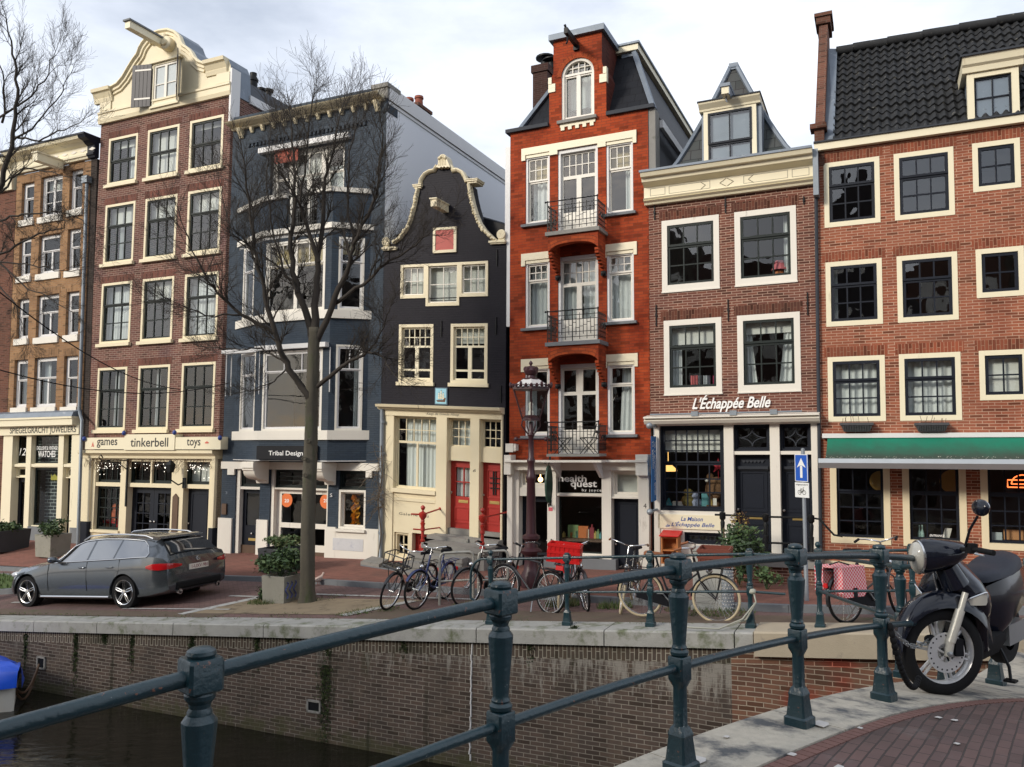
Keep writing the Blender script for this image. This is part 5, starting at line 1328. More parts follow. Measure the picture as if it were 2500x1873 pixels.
# white stones beside the arch
mb=MB(H5)
for sgn, x0 in((-1, g0), (1, g1)):
 zm=gsh
 a, b=(x0-.015, x0+.16)if sgn<0 else(x0-.16, x0+.015);mb=MB(H5)
 mb.box(a, b, -.1, .025, zm-.22, zm-.12);mb.box(a, b, -.1, .02, zm-.115, zm-.02)
 c, d=(a, a+.085)if sgn<0 else(b-.085, b)
 mb.box(c, d, -.1, .03, zm-.02, zm+.14)
 obj('stone_block', mb, M['cream2'], h5)
mb=MB(H5);zs=aw5[1]-.02
mb.box(aw5[0]-.03, aw5[2]+.03, 0, .03, zs-.155, zs-.075)
for k in range(5):x=aw5[0]+.03+(aw5[2]-aw5[0]-.09)*k/4;mb.box(x-.04, x+.05, 0, .03, zs-.235, zs-.155)
obj('dentil_sill', mb, M['cream2'], h5)
mb=MB(H5);mb.box(aw5[0]-.09, aw5[2]+.07, -.1, .09, zs-.075, zs-.005);obj('stone_sill', mb, M['stone'], h5)
# arched window
mb=MB(H5)
sweep(mb, [(aw5[0], aw5[1])]+arch[::-1]+[(aw5[2], aw5[1])], [(0, -.16), (0, -.02), (.06, -.03), (.06, -.16)], side=1)
WA=obj('arched_window', mb, M['white'], h5, smooth=30)
mb=MB(H5);hz=aw5[3]+.05
mb.box(aw5[0]+.05, aw5[2]-.05, -.15, -.05, hz-.05, hz);mb.box(am-.05, am+.05, -.15, -.06, aw5[1]+.06, hz-.05)
for a, b in((aw5[0]+.05, aw5[0]+.095), (aw5[2]-.095, aw5[2]-.05)):mb.box(a, b, -.15, -.07, aw5[1]+.06, hz-.05)
mb.box(aw5[0]+.05, aw5[2]-.05, -.15, -.055, aw5[1]+.0, aw5[1]+.07);mb.box(aw5[0]+.05, aw5[2]-.05, -.15, -.074, hz-.085, hz-.05)
for k in(-1.0, 0, 1.0):
 x=am+k*.15;mb.box(x-.010, x+.010, -.14, -.08, hz, aw5[3]+math.sqrt(max(.01, ar**2-(k*.15)**2))*.9)
mb.box(aw5[0]+.08, aw5[2]-.08, -.14, -.085, hz+.13, hz+.148)
obj('sash', mb, M['white'], WA)
mb=MB(H5);mb.prism(hp[::-1], -.126, -.124);obj('pane', mb, M['glass_hi'], WA)
obj('curtain', curtain_mb(H5, aw5[0]+.1, aw5[2]-.1, aw5[1]+.1, hz, -.35, amp=.01), M['curtain'], WA, smooth=180)
# rows of windows
for i, q in enumerate(W5):
 r_, c_=i//3, i%3
 if c_!=1:
  cols=((.36, 3, 2), (.64, 1, 1))if r_==0 else(((.27, 3, 2), (.73, 1, 1))if r_==1 else((.28, 1, 1), (.72, 1, 1)))
  cur=['yblind:.34 sheer:.1:.8', None, 'yblind:.34 sheer:.6:1', 'full', None, 'full', 'sheer:0:.25', None, 'swing:.4:1:-.25'][i]
  win(H5, h5, q, M['white2'], M['white'], cols, fw=.05, sw=.04, bar=.02, rail=.08, deep=-.13, proud=-.02, glass='glass_hi' if r_<2 else 'glass', cur=cur, top_fw=.10)
  mb=MB(H5);mb.box(q[0]-.09, q[2]+.07, -.1, .09, q[1]-.065, q[1]-.005);obj('stone_sill', mb, M['bluestone'], h5)
  mb=MB(H5);mb.box(q[0]+.01, q[2]-.01, -.06, .008, q[3]-.075, q[3]-.002);obj('lintel_moulding', mb, M['cream2'], h5)
 else:
  hb=.36 if r_==0 else(.27 if r_==1 else .28)
  win(H5, h5, (q[0], q[1]+.02, q[2], q[3]), M['white2'], M['white'], ((.3, 5, 2), (.45, 2, 1, .12), (.25, 2, 1, .12))if r_<2 else((.3, 2, 1, .17), (.45, 2, 1, .12), (.25, 2, 1, .12)), fw=.06, sw=.045, bar=.02, rail=.08, deep=-.14, proud=-.02, steps=False, glass='glass_hi' if r_<2 else 'glass', cur=(None, 'sheer:0:.46 sheer:.54:1', None)[r_], top_fw=.09)
  # closed lower door panels
  mb=MB(H5);h_=q[3]-q[1]-.3;x0_, x1_=q[0]+.1, q[2]-.1
  mb.box(x0_, x1_, -.125, -.098, q[1]+.03, q[1]+.12+h_*.25)
  for a, b in((x0_+.08, am_-.1)if False else(x0_+.1, (x0_+x1_)/2-.1), ((x0_+x1_)/2+.1, x1_-.1)):mb.box(a, b, -.098, -.088, q[1]+.2, q[1]+h_*.25)
  obj('door_panel', mb, M['white'], h5)
  # cream lintels
def lintel(segs, top, h_, legs, leg_w=.15, leg_h=.45):
 mb=MB(H5)
 for a, b in segs:mb.box(a, b, 0, .035, top-h_, top)
 for a, b, l_ in legs:mb.box(a, b, 0, .034, top-h_-l_, top-h_)
 obj('lintel', mb, M['cream2'], h5)
e=.13
lintel([(col[0][0]-.10, col[2][1]+.09)], r1t+.17, .168, [(col[0][0]-.10, col[0][0]-.002, .13), (col[0][1]+.002, col[1][0]-.002, .10), (col[1][1]+.002, col[2][0]-.002, .10), (col[2][1]+.002, col[2][1]+.09, .13)])
for rt_ in(r2t, r3t):
 lintel([(col[0][0]-.10, col[0][1]-.01)], rt_+.17, .168, [(col[0][0]-.10, col[0][0]-.002, .13)]);lintel([(col[2][0]-.09, col[2][1]+.08)], rt_+.17, .168, [(col[2][0]-.09, col[2][0]-.002, .13), (col[2][1]+.002, col[2][1]+.08, .13)])
 # balconies on arched brick corbels
bs0, bs1=V5(14, 600, 880, .62), V5(14, 1150, 850, .62)
bs0=V5(14, 605, 700, .60);bs1=V5(14, 1143, 700, .60)
def balcony(zf_, corb, name='balcony', stone=M['stone'], nd_=.60):
 mb=MB(H5)
 if corb:mb.box(bs0-.05, bs1+.05, .0, nd_+.04, zf_-.085, zf_)
 else:mb.box(bs0-.02, bs1+.02, .1, nd_+.02, zf_-.06, zf_)
 B=obj(name, mb, stone, h5)
 if corb:
  mb=MB(H5);zt_=zf_-.085;za=zt_-.16;mid=(bs0+bs1)/2;hw=(bs1-bs0)/2
  pts=[(bs0+.0, zt_), (bs0+.0, za-.20)]
  for k in range(13):
   u_=-1+2*k/12;pts.append((mid+u_*(hw-.09), za-.15+.12*math.sqrt(max(0, 1-(u_*.98)**2))))
  pts+=[(bs1, za-.20), (bs1, zt_)]
  mb.prism(pts[::-1], nd_-.22, nd_-.02, 0, 0)
  N_=24
  for k in range(N_):
   u0, u1=-1+2*k/N_, -1+2*(k+1)/N_
   f=lambda u_:za-.15+.12*math.sqrt(max(0, 1-(u_*.98)**2))
   mb.face([(mid+u0*(hw-.09), nd_-.017, f(u0)+.004), (mid+u1*(hw-.09), nd_-.017, f(u1)+.004), (mid+u1*(hw-.03), nd_-.017, f(u1)+.145), (mid+u0*(hw-.03), nd_-.017, f(u0)+.145)], 1, [(0, k*.065), (0, k*.065+.065), (.145, k*.065+.065), (.145, k*.065)])
  mb.box(bs0+.09, bs1-.09, 0, nd_-.22, zt_-.04, zt_-.003, 0)
  # stepped side corbels
  for a, b in((bs0, bs0+.085), (bs1-.085, bs1)):
   for k in range(7):
    nk=(nd_-.03)*(1-(k/7)**1.6);z1_=zt_-.36-k*.065
    mb.box(a, b, 0, nk, z1_-.065, z1_-.010, 0);mb.box(a+.008, b-.008, 0, nk-.02, z1_-.010, z1_, 0)
   mb.box(a, b, 0, nd_-.22, zt_-.36, zt_-.004, 0)
  obj('corbel_arch', mb, [B_RED, B_RED_S], B)
  mb=MB(H5)
  for a in(bs0+.042, bs1-.042):
   mb=MB(H5);mb.box(a-.05, a+.05, 0, .1, zt_-.92, zt_-.82);mb.lathe([(0, .15), (.04, .14), (.04, .08)], (a, 0, zt_-.87), 10, axis='y');obj('corbel_foot', mb, M['iron'], B)
   # railing
 mb=MB(H5);zr=zf_+.70;n1=nd_
 mb.tube([(bs0-.03, n1, zr), (bs1+.02, n1, zr)], .014, 8)
 for x in(bs0, (bs0+bs1)/2, bs1):mb.box(x-.009, x+.009, n1-.009, n1+.009, zf_, zr);mb.blob((x, n1, zr+.01), (.02, .02, .02), nu=6, nv=4)
 mb.blob((bs0-.05, n1, zr), (.028, .025, .025), nu=6, nv=4)
 RZ=[zf_+.70*v for v in(.14, .30, .70, .84)]
 for z in RZ:mb.box(bs0, bs1, n1-.006, n1+.006, z-.0065, z+.0065)
 N_=14
 for k in range(N_+1):
  x=bs0+(bs1-bs0)*k/N_
  z0_, z1_=(zf_+.04, zf_+.63)if k%2 else(zf_+.15, zf_+.53)
  mb.box(x-.006, x+.006, n1-.006, n1+.006, z0_, z1_)
  if k<N_ and k%2==0:
   mb.box(x, x+(bs1-bs0)/N_, n1-.005, n1+.005, zf_+(.35 if k%4 else .29), zf_+(.362 if k%4 else .302))
  elif k<N_:mb.box(x, x+(bs1-bs0)/N_, n1-.005, n1+.005, zf_+(.32 if k%4==1 else .41), zf_+(.332 if k%4==1 else .422))
 for x in(bs0, bs1):
  for z in RZ:mb.box(x-.006, x+.006, .02, n1, z-.0065, z+.0065)
  mb.tube([(x, .02, zr-.08), (x, n1, zr-.08)], .010, 6)
  for k in range(1, 7):mb.box(x-.007, x+.007, n1*k/7-.007, n1*k/7+.007, zf_+.05, zf_+.62)
  for k in range(3):mb.torus((x, .1+.18*k, zf_+.35), .06, .009, axis='x', n=12, k=5)
 obj('balcony_railing', mb, M['iron'], B)
 return B
balcony(d1b, True);balcony(d2b, True, stone=M['bluestone']);balcony(d3b+.06, False)
# folding chairs on the lowest balcony
for k, x in enumerate((770, 1050)):
 n_=.36;sx=V5(16, x, 80, n_);z0_=d3b+.06
 c=thing('folding_chair', 'black folding chair on the lowest balcony, %s'%('left of the pair' if k==0 else 'right of the pair, taller'), 'chair', H5(Vector((sx, n_, z0_))), group='balcony chairs')
 sg=1 if k else-1
 mb=MB(H5);mb.box(sx-.15, sx+.15, n_-.14, n_+.14, z0_+.34, z0_+.36);obj('seat', mb, M['iron'], c)
 for n2 in(n_-.13, n_+.13):
  mb=MB(H5);mb.tube([(sx-.16, n2, z0_), (sx+.16, n2, z0_+.35)], .009, 6);obj('leg', mb, M['iron'], c)
  mb=MB(H5);mb.tube([(sx+.16, n2, z0_), (sx-.16, n2, z0_+.35)], .009, 6);obj('leg', mb, M['iron'], c)
 mb=MB(H5)
 for n2 in(n_-.12, n_+.12):mb.tube([(sx+sg*.13, n2, z0_+.34), (sx+sg*.23, n2, z0_+(.66 if k else .52))], .010, 6)
 mb.box(sx+sg*.20-.01, sx+sg*.20+.01, n_-.12, n_+.12, z0_+.45, z0_+.51)
 obj('backrest', mb, M['iron'], c)
 # shop front
zb5=H5.z0(s5L, .38)
pL, pR=V5(16, 252, 600), V5(16, 1605, 600)
xo=[V5(16, v, 600)for v in(305, 612, 705, 1197, 1298, 1607)]
ta, tb_=T5(16, 900, 300), T5(16, 900, 212)
SF=[(s5L+.02, tb_, s5R-.01, tsh5, -.1, .34), (s5L+.02, ta, s5R-.01, tb_, -.16, .12), (s5L+.02, zb5-.3, pL, tb_, -.2, .16), (pR, zb5-.3, s5R-.02, tb_, -.2, .16), (s5L, ta-.1, pL+.02, tsh5+.12, -.2, .3), (pR-.02, ta-.1, s5R, tsh5+.12, -.2, .3)]
SF+=[(pL, zb5-.3, xo[0], ta, -.2, .06), (xo[1], zb5-.3, xo[2], ta, -.2, .06), (xo[3], zb5-.3, xo[4], ta, -.2, .06)]
tt0=T5(16, 900, 578);tt1=T5(16, 900, 552)
SF+=[(xo[2], tt0, xo[3], tt1, -.18, .03), (xo[0], tt0-.02, xo[1], tt1+.12, -.18, .03), (xo[4], tt0-.04, xo[5], tt1-.05, -.18, .03), (xo[2], T5(16, 900, 1235), xo[3], T5(16, 900, 1205), -.18, .08)]
SF+=[(bs0-.1, tb_+.003, bs1+.1, tsh5+.004, .34, .72)]
SFO=boxes(H5, SF, M['white'], 'shopfront', h5)
mb=MB(H5)
for x in(bs0+.1, bs1-.1):mb.prism([(x-.03, ta-.05)]+[(x+.03, ta-.05), (x+.03, tb_), (x-.03, tb_)], .06, .1);mb.prof([(.1, tb_-.35), (.13, tb_-.35), (.6, tb_-.03), (.6, tb_), (.1, tb_)], x-.035, x+.035)
obj('balcony_bracket', mb, M['white2'], SFO)
win(H5, h5, (xo[0], tt1+.12, xo[1], ta), M['white'], M['white'], fw=.06, deep=-.14, proud=-.02, glass='glass_lo')
win(H5, h5, (xo[4], tt1-.05, xo[5], ta), M['white'], M['white'], fw=.05, deep=-.14, proud=-.02, glass='glass_lo', cur='blind:.99')
W=win(H5, h5, (xo[2], tt1, xo[3], ta), M['white'], M['sash'], fw=.008, sw=.012, deep=-.10, proud=-.02, glass='glass_lo')
for txt, b_, bo in(('health', (724, 352, 1025, 428), .02), ('quest', (853, 418, 1137, 508), .02), ('by joyce', (975, 500, 1185, 540), .005)):lettering(H5, W, txt, 16, *b_, -.06, LET_W, bold=bo, space=1.0 if bo>.01 else 1.3)
win(H5, h5, (xo[2], T5(16, 900, 1205), xo[3], tt0), M['white'], M['sash'], fw=.02, sw=.03, deep=-.14, proud=-.02, glass='glass_lo')
mb=MB(H5);mb.box(xo[2]-.3, xo[3]+.32, -.15, .07, zb5-.4, T5(16, 900, 1240));obj('stone_plinth', mb, M['bluestone'], h5)
door(H5, h5, (xo[0], zb5-.05, xo[1], tt0-.02), M['navy'], glazed=((.22, .12, .95, .92), ), deep=-.16, knob=(.9, .42))
door(H5, h5, (xo[4], zb5-.05, xo[5], tt0-.04), M['navy'], panels=((.12, .06, .9, .95), ), deep=-.16, knob=(.08, .42))
lettering(H5, SFO, '4', 16, 1638, 660, 1672, 712, .163)
lettering(H5, SFO, '0', 16, 624, 615, 646, 655, .063)
mb=MB(H5);r=H5.rc(16, 626, 700, 16, 670, 740);mb.box(r[0], r[2], .06, .065, r[1], r[3]);obj('pink_sticker', mb, paint('pink_sticker', (0.6, 0.1, 0.13), 0.5), SFO)
r=H5.rc(15, 160, 1560, 16, 240, 105, n=.15);mb=MB(H5);mb.box(r[0], r[2], .02, .2, r[1], r[3]);mb.box(r[2], r[2]+.06, .02, .18, r[1]+.03, r[3]-.02);obj('meter_box', mb, M['white'], h5)
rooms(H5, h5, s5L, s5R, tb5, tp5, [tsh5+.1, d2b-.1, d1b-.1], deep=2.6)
# hanging oval sign, warm lamp, shop goods
a, b=H5.st(16, 594, 455, .55);hs_=thing('oval_sign', 'green oval sign hanging from an iron bracket beside the health shop', 'sign', H5(Vector((a, .1, b))))
mb=MB(H5)
lp=[[(a+.02*sx_, .42+.2*math.cos(2*PI*k/24), b+.42*math.sin(2*PI*k/24))for k in range(24)]for sx_ in(-1, 1)]
mb.loft(lp);obj('board', mb, paint('dark_green_sign', (0.02, 0.06, 0.04), 0.4), hs_)
mb=MB(H5);mb.loft([[(a+.021*1+.003*sx_, .42+.18*math.cos(2*PI*k/24), b+.39*math.sin(2*PI*k/24))for k in range(24)]for sx_ in(0, 1)])
x_=V5(16, 645, 440);mb2=MB(H5)
mb2.box(x_-.02, x_+.02, .07, .1, b-.5, b+.62);mb2.tube([(x_, .1, b+.48), (a, .42, b+.5), (a, .65, b+.48)], .016, 6);mb2.tube([(a, .42, b+.5), (a, .42, b+.4)], .012, 5);mb2.tube([(x_, .1, b-.45), (x_+.02, .2, b-.52), (x_, .22, b-.42)], .014, 5)
obj('sign_bracket', mb2, M['iron'], hs_)
a, b=H5.st(16, 528, 402, -.5);mb=MB(H5);mb.blob((a, -.5, b), (.06, .06, .06));mb.tube([(a, -.5, b+.05), (a, -.5, b+.35)], .01, 5)
tag(obj('lit_bulb', mb, M['bulb'], loc=H5(Vector((a, -.5, b)))), 'small glowing bulb behind the transom left of the health shop', 'lamp')
GOODS=[paint('box_%s'%c, v, .6)for c, v in(('ochre', (0.5, 0.35, 0.1)), ('green', (0.2, 0.3, 0.12)), ('teal', (0.1, 0.3, 0.32)), ('orange', (0.55, 0.16, 0.04)), ('pale', (0.55, 0.5, 0.4)), ('wine', (0.25, 0.03, 0.04)))]
zs_=T5(16, 900, 1030, -.4)
mb=MB(H5);mb.box(xo[2], xo[3], -.8, -.2, T5(16, 900, 1030, -.4)-.06, T5(16, 900, 1030, -.4));obj('display_shelf', mb, M['wooddark'], h5)
for k, (x, wd, hh_)in enumerate(((780, .05, .12), (885, .26, .36), (925, .06, .2), (990, .25, .34), (1040, .07, .25), (1085, .1, .3), (1120, .05, .16), (1150, .07, .2), (1175, .06, .14), (865, .06, .15))):
 a=V5(16, x, 1000, -.45);mb=MB(H5);mb.box(a-wd/2, a+wd/2, -.5, -.42, zs_, zs_+hh_*.8);
 if wd<.12:mb.lathe([(wd*.25, 0), (wd*.25, hh_*.25), (0, hh_*.25)], (a, -.46, zs_+hh_*.8), 8)
 tag(obj('shop_goods', mb, GOODS[k%6], loc=H5(Vector((a, -.46, zs_)))), 'small packs and bottles on display in the health shop window', 'goods', 'goods in the health shop window')
 # ============================================================ H6: brown brick house with slate attic pyramid
B_H6=brick('brown_mixed_brick', (0.20, 0.076, 0.05), (0.145, 0.058, 0.044), (0.44, 0.30, 0.225), stain=(0.09, 0.05, 0.045), stain_amt=.3, dark=.4, h=.056, mort=.014, third=(0.85, 0.85, 0.9), thirdamt=.4, sscale=.6)
B_H6S=brick('brown_soldier2', (0.16, 0.055, 0.035), (0.10, 0.04, 0.03), (0.24, 0.13, 0.09), rot=PI/2, dark=.4, h=.062)
SLATE2=brick('green_grey_slate', (0.055, 0.068, 0.066), (0.085, 0.088, 0.088), (0.012, 0.013, 0.015), w=.36, h=.24, mort=.014, stain=(0.10, 0.07, 0.07), stain_amt=.25, dark=.75, rough=.6)
H6=Frame(0.45, (tp(18, 145, 110), tp(19, 160, 780)))
V6=lambda k, x, y, n=0.0:H6.st(k, x, y, n)[0]
T6=lambda k, x, y, n=0.0:H6.st(k, x, y, n)[1]
s6L, s6R=V6(19, 158, 700), V6(19, 1985, 700)
tb6=H6.z0(s6L, .45)-.5
h6=thing('slate_attic_house', 'brown brick house with a steep slate attic over a children shop', 'house', H6(Vector((s6L, 0, .45))), group='canal houses')
tc6=(T6(17, 150, 1640)+T6(17, 1900, 1435))/2
wq=[H6.rc(18, 289, 270, 18, 916, 985), H6.rc(18, 1072, 170, 18, 1752, 900), H6.rc(18, 312, 1345, 19, 942, 565), H6.rc(18, 1102, 1285, 19, 1795, 545)]
for r_ in(0, 2):
 t0_=(wq[r_][1]+wq[r_+1][1])/2;t1_=(wq[r_][3]+wq[r_+1][3])/2
 for c in(0, 1):wq[r_+c]=(wq[r_+c][0], t0_, wq[r_+c][2], t1_)
tsh6=T6(19, 1000, 900)
ol=[(s6L, tb6), (s6R, tb6), (s6R, tc6+.4), (s6L, tc6+.4)]
shop6=(s6L+.02, tb6+.02, s6R-.02, tsh6)
mb=MB(H6);mb.wall(ol, wq+[shop6], reveal=.12);body(mb, ol, 11, 2, 3)
for q in wq:soldier(mb, q, 1, .21)
obj('wall', mb, [B_H6, B_H6S, B_H6, M['lead2']], h6)
cur6=[None, 'sheer:.85:1', 'blind:.3 sheer:.0:.22', 'blind:.2 swing:0:.14:.9 swing:.8:1:-.7']
for q, c in zip(wq, cur6):win(H6, h6, q, M['white'], M['sash'], ((.36, 3, 1), (.64, 3, 2)), fw=.12, sw=.055, bar=.028, rail=.1, deep=-.07, proud=.015, bot_fw=.14, cur=c, glass='glass_hi' if c is None else 'glass', sill=M['white'], sillh=.03, silld=.03, sillx=.01)
mb=MB(H6)
for k, x, y0, y1 in((18, 212, 100, 250), (18, 975, 10, 180), (18, 1820, 0, 85), (18, 230, 1170, 1400), (18, 1005, 1110, 1345), (18, 1860, 1035, 1280)):mb=MB(H6);anchor(mb, H6, k, x, y0, y1);obj('wall_anchor', mb, M['iron'], h6)
# cornice
tq1=(T6(17, 95, 1275, .45)+T6(17, 1900, 1030, .45))/2;hc=tq1-tc6
CO=cornice(H6, h6, s6L-.06, s6R+.0, [(-.1, tc6), (.10, tc6), (.12, tc6+.06*hc), (.18, tc6+.12*hc), (.16, tc6+.13*hc), (.2, tc6+.2*hc), (.13, tc6+.22*hc), (.13, tc6+.6*hc), (.2, tc6+.66*hc), (.32, tc6+.72*hc), (.34, tc6+.84*hc), (.42, tc6+.86*hc), (.46, tc6+hc), (-.1, tc6+hc)], M['cream2'])
GRV=paint('groove_line', (0.30, 0.27, 0.2), .6, bump=0)
mb=MB(H6);za, zb_=tc6+.28*hc, tc6+.55*hc
def rectline(mb, a, b, z0_, z1_, n_=.132, w_=.012):
 mb.box(a, b, n_-.004, n_, z0_, z0_+w_);mb.box(a, b, n_-.004, n_, z1_-w_, z1_);mb.box(a, a+w_, n_-.004, n_+.001, z0_, z1_);mb.box(b-w_, b, n_-.004, n_+.001, z0_, z1_)
wd=s6R-s6L
rectline(mb, s6L+.08, s6L+.42, za, zb_);rectline(mb, s6R-.42, s6R-.08, za, zb_);rectline(mb, s6L+.5, s6L+wd*.40, za, zb_);rectline(mb, s6L+wd*.60, s6R-.5, za, zb_)
cx_=s6L+wd/2;zc=(za+zb_)/2
for sg in(-1, 1):
 for f in(.16, .5):mb.tube([(cx_+sg*f*.9, .133, zc), (cx_+sg*(f-.15 if f<.3 else f+.12)*.9, .133, za if True else 0)], .008, 4);mb.tube([(cx_+sg*f*.9, .133, zc), (cx_+sg*(f-.15 if f<.3 else f+.12)*.9, .133, zb_)], .008, 4)
obj('frieze_lines', mb, GRV, CO)
mb=MB(H6);mb.box(s6L-.08, s6R+.0, -.4, .48, tq1, tq1+.05);obj('gutter', mb, M['lead'], CO)
boxes(H6, [(s6R-.0, tc6-.3, s6R+.1, tq1+.02, -.3, .3)], M['zincpipe'], 'gutter_end', h6)
# slate pyramid attic
ap=H6.st(17, 1062, 150, -.95);rl=H6.st(17, 330, 1238, .1);rr=H6.st(17, 1712, 1040, .1)
ta6=ap[1];zb6_=tq1+.0
sl, sr=rl[0]+.0, rr[0]+.05
w2_=.10
mb=MB(H6)
na, nb=.02, -1.0
# slightly concave sides
def lerp(a, b, f):return a+(b-a)*f
rows=[]
for k in range(9):
 f=k/8;g=f**.86
 rows.append((lerp(sl, ap[0]-w2_, g), lerp(sr, ap[0]+w2_, g), lerp(na, nb, g), zb6_+(ta6-zb6_)*f))
for k in range(8):
 a, b=rows[k], rows[k+1]
 L0=math.hypot(b[3]-a[3], b[2]-a[2])
 mb.face([(a[0], a[2], a[3]), (a[1], a[2], a[3]), (b[1], b[2], b[3]), (b[0], b[2], b[3])])
 mb.face([(a[1], a[2], a[3]), (a[1], -10, a[3]), (b[1], -10, b[3]), (b[1], b[2], b[3])]);mb.face([(a[0], a[2], a[3]), (a[0], -10, a[3]), (b[0], -10, b[3]), (b[0], b[2], b[3])])
mb.face([(rows[8][0], nb, ta6), (rows[8][1], nb, ta6), (rows[8][1], -10, ta6), (rows[8][0], -10, ta6)])
RF=obj('slate_roof', mb, SLATE2, h6)
mb=MB(H6)
for i in(0, 1):mb.tube([(r_[i]+(.02 if i==0 else-.02), r_[2]+.02, r_[3])for r_ in rows], .055, 6)
mb.tube([(rows[8][0]-.02, nb+.02, ta6), (rows[8][1]+.02, nb+.02, ta6)], .055, 6);mb.box(rows[8][0], rows[8][1], nb-.3, nb+.06, ta6-.05, ta6+.1)
obj('hip_flashing', mb, M['lead'], RF, smooth=50)
# dormer
dr=H6.rc(17, 745, 625, 17, 1320, 1150, n=.12)
dz0, dz1=tq1-.0, (T6(17, 745, 630, .12)+T6(17, 1320, 540, .12))/2
dx0, dx1=V6(17, 742, 900, .12), V6(17, 1312, 850, .12)
mb=MB(H6);mb.box(dx0-.05, dx1+.10, -1.6, .05, dz0, dz1);DM=obj('dormer', mb, M['lead'], h6)
win(H6, DM, (dx0, dz0-.25, dx1, dz1), M['cream2'], M['navy'], ((.5, 2, 1), (.5, 2, 1)), fw=.095, sw=.045, rail=.08, deep=.07, proud=.12, top_fw=.06, bot_fw=.06, glass='glass_hi', cur='sheer:-.1:1.1', nparts='window')
mb=MB(H6);mb.prof([(-1.6, dz1), (.14, dz1), (.15, dz1+.04), (.19, dz1+.08), (.24, dz1+.13), (.25, dz1+.17), (-1.6, dz1+.17)], dx0-.09, dx1+.09);obj('dormer_cornice', mb, M['cream2'], DM)
mb=MB(H6);mb.box(dx0-.11, dx1+.11, -1.6, .27, dz1+.17, dz1+.195);obj('dormer_roof', mb, M['lead2'], DM)
hx, hz_=H6.st(17, 970, 400, .5)
mb=MB(H6);mb.box(hx-.07, hx+.08, -.9, .5, hz_-.07, hz_+.08);HB=obj('hoist_beam', mb, M['cream2'], h6)
mb=MB(H6);mb.box(hx-.10, hx+.11, -.9, .53, hz_+.08, hz_+.15);mb.box(hx+.08, hx+.1, -.9, .5, hz_-.1, hz_+.08);mb.tube([(hx, .35, hz_-.07), (hx, .36, hz_-.18), (hx+.03, .36, hz_-.2)], .015, 5);obj('beam_cover', mb, M['lead'], HB)
# lettering on the wall
def script(H, parent, txt, box_, k, n, mat, bold=.02, shear=.35):return lettering(H, parent, txt, k, *box_, n, mat, shear=shear, bold=bold)
LE=MB(H6);r=H6.rc(19, 615, 600, 19, 1465, 765, n=.05)
text_mb(H6, "L'Échappée Belle", r[0], r[2], r[1], r[3], .05, .38, .022, th=.02, mb=LE)
obj('lettering', LE, LET_W, h6)
# shopfront
tq0=T6(19, 1000, 915, .2);tqt=T6(19, 1000, 815, .3)
cornice(H6, h6, s6L-.05, s6R+.02, [(-.1, tq0), (.1, tq0), (.12, tq0+.1*(tqt-tq0)), (.26, tq0+.2*(tqt-tq0)), (.32, tq0+.55*(tqt-tq0)), (.26, tq0+.8*(tqt-tq0)), (.36, tq0+.85*(tqt-tq0)), (.36, tqt), (-.1, tqt+.06)], M['white'], 'shop_cornice')
mb=MB(H6)
mb.tube([(s6L+.1, .34, tqt+.05), (s6R-.3, .34, tqt+.05)], .02, 6)
for x in(650, 1065, 1500):a=V6(19, x, 800, .3);mb.box(a-.07, a+.07, .28, .38, tqt+.0, tqt+.1)
obj('lamp_rail', mb, M['zincpipe'], h6)
zb6=H6.z0(s6L, .5)
x6=[V6(19, v, 1200)for v in(270, 965, 1068, 1460, 1565, 1905)]
wb6=T6(20, 600, 432)
zd6=H6.z0(s6L+4, 1.12)
SF=[(s6L+.1, zb6-.4, x6[0], tq0, -.2, .06), (x6[1], zb6-.4, x6[2], tq0, -.2, .06), (x6[3], zd6-.3, x6[4], tq0, -.2, .06), (x6[5], zb6-.4, s6R-.01, tq0, -.2, .06)]
bw0, bw1, bt0, bt1=V6(20, 535, 700), V6(20, 930, 700), T6(20, 700, 790), T6(20, 700, 662)
SF+=[(x6[0], bt1, x6[1], wb6, -.2, .03), (x6[0], zb6-.4, bw0, bt1, -.2, .031), (bw0, zb6-.4, bw1, bt0, -.2, .032), (bw1, zb6-.4, x6[1], bt1, -.2, .031)]
ttd0, ttd1=T6(19, 1260, 1237), T6(19, 1260, 1200)
SF+=[(x6[2], ttd0, x6[3], ttd1, -.2, .03), (x6[4], ttd0, x6[5], ttd1, -.2, .03)]
boxes(H6, SF, M['white'], 'shopfront', h6)
WS=win(H6, h6, (x6[0], wb6, x6[1], tq0), M['navy'], M['navy'], ((.44, 5, 3), (.56, 5, 3)), fw=.05, sw=.05, rail=.09, bar=.028, deep=-.13, proud=-.03, glass='glass_lo', cur='blind:.3')
win(H6, h6, (bw0, bt0, bw1, bt1), M['navy'], M['navy'], ((1, 3, 1), ), fw=.04, deep=-.13, proud=-.03, glass='glass_lo', cur='full')
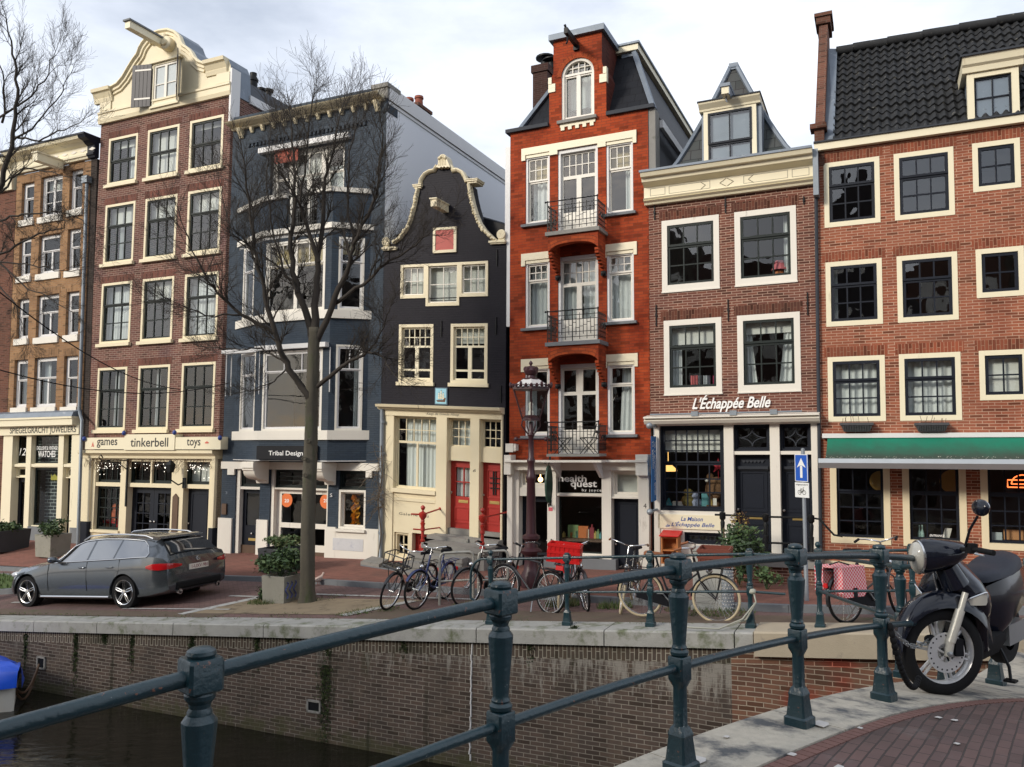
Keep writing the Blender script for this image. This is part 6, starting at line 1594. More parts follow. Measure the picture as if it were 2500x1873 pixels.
for a, b in((x6[2], x6[3]), (x6[4], x6[5])):
 W=win(H6, h6, (a, ttd1, b, tq0), M['navy'], M['navy'], fw=.05, sw=.03, deep=-.13, proud=-.03, glass='glass_lo')
 cx_, cz_=(a+b)/2, (ttd1+tq0)/2;rx, rz_=(b-a)/2-.1, (tq0-ttd1)/2-.1
 mb=MB(H6)
 for sx_ in(-1, 1):
  for sz_ in(-1, 1):
   mb.tube([(cx_+sx_*rx*(1-math.sin(PI/2*k/8)), -.09, cz_+sz_*rz_*(1-math.cos(PI/2*k/8)))for k in range(9)], .014, 5)
 obj('fanlight_bars', mb, M['lead2'], W)
 D=door(H6, h6, (a, zd6, b, ttd0), M['navy'], panels=((.14, .06, .88, .28), (.14, .40, .88, .82)), deep=-.16, knob=(.08, .42), box=(.55, .34))
 mb=MB(H6);N_=6
 for k in range(N_):x=a+.18+(b-a-.36)*k/(N_-1);mb.prism([(x-.05, ttd0-.12), (x, ttd0-.18), (x+.05, ttd0-.12)], -.16, -.13)
 mb.prof([(-.16, ttd0-.36), (-.08, ttd0-.3), (-.07, ttd0-.25), (-.16, ttd0-.24)], a+.06, b-.06)
 obj('door_moulding', mb, M['lead2'], D)
r=H6.rc(20, 250, 465, 20, 925, 640, n=.06);mb=MB(H6);mb.box(r[0], r[2], .031, .06, r[1], r[3]);SG=obj('shop_sign', mb, M['cream2'], h6)
LET_B=paint('blue_lettering', (0.02, 0.07, 0.30), .5, bump=0)
script(H6, SG, 'La Maison', (495, 492, 735, 545), 20, .063, LET_B, .012, .3);script(H6, SG, "L'Échappée Belle", (393, 542, 858, 622), 20, .063, LET_B, .012, .3);script(H6, SG, 'de', (333, 568, 378, 605), 20, .063, LET_B, .012, .3)
rooms(H6, h6, s6L, s6R, tb6, tc6+.2, [tqt+.1, wq[2][3]+.55, wb6-.1], deep=2.8)
# wall lamps of the window contents
WK=lambda x, y, n=-.45:H6.st(20, x, y, n)
mb=MB(H6);a, b=H6.st(19, 360, 1398, -.5)
mb.lathe([(.0, .14), (.05, .13), (.21, -.02), (.2, -.04), (0, -.03)], (a, -.5, b), 16);mb.tube([(a, -.5, b+.14), (a, -.5, b+1.2)], .008, 4)
tag(obj('pendant_lamp', mb, M['lampshade'], loc=H6(Vector((a, -.5, b)))), 'glowing orange pendant lamp in the children shop window', 'lamp')
mb=MB(H6);a, b=H6.st(19, 900, 1358, -.35)
P_=[(a+(.17 if k%2==0 else .065)*math.sin(2*PI*k/10), b+(.17 if k%2==0 else .065)*math.cos(2*PI*k/10))for k in range(10)]
mb.prism(P_, -.36, -.33);mb.tube([(a, -.345, b-.1), (a, -.345, b-.35)], .008, 4)
tag(obj('paper_star', mb, paint('red_star', (0.65, 0.03, 0.05), .6), loc=H6(Vector((a, -.35, b)))), 'red five-pointed star hanging in the children shop window', 'star')
r=H6.rc(20, 318, 290, 20, 418, 405, n=-.4)
mb=MB(H6);text_mb(H6, 'A', r[0], r[2], r[1], r[3], -.38, bold=.04, mb=mb);
vv=list(mb.v);
tag(obj('letter_block', mb, paint('teal_letter', (0.05, 0.28, 0.33), .6), loc=H6(Vector((r[0], -.4, r[1])))), 'big teal capital letter A on the shop window ledge', 'letter')
zl6=T6(20, 600, 410, -.45)
for(x, wd_, hh_, mat, lab, nm)in((470, .24, .16, M['white'], 'white gift box beside the teal letter in the window', 'gift_box'), (770, .18, .34, GOODS[2], 'pale picture book standing on the window ledge', 'book'), (822, .08, .3, GOODS[0], 'narrow yellow book standing on the window ledge', 'book'), (900, .34, .05, M['white2'], 'flat white books lying at the right end of the ledge', 'book')):
 a=V6(20, x, 380, -.45);mb=MB(H6);mb.box(a-wd_/2, a+wd_/2, -.5, -.4, zl6, zl6+hh_);mb.box(a-wd_*.3, a+wd_*.3, -.4, -.395, zl6+hh_*.3, zl6+hh_*.6)
 tag(obj(nm, mb, mat, loc=H6(Vector((a, -.45, zl6)))), lab, nm.replace('_', ' '))
for(x, c_, nm, lab, rr_)in((582, (0.22, 0.17, 0.05), 'plush_toy', 'mossy green plush toy on the shop window ledge', .16), (660, (0.35, 0.38, 0.5), 'plush_toy', 'blue and white plush toy on the shop window ledge', .13)):
 a=V6(20, x, 380, -.45);mb=MB(H6);mb.blob((a, -.45, zl6+rr_), (rr_, rr_*.8, rr_), jit=.15);mb.blob((a, -.43, zl6+rr_*2.2), (rr_*.7, rr_*.6, rr_*.6), jit=.1)
 tag(obj(nm, mb, paint(nm+str(x), c_, .9, .4, 20), loc=H6(Vector((a, -.45, zl6))), smooth=60), lab, 'toy')
a=V6(20, 905, 200, -.5);zt_=T6(20, 905, 150, -.5)
mb=MB(H6);mb.blob((a, -.5, zt_-.75), (.24, .2, .5), jit=.06);mb.blob((a-.02, -.44, zt_-.08), (.26, .2, .26), jit=.05, nu=14);mb.blob((a-.03, -.27, zt_-.22), (.14, .12, .09));mb.tube([(a-.2, -.45, zt_-.45), (a-.26, -.35, zt_-.75), (a-.05, -.3, zt_-.95)], .07, 8)
for sx_ in(-1, 1):mb.blob((a+sx_*.17, -.45, zt_+.17), (.08, .05, .09))
BR=obj('plush_bear', mb, paint('brown_plush', (0.16, 0.085, 0.04), .95, .4, 12), loc=H6(Vector((a, -.5, zl6))), smooth=60);tag(BR, 'large brown plush animal at the right of the shop window', 'toy')
mb=MB(H6)
for sx_ in(-1, 1):mb.blob((a+sx_*.2-.02, -.30, zt_+.1), (.04, .03, .04))
mb.box(a-.07, a+.01, -.2, -.17, zt_-.42, zt_-.27)
e_=obj('plush_eyes', mb, M['white'], BR)
# pink house lamp, laundry
a, b=H6.st(18, 1560, 830, -.3);mb=MB(H6);mb.lathe([(.17, .0), (.08, .2), (0, .2)], (a, -.3, b+.07), 10);
o_=tag(obj('table_lamp', mb, paint('pink_shade', (0.62, 0.16, 0.18), .7), loc=H6(Vector((a, -.3, b)))), 'pink shaded table lamp on the upper right sill of the brown house', 'lamp')
mb=MB(H6);mb.lathe([(.05, -.12), (.1, -.05), (.09, .04), (.03, .07)], (a, -.3, b), 10);obj('lamp_base', mb, GOODS[3], o_)
LA=[paint('cloth_%s'%n_, v, .9)for n_, v in(('coral', (0.65, 0.14, 0.14)), ('grey', (0.42, 0.42, 0.46)), ('pale', (0.6, 0.62, 0.64)), ('magenta', (0.5, 0.05, 0.14)))]
for k, (x0, x1, y1, m_)in enumerate(((600, 680, 490, 0), (685, 720, 475, 1), (735, 785, 480, 2), (785, 815, 500, 1), (840, 885, 495, 3))):
 r=H6.rc(19, x0, 385, 19, x1, y1, n=-.3);
 tag(obj('laundry', curtain_mb(H6, r[0], r[2], r[1], r[3], -.3, folds=3, amp=.015), LA[m_], loc=H6(Vector((r[0], -.3, r[1]))), smooth=180), ('coral garment at the left end of the washing line indoors', 'grey garment second on the washing line indoors', 'pale garment in the middle of the washing line indoors', 'grey garment fourth on the washing line indoors', 'magenta garment at the right end of the washing line indoors')[k], 'laundry', 'laundry in the window')
 # blue banner on arms, little red-roofed bookcase
bn=thing('blue_banner', 'narrow blue banner with white script hanging beside the children shop', 'banner', H6(Vector((s6L+.05, .1, zd6))))
z1_, z0_=T6(19, 195, 1040, .35), T6(20, 200, 325, .35)
xB=V6(19, 195, 1200, .35)
BQ=Facet(H6, (xB-.03, .12), (xB+.03, .62))
def bmap(p):return p
mb=MB(H6);mb.loft([[(xB-.004, .08, z), (xB+.004, .08, z), (xB+.034, .62, z), (xB+.026, .62, z)]for z in(z0_, z1_)]);obj('cloth', mb, paint('banner_blue', (0.03, 0.14, 0.36), .8, .08), bn)
mb=MB(H6)
for txt, f0, f1 in(("de L'Échappée Belle", .12, .5), ('La Maison', .58, .85)):
 def vm(p, f0=f0, f1=f1):return p
 t_=MB(None);text_mb(None, txt, 0, 1, 0, 1, 0, .3, .01, mb=t_)
 L0, L1=(z1_-.12, z0_+.12)if f0<.3 else(z1_-.1, z1_-(z1_-z0_)*.5)
 pts=[]
 for p in t_.v:
  nn_=.62-(.54)*(1-(f0+(f1-f0)*p[2]));f_=(nn_-.08)/.54
  pts.append((xB+.006+.03*f_, nn_, L0+(L1-L0)*p[0]))
 mb.add(pts, t_.f)
obj('lettering', mb, LET_W, bn)
mb=MB(H6)
for z in(z1_+.22, z0_-.2):mb.tube([(xB, .05, z), (xB+.02, .7, z)], .03, 8);mb.blob((xB+.02, .72, z), (.07, .07, .07));mb.tube([(xB+.01, .3, z), (xB+.01, .3, z+(-.2 if z>z1_ else .2))], .01, 4)
obj('banner_arm', mb, M['galv'], bn, smooth=40)
r=H6.rc(20, 288, 690, 20, 470, 850, n=.3)
bc=thing('little_bookcase', 'small wooden street bookcase with a red roof under the shop sign', 'bookcase', H6(Vector((r[0], .2, r[1]))))
mb=MB(H6);x0_, y0_, x1_, y1_=r
mb.box(x0_, x1_, .06, .08, y0_-.3, y1_);mb.box(x0_, x0_+.03, .08, .36, y0_-.3, y1_);mb.box(x1_-.03, x1_, .08, .36, y0_-.3, y1_)
for f in(0.0, .45, .9):mb.box(x0_+.03, x1_-.03, .08, .35, y0_-.3+(y1_-y0_+.3)*f, y0_-.3+(y1_-y0_+.3)*f+.03)
obj('case', mb, paint('orange_wood', (0.42, 0.15, 0.04), .5, .2, 8), bc)
mb=MB(H6);mb.prof([(.03, y1_), (.42, y1_-.02), (.42, y1_+.0), (.03, y1_+.08)], x0_-.03, x1_+.03);obj('roof', mb, M['redbright'], bc)
# stoop with black railing, wreath
zs6=zd6
st6=thing('side_stoop', 'long stone stoop before the two dark doors, over brick', 'steps', H6(Vector((x6[2], .8, zb6))))
xs0, xs1=V6(20, 930, 1000, 1.1), s6R+.05
mb=MB(H6);mb.box(xs0, xs1, .0, 1.2, zs6-.14, zs6-.02);obj('slab', mb, M['stone'], st6)
mb=MB(H6);mb.box(xs0+.05, xs1-.05, .02, 1.14, zb6-.6, zs6-.14);obj('brick_base', mb, B_H6, st6)
rl6=thing('stoop_railing', 'black iron railing along the stoop of the children shop', 'railing', H6(Vector((xs0, 1.15, zs6))))
IR=M['iron']
pz_=[]
for x, yt in((945, 435), (1408, 455), (1900, 465)):
 a, zt_=H6.st(20, x, yt, 1.1);pz_.append((a, zt_))
 mb=MB(H6);mb.lathe([(.05, 0), (.05, .1), (.035, .14), (.045, .5*(zt_-zs6)), (.03, .52*(zt_-zs6)), (.045, .75*(zt_-zs6)), (.03, .8*(zt_-zs6)), (.06, .84*(zt_-zs6)), (.06, .97*(zt_-zs6)), (.0, zt_-zs6)], (a, 1.1, zs6), 10);obj('post', mb, IR, rl6, smooth=40)
for f in(.92, .35):
 mb=MB(H6);pts=[(pz_[0][0]-.15, 1.1, zs6+(pz_[0][1]-zs6)*f)]+[(a, 1.1, zs6+(z-zs6)*f)for a, z in pz_]
 if f>.5:pts+=[(pz_[2][0]+.15, 1.12, pts[-1][2]-.02), (pz_[2][0]+.4, 1.15, pts[-1][2]-.3), (pz_[2][0]+.55, 1.15, pts[-1][2]-.32)]
 mb.tube(pts, .02, 7);obj('rail', mb, IR, rl6, smooth=40)
a, b=H6.st(20, 1135, 550, 1.14)
mb=MB(H6)
for k in range(260):
 an=rnd.uniform(0, 2*PI);r_=rnd.gauss(.12, .05);p=(a+r_*math.cos(an), 1.16+rnd.uniform(-.05, .07), b+r_*math.sin(an));q=[rnd.uniform(-.04, .04)for _ in range(6)]
 mb.face([p, (p[0]+q[0], p[1]+q[1], p[2]+q[2]), (p[0]+q[3], p[1]+q[4], p[2]+q[5])], 0 if rnd.random()<.75 else 1)
tag(obj('wreath', mb, [paint('wreath_brown', (0.10, 0.05, 0.02), .9), paint('wreath_gold', (0.5, 0.38, 0.1), .5)], loc=H6(Vector((a, 1.16, b)))), 'brown and gold dried wreath hung on the black stoop railing', 'wreath')
# ============================================================ H7: wide house with tiled roof and green awning
B_H7=brick('orange_brick', (0.33, 0.11, 0.06), (0.25, 0.082, 0.05), (0.50, 0.32, 0.225), stain=(0.16, 0.075, 0.05), stain_amt=.3, dark=.42, h=.056, mort=.013, third=(0.8, 0.75, 0.75), thirdamt=.4, sscale=.6)
B_H7S=brick('orange_soldier', (0.30, 0.085, 0.045), (0.21, 0.06, 0.035), (0.40, 0.22, 0.14), rot=PI/2, dark=.5, h=.062)
H7=Frame(0.12, (tp(21, 170, 1380), tp(23, 215, 1290)))
V7=lambda k, x, y, n=0.0:H7.st(k, x, y, n)[0]
T7=lambda k, x, y, n=0.0:H7.st(k, x, y, n)[1]
s7L=V7(23, 205, 900);s7R=s7L+8.2
tb7=H7.z0(s7L, .6)-.6
te7=T7(21, 1200, 1230)
h7=thing('tiled_roof_house', 'wide orange brick house with black pantile roof and green shop awning', 'house', H7(Vector((s7L, 0, .6))), group='canal houses')
cols7=[(V7(22, 255, 500), V7(22, 818, 1200)), (V7(22, 950, 500), V7(22, 1552, 800))]
w7=[H7.rc(21, 245, 1490, 22, 804, 575), H7.rc(21, 931, 1395, 22, 1535, 500), H7.rc(21, 1700, 1290, 22, 2185, 230), H7.rc(22, 262, 972, 22, 828, 1570), H7.rc(22, 960, 910, 22, 1572, 1530), H7.rc(22, 1735, 845, 22, 2225, 1290), H7.rc(23, 282, 292, 23, 857, 915), H7.rc(23, 982, 262, 23, 1605, 910), H7.rc(23, 1767, 230, 23, 2268, 705)]
for r_ in range(3):
 t1_=sum(w7[r_*3+c][3]for c in range(3))/3;t0_=(w7[r_*3][1]+w7[r_*3+1][1])/2
 for c in range(3):w7[r_*3+c]=(w7[r_*3+c][0], (w7[r_*3+c][1]if c==2 else t0_), w7[r_*3+c][2], t1_)
 a=w7[r_*3+2];w7.append(None)
w7=[q for q in w7 if q]
# two more columns out of the picture keep the front alive from a step aside
ext=[]
for r_ in range(3):
 a=w7[r_*3+1];ext.append((a[0]+3.6, a[1], a[2]+3.6, a[3]))
aw0, aw1=T7(23, 1200, 1080), T7(23, 1200, 1045)
zb7=H7.z0(s7L, .62)
sw7=[]
xw=[(V7(24, 312, 400), V7(24, 902, 400)), (V7(24, 1022, 400), V7(24, 1650, 400)), (V7(24, 1790, 400), V7(24, 2420, 400))]
tw1=T7(23, 600, 1330)+.15;tw0_=T7(24, 1300, 745)
for a, b in xw:sw7.append((a, tw0_, b, tw1))
sw7.append((xw[2][0]+(xw[2][0]-xw[1][0]), tw0_, xw[2][1]+(xw[2][0]-xw[1][0]), tw1))
ol=[(s7L, tb7), (s7R, tb7), (s7R, te7+.1), (s7L, te7+.1)]
mb=MB(H7);mb.wall(ol, w7+ext+sw7, reveal=.1)
for q in w7+ext:soldier(mb, q, 1, .20)
body(mb, ol, 10, 0, 2)
obj('wall', mb, [B_H7, B_H7S, M['lead2']], h7)
cu7=[None, None, None, 'sheer:.06:.14', None, None, 'full:.03', 'full:.03', 'blind:.99']
for i, q in enumerate(w7+ext):
 small=i<9 and i%3==2
 c=cu7[i]if i<9 else None
 win(H7, h7, q, M['cream2'], M['navy'], ((1, 2, 2), )if small else((.36, 3, 1), (.64, 3, 2)), fw=.095, sw=.06, bar=.028, rail=.09, deep=-.06, proud=.012, glass='glass_hi' if i<6 else 'glass', cur=c, bot_fw=.1)
for i, q in enumerate(sw7):win(H7, h7, q, M['cream'], M['navy'], ((.40, 3, 1), (.60, 3, 3)), fw=.12, sw=.05, rail=.08, bar=.025, deep=-.1, proud=.02, glass='glass_lo')
mb=MB(H7);mb.box(s7L+.02, s7R, 0, .05, T7(24, 1950, 1010), T7(24, 1950, 965));obj('stone_band', mb, M['cream'], h7)
# eaves board
mb=MB(H7);e0, e1=T7(21, 1200, 1215, .12), T7(21, 1200, 1140, .12)
mb.box(s7L-.02, s7R, -.3, .12, e0, e1);EV=obj('eaves_board', mb, M['cream2'], h7)
mb=MB(H7);mb.box(s7L-.03, s7R, -.3, .16, e1, e1+.03);obj('gutter_lip', mb, M['lead2'], EV)
# pantiles, each tile formed in the sheet
rt0, rb0=T7(21, 1250, 255, -2.3), e1+.02
rid=-2.3;tw_=.172
x0_, x1_=V7(21, 340, 900, -.4), s7R
nc=int((x1_-x0_)/tw_);nr=14
V_, Fm=[], []
seg=8
mb=MB(H7)
Lr=math.hypot(rid+.05, rt0-rb0)
nv=Vector((0, (rt0-rb0), -(rid+.0))).normalized()
pf=[]
for j in range(seg+1):
 u_=j/seg
 pf.append((u_, .034*math.cos(2*PI*u_*1.0+.5)*(1 if u_<.75 else .8)+(.02 if u_>.9 else 0)))
for r_ in range(nr):
 f0, f1=r_/nr, (r_+1)/nr+.02
 rows_=[]
 for f, up in((f0, .035), (f0, .055), (f1, .0)):
  row=[]
  for c in range(nc):
   for u_, h_ in pf[:-1]:
    hh_=h_+(0 if up==.035 and False else up)-(.05 if up==.035 else 0)
    jx=math.sin(c*12.9+r_*78.2)*.008
    row.append((x0_+(c+u_)*tw_, -.02+rid*f+nv.y*(hh_+jx), rb0+(rt0-rb0)*f+nv.z*(hh_+jx)+math.sin(c*3.1+r_*5.7)*.006))
  rows_.append(row)
 mb.loft(rows_, 0, cap=False, closed=False)
TILE=paint('black_pantile', (0.026, 0.027, 0.029), .7, .5, 5, (0.20, 0.19, 0.16), .16, 9, bump=.3, spec=.2)
RF=obj('pantile_roof', mb, TILE, h7, smooth=50)
mb=MB(H7)
k=0;x=x0_
while x<x1_:mb.tube([(x, rid, rt0+.08+.012*(k%2)), (x+.36, rid, rt0+.07+.012*(k%2))], .11, 8);x+=.36;k+=1
obj('ridge_tile', mb, TILE, RF, smooth=50)
mb=MB(H7);mb.face([(s7L, -.3, rb0-.1), (s7R, -.3, rb0-.1), (s7R, rid-.1, rt0-.1), (s7L, rid-.1, rt0-.1)]);mb.face([(s7L, rid, rt0), (s7R, rid, rt0), (s7R, -10, te7-2), (s7L, -10, te7-2)])
obj('roof_boarding', mb, M['lead2'], RF)
# left parapet along the roof edge and its lead
pw=.19
mb=MB(H7)
bx_=s7L-.02
pl=[(.02, te7-.3), (.02, e1+.35), (-.2, e1+.45), (rid+.1, rt0+.75), (rid-.6, rt0+.75), (rid-.9, te7-.3)]
mb.prof(pl, bx_, bx_+pw);PA=obj('parapet', mb, B_OLD, h7)
mb=MB(H7);mb.box(bx_-.08, bx_+pw+.05, -.25, .1, e1+.33, e1+.43);mb.box(bx_-.06, bx_+pw+.06, rid-.65, rid+.18, rt0+.73, rt0+.9);mb.box(bx_-.1, bx_+pw+.1, rid-.68, rid+.22, rt0+.9, rt0+.98);obj('parapet_cap', mb, B_OLD, PA)
mb=MB(H7);mb.loft([[(bx_+pw, -.05, rb0+.05), (x0_+.02, -.0, rb0+.05), (x0_+.02, -.05, rb0-.1), (bx_+pw, -.05, rb0-.1)], [(bx_+pw, rid, rt0+.18), (x0_+.02, rid, rt0+.14), (x0_+.02, rid-.05, rt0), (bx_+pw, rid-.05, rt0)]]);obj('lead_flashing', mb, M['lead'], RF)
# dormer
da, db_=V7(21, 1650, 800, -.1), V7(21, 2160, 800, -.1);dz1=(T7(21, 1640, 620, -.1)+T7(21, 2170, 545, -.1))/2-.0
mb=MB(H7);mb.box(da+.02, db_-.02, -2.2, -.12, e1, dz1);DM=obj('dormer', mb, M['lead'], h7)
win(H7, DM, (da, e1-.0, db_, dz1), M['cream2'], M['navy'], ((1, 2, 2), ), fw=.12, sw=.04, deep=-.12, proud=-.02, top_fw=.1, bot_fw=.08, glass='glass_hi', cur='yblind:.99')
mb=MB(H7);mb.prof([(-2.2, dz1), (.03, dz1), (.05, dz1+.1), (.1, dz1+.14), (.14, dz1+.28), (-2.2, dz1+.28)], da-.08, db_+.08);obj('dormer_cornice', mb, M['cream2'], DM)
mb=MB(H7);mb.box(da-.12, db_+.12, -2.2, .18, dz1+.28, dz1+.32);obj('dormer_roof', mb, M['lead2'], DM)
# awning
ab0=T7(23, 1200, 1300, 1.0);ax0=V7(23, 235, 1060);AWN=M_AWN=None
m_, n_, o_=newmat('green_awning');l_=n_.links.new
p_=nd(n_, 'ShaderNodeBsdfPrincipled', {'Roughness':.85})
uvn=nd(n_, 'ShaderNodeUVMap');uvn.uv_map='UVMap';sp=nd(n_, 'ShaderNodeSeparateXYZ');l_(uvn.outputs[0], sp.inputs[0])
nz_=nd(n_, 'ShaderNodeTexNoise', {'Scale':3.0, 'Detail':8, 'Roughness':.7});l_(uvn.outputs[0], nz_.inputs[0])
ad=nd(n_, 'ShaderNodeMath', operation='MULTIPLY_ADD');ad.inputs[1].default_value=.6;l_(nz_.outputs[0], ad.inputs[0]);l_(sp.outputs['Y'], ad.inputs[2])
rr_=nd(n_, 'ShaderNodeValToRGB');rr_.color_ramp.elements[0].position=.40;rr_.color_ramp.elements[1].position=1.0
rr_.color_ramp.elements[0].color=(0.035, 0.055, 0.04, 1);rr_.color_ramp.elements[1].color=(0.0, 0.17, 0.10, 1)
l_(ad.outputs[0], rr_.inputs[0])
vo=nd(n_, 'ShaderNodeTexVoronoi', {'Scale':22.0});l_(uvn.outputs[0], vo.inputs[0])
lt=nd(n_, 'ShaderNodeMath', operation='LESS_THAN');lt.inputs[1].default_value=.22;l_(vo.outputs[0], lt.inputs[0])
ltv=nd(n_, 'ShaderNodeMath', operation='LESS_THAN');ltv.inputs[1].default_value=.13;l_(sp.outputs['Y'], ltv.inputs[0])
mm=nd(n_, 'ShaderNodeMath', operation='MULTIPLY');l_(lt.outputs[0], mm.inputs[0]);l_(ltv.outputs[0], mm.inputs[1])
mx_=nd(n_, 'ShaderNodeMixRGB', {2:(0.5, 0.5, 0.42, 1)});l_(mm.outputs[0], mx_.inputs[0]);l_(rr_.outputs[0], mx_.inputs[1])
l_(mx_.outputs[0], p_.inputs['Base Color']);l_(p_.outputs[0], o_.inputs[0])
mb=MB(H7);ax1=s7R-.3;N_=10
top_=(aw0+.02, .1);bot_=(ab0+.02, 1.0)
for k in range(N_):
 f, g=k/N_, (k+1)/N_
 z_=lambda v:top_[0]+(bot_[0]-top_[0])*v-.05*math.sin(PI*v);y_=lambda v:top_[1]+(bot_[1]-top_[1])*v
 mb.face([(ax0+.1, y_(f), z_(f)), (ax1, y_(f), z_(f)), (ax1, y_(g), z_(g)), (ax0+.1, y_(g), z_(g))], 0, [(0, .75*(1-f)), (ax1-ax0, .75*(1-f)), (ax1-ax0, .75*(1-g)), (0, .75*(1-g))])
AWN=obj('awning', mb, m_, h7, smooth=180)
mb=MB(H7);mb.box(ax0, ax1, .0, .17, aw0, aw1+.02);obj('awning_case', mb, M['white2'], AWN)
mb=MB(H7);mb.prof([(.95, ab0-.16), (1.06, ab0-.16), (1.09, ab0-.06), (1.05, ab0+.02), (.95, ab0+.02)], ax0-.02, ax1);obj('front_bar', mb, M['steel'], AWN)
mb=MB(H7);mb.tube([(ax0+.12, .1, aw0-.1), (ax0+.25, .55, aw0-.45), (ax0+.2, .98, ab0-.05)], .025, 6);obj('awning_arm', mb, M['iron'], AWN)
# planter troughs below the windows
TRG=paint('grey_trough', (0.06, 0.06, 0.065), .8, .4, 10)
for k, (x0p, x1p)in enumerate(((415, 725), (1148, 1468))):
 r=H7.rc(23, x0p, 935, 23, x1p, 1020, n=.25)
 t_=thing('window_trough', 'dark grey trough below the %s curtained window above the awning'%('left' if k==0 else 'middle'), 'planter', H7(Vector((r[0], .15, r[1]))), group='window troughs')
 mb=MB(H7);a, b, c, d=r
 mb.loft([[(a+.05, .06, b), (c-.05, .06, b), (c-.05, .24, b), (a+.05, .24, b)], [(a, .04, d-.05), (c, .04, d-.05), (c, .28, d-.05), (a, .28, d-.05)], [(a-.02, .02, d-.05), (c+.02, .02, d-.05), (c+.02, .3, d-.05), (a-.02, .3, d-.05)], [(a-.02, .02, d), (c+.02, .02, d), (c+.02, .3, d), (a-.02, .3, d)]])
 for j in range(16):x=a+.06+(c-a-.12)*j/15;mb.tube([(x, .25, b+.02), (x, .29, d-.06)], .012, 4)
 obj('trough', mb, TRG, t_)
 mb=MB(H7)
 for j in range(7):
  x=rnd.uniform(a, c);mb.tube([(x, .15, d-.02), (x+rnd.uniform(-.05, .05), .15, d+rnd.uniform(.08, .2))], .005, 3)
 obj('dry_stalks', mb, M['wooddark'], t_)
rooms(H7, h7, s7L, s7R, tb7, te7, [aw1-.1, w7[3][3]+.5, w7[6][3]+.5, tw0_-.3], deep=2.8)
# downpipe between H6 and H7
mb=MB(H7);xd_=s7L-.01
mb.tube([(xd_+.01, .07, te7-.4), (xd_, .07, T7(19, 1985, 800)if False else T7(23, 190, 800))], .035, 8);mb.tube([(xd_, .07, T7(23, 190, 800)), (xd_, .07, zb7)], .035, 8)
obj('rain_pipe', mb, M['lead2'], h7, smooth=40)
# yellow sun discs, bottles, neon, paper notices in the shop
def disc(x, y, rx, lab, k=23):
 a, b=H7.st(k, x, y, -.6);mb=MB(H7);mb.lathe([(0, .01), (rx, .0), (rx, -.02), (0, -.03)], (a, -.6, b), 24, axis='y');tag(obj('round_shade', mb, paint('ochre_disc%d'%x, (0.5, 0.28, 0.06), .6), loc=H7(Vector((a, -.6, b)))), lab, 'lampshade')
disc(800, 1505, .2, 'ochre round shade at the right of the left shop window');disc(1512, 1512, .23, 'ochre round shade at the right of the middle shop window')
r=H7.rc(24, 1285, 622, 24, 1400, 648, n=-.06);mb=MB(H7);text_mb(H7, 'ENTRANCE', r[0], r[2]+.06, r[1], r[3], -.06, .2, .015, mb=mb);tag(obj('entrance_lettering', mb, LET_W, loc=H7(Vector((r[0], -.06, r[1])))), 'white ENTRANCE lettering low on the middle shop window', 'lettering')
r=H7.rc(24, 1408, 560, 24, 1508, 665, n=-.2);mb=MB(H7);mb.prism([(r[0], r[1]), (r[2]-.05, r[1]), (r[2], r[3]), (r[0]+.05, r[3])], -.21, -.2);tag(obj('notice_board', mb, M['white'], loc=H7(Vector((r[0], -.2, r[1])))), 'white notice leaning inside the middle shop window', 'notice')
for k, x in enumerate((1187, 1216)):
 a, b=H7.st(24, x, 678, -.3);mb=MB(H7);mb.lathe([(.035, 0), (.038, .1), (.035, .13), (.014, .2), (.014, .29), (0, .29)], (a, -.3, b), 10)
 tag(obj('bottle', mb, paint('green_glass%d'%k, (0.35, 0.5, 0.45), .2), loc=H7(Vector((a, -.3, b))), smooth=50), 'pale green bottle inside the middle shop window', 'bottle', 'bottles in the window')
a, b, c, d=H7.rc(24, 2050, 88, 24, 2230, 162, n=-.15)
ne=thing('neon_sign', 'red and orange neon sign glowing in the right shop window', 'sign', H7(Vector((a, -.15, b))))
mb=MB(H7)
def loop_(x0, z0, x1, z1):mb.tube([(x0, -.15, z0), (x1, -.15, z0), (x1, -.15, z1), (x0, -.15, z1), (x0, -.15, z0)], .012, 6)
loop_(a, b, c+.5, d);mb.tube([(a+.06, -.15, b+.06)]+[(a+.06+.36*(1-math.cos(PI*k/8))/2, -.15, b+.06+.17*math.sin(PI*k/8))for k in range(9)]+[(a+.06, -.15, b+.06)], .011, 6)
obj('neon_tube', mb, emit('neon_orange', (1.0, .16, .04), 2.6), ne)
mb=MB(H7);mb.box(a+.46, c+.46, -.165, -.16, b+.04, d-.04);obj('neon_panel', mb, M['neon'], ne)
r=H7.rc(24, 2010, 575, 24, 2210, 680, n=-.25);mb=MB(H7);mb.box(r[0], r[2], -.26, -.25, r[1], r[3]);tag(obj('tan_poster', mb, paint('tan_poster', (0.5, 0.24, 0.1), .7), loc=H7(Vector((r[0], -.25, r[1])))), 'orange tan panel low in the right shop window', 'poster')
r=H7.rc(24, 1880, 600, 24, 2000, 715, n=-.2);mb=MB(H7);mb.box(r[0], r[2], -.21, -.2, r[1], r[3]);mb.box(r[0]+.05, r[2]-.05, -.2, -.197, r[1]+.05, r[3]-.05);tag(obj('framed_notice', mb, paint('frosted_notice', (0.45, 0.5, 0.5), .5), loc=H7(Vector((r[0], -.2, r[1])))), 'square pale framed notice at the left of the right shop window', 'notice')
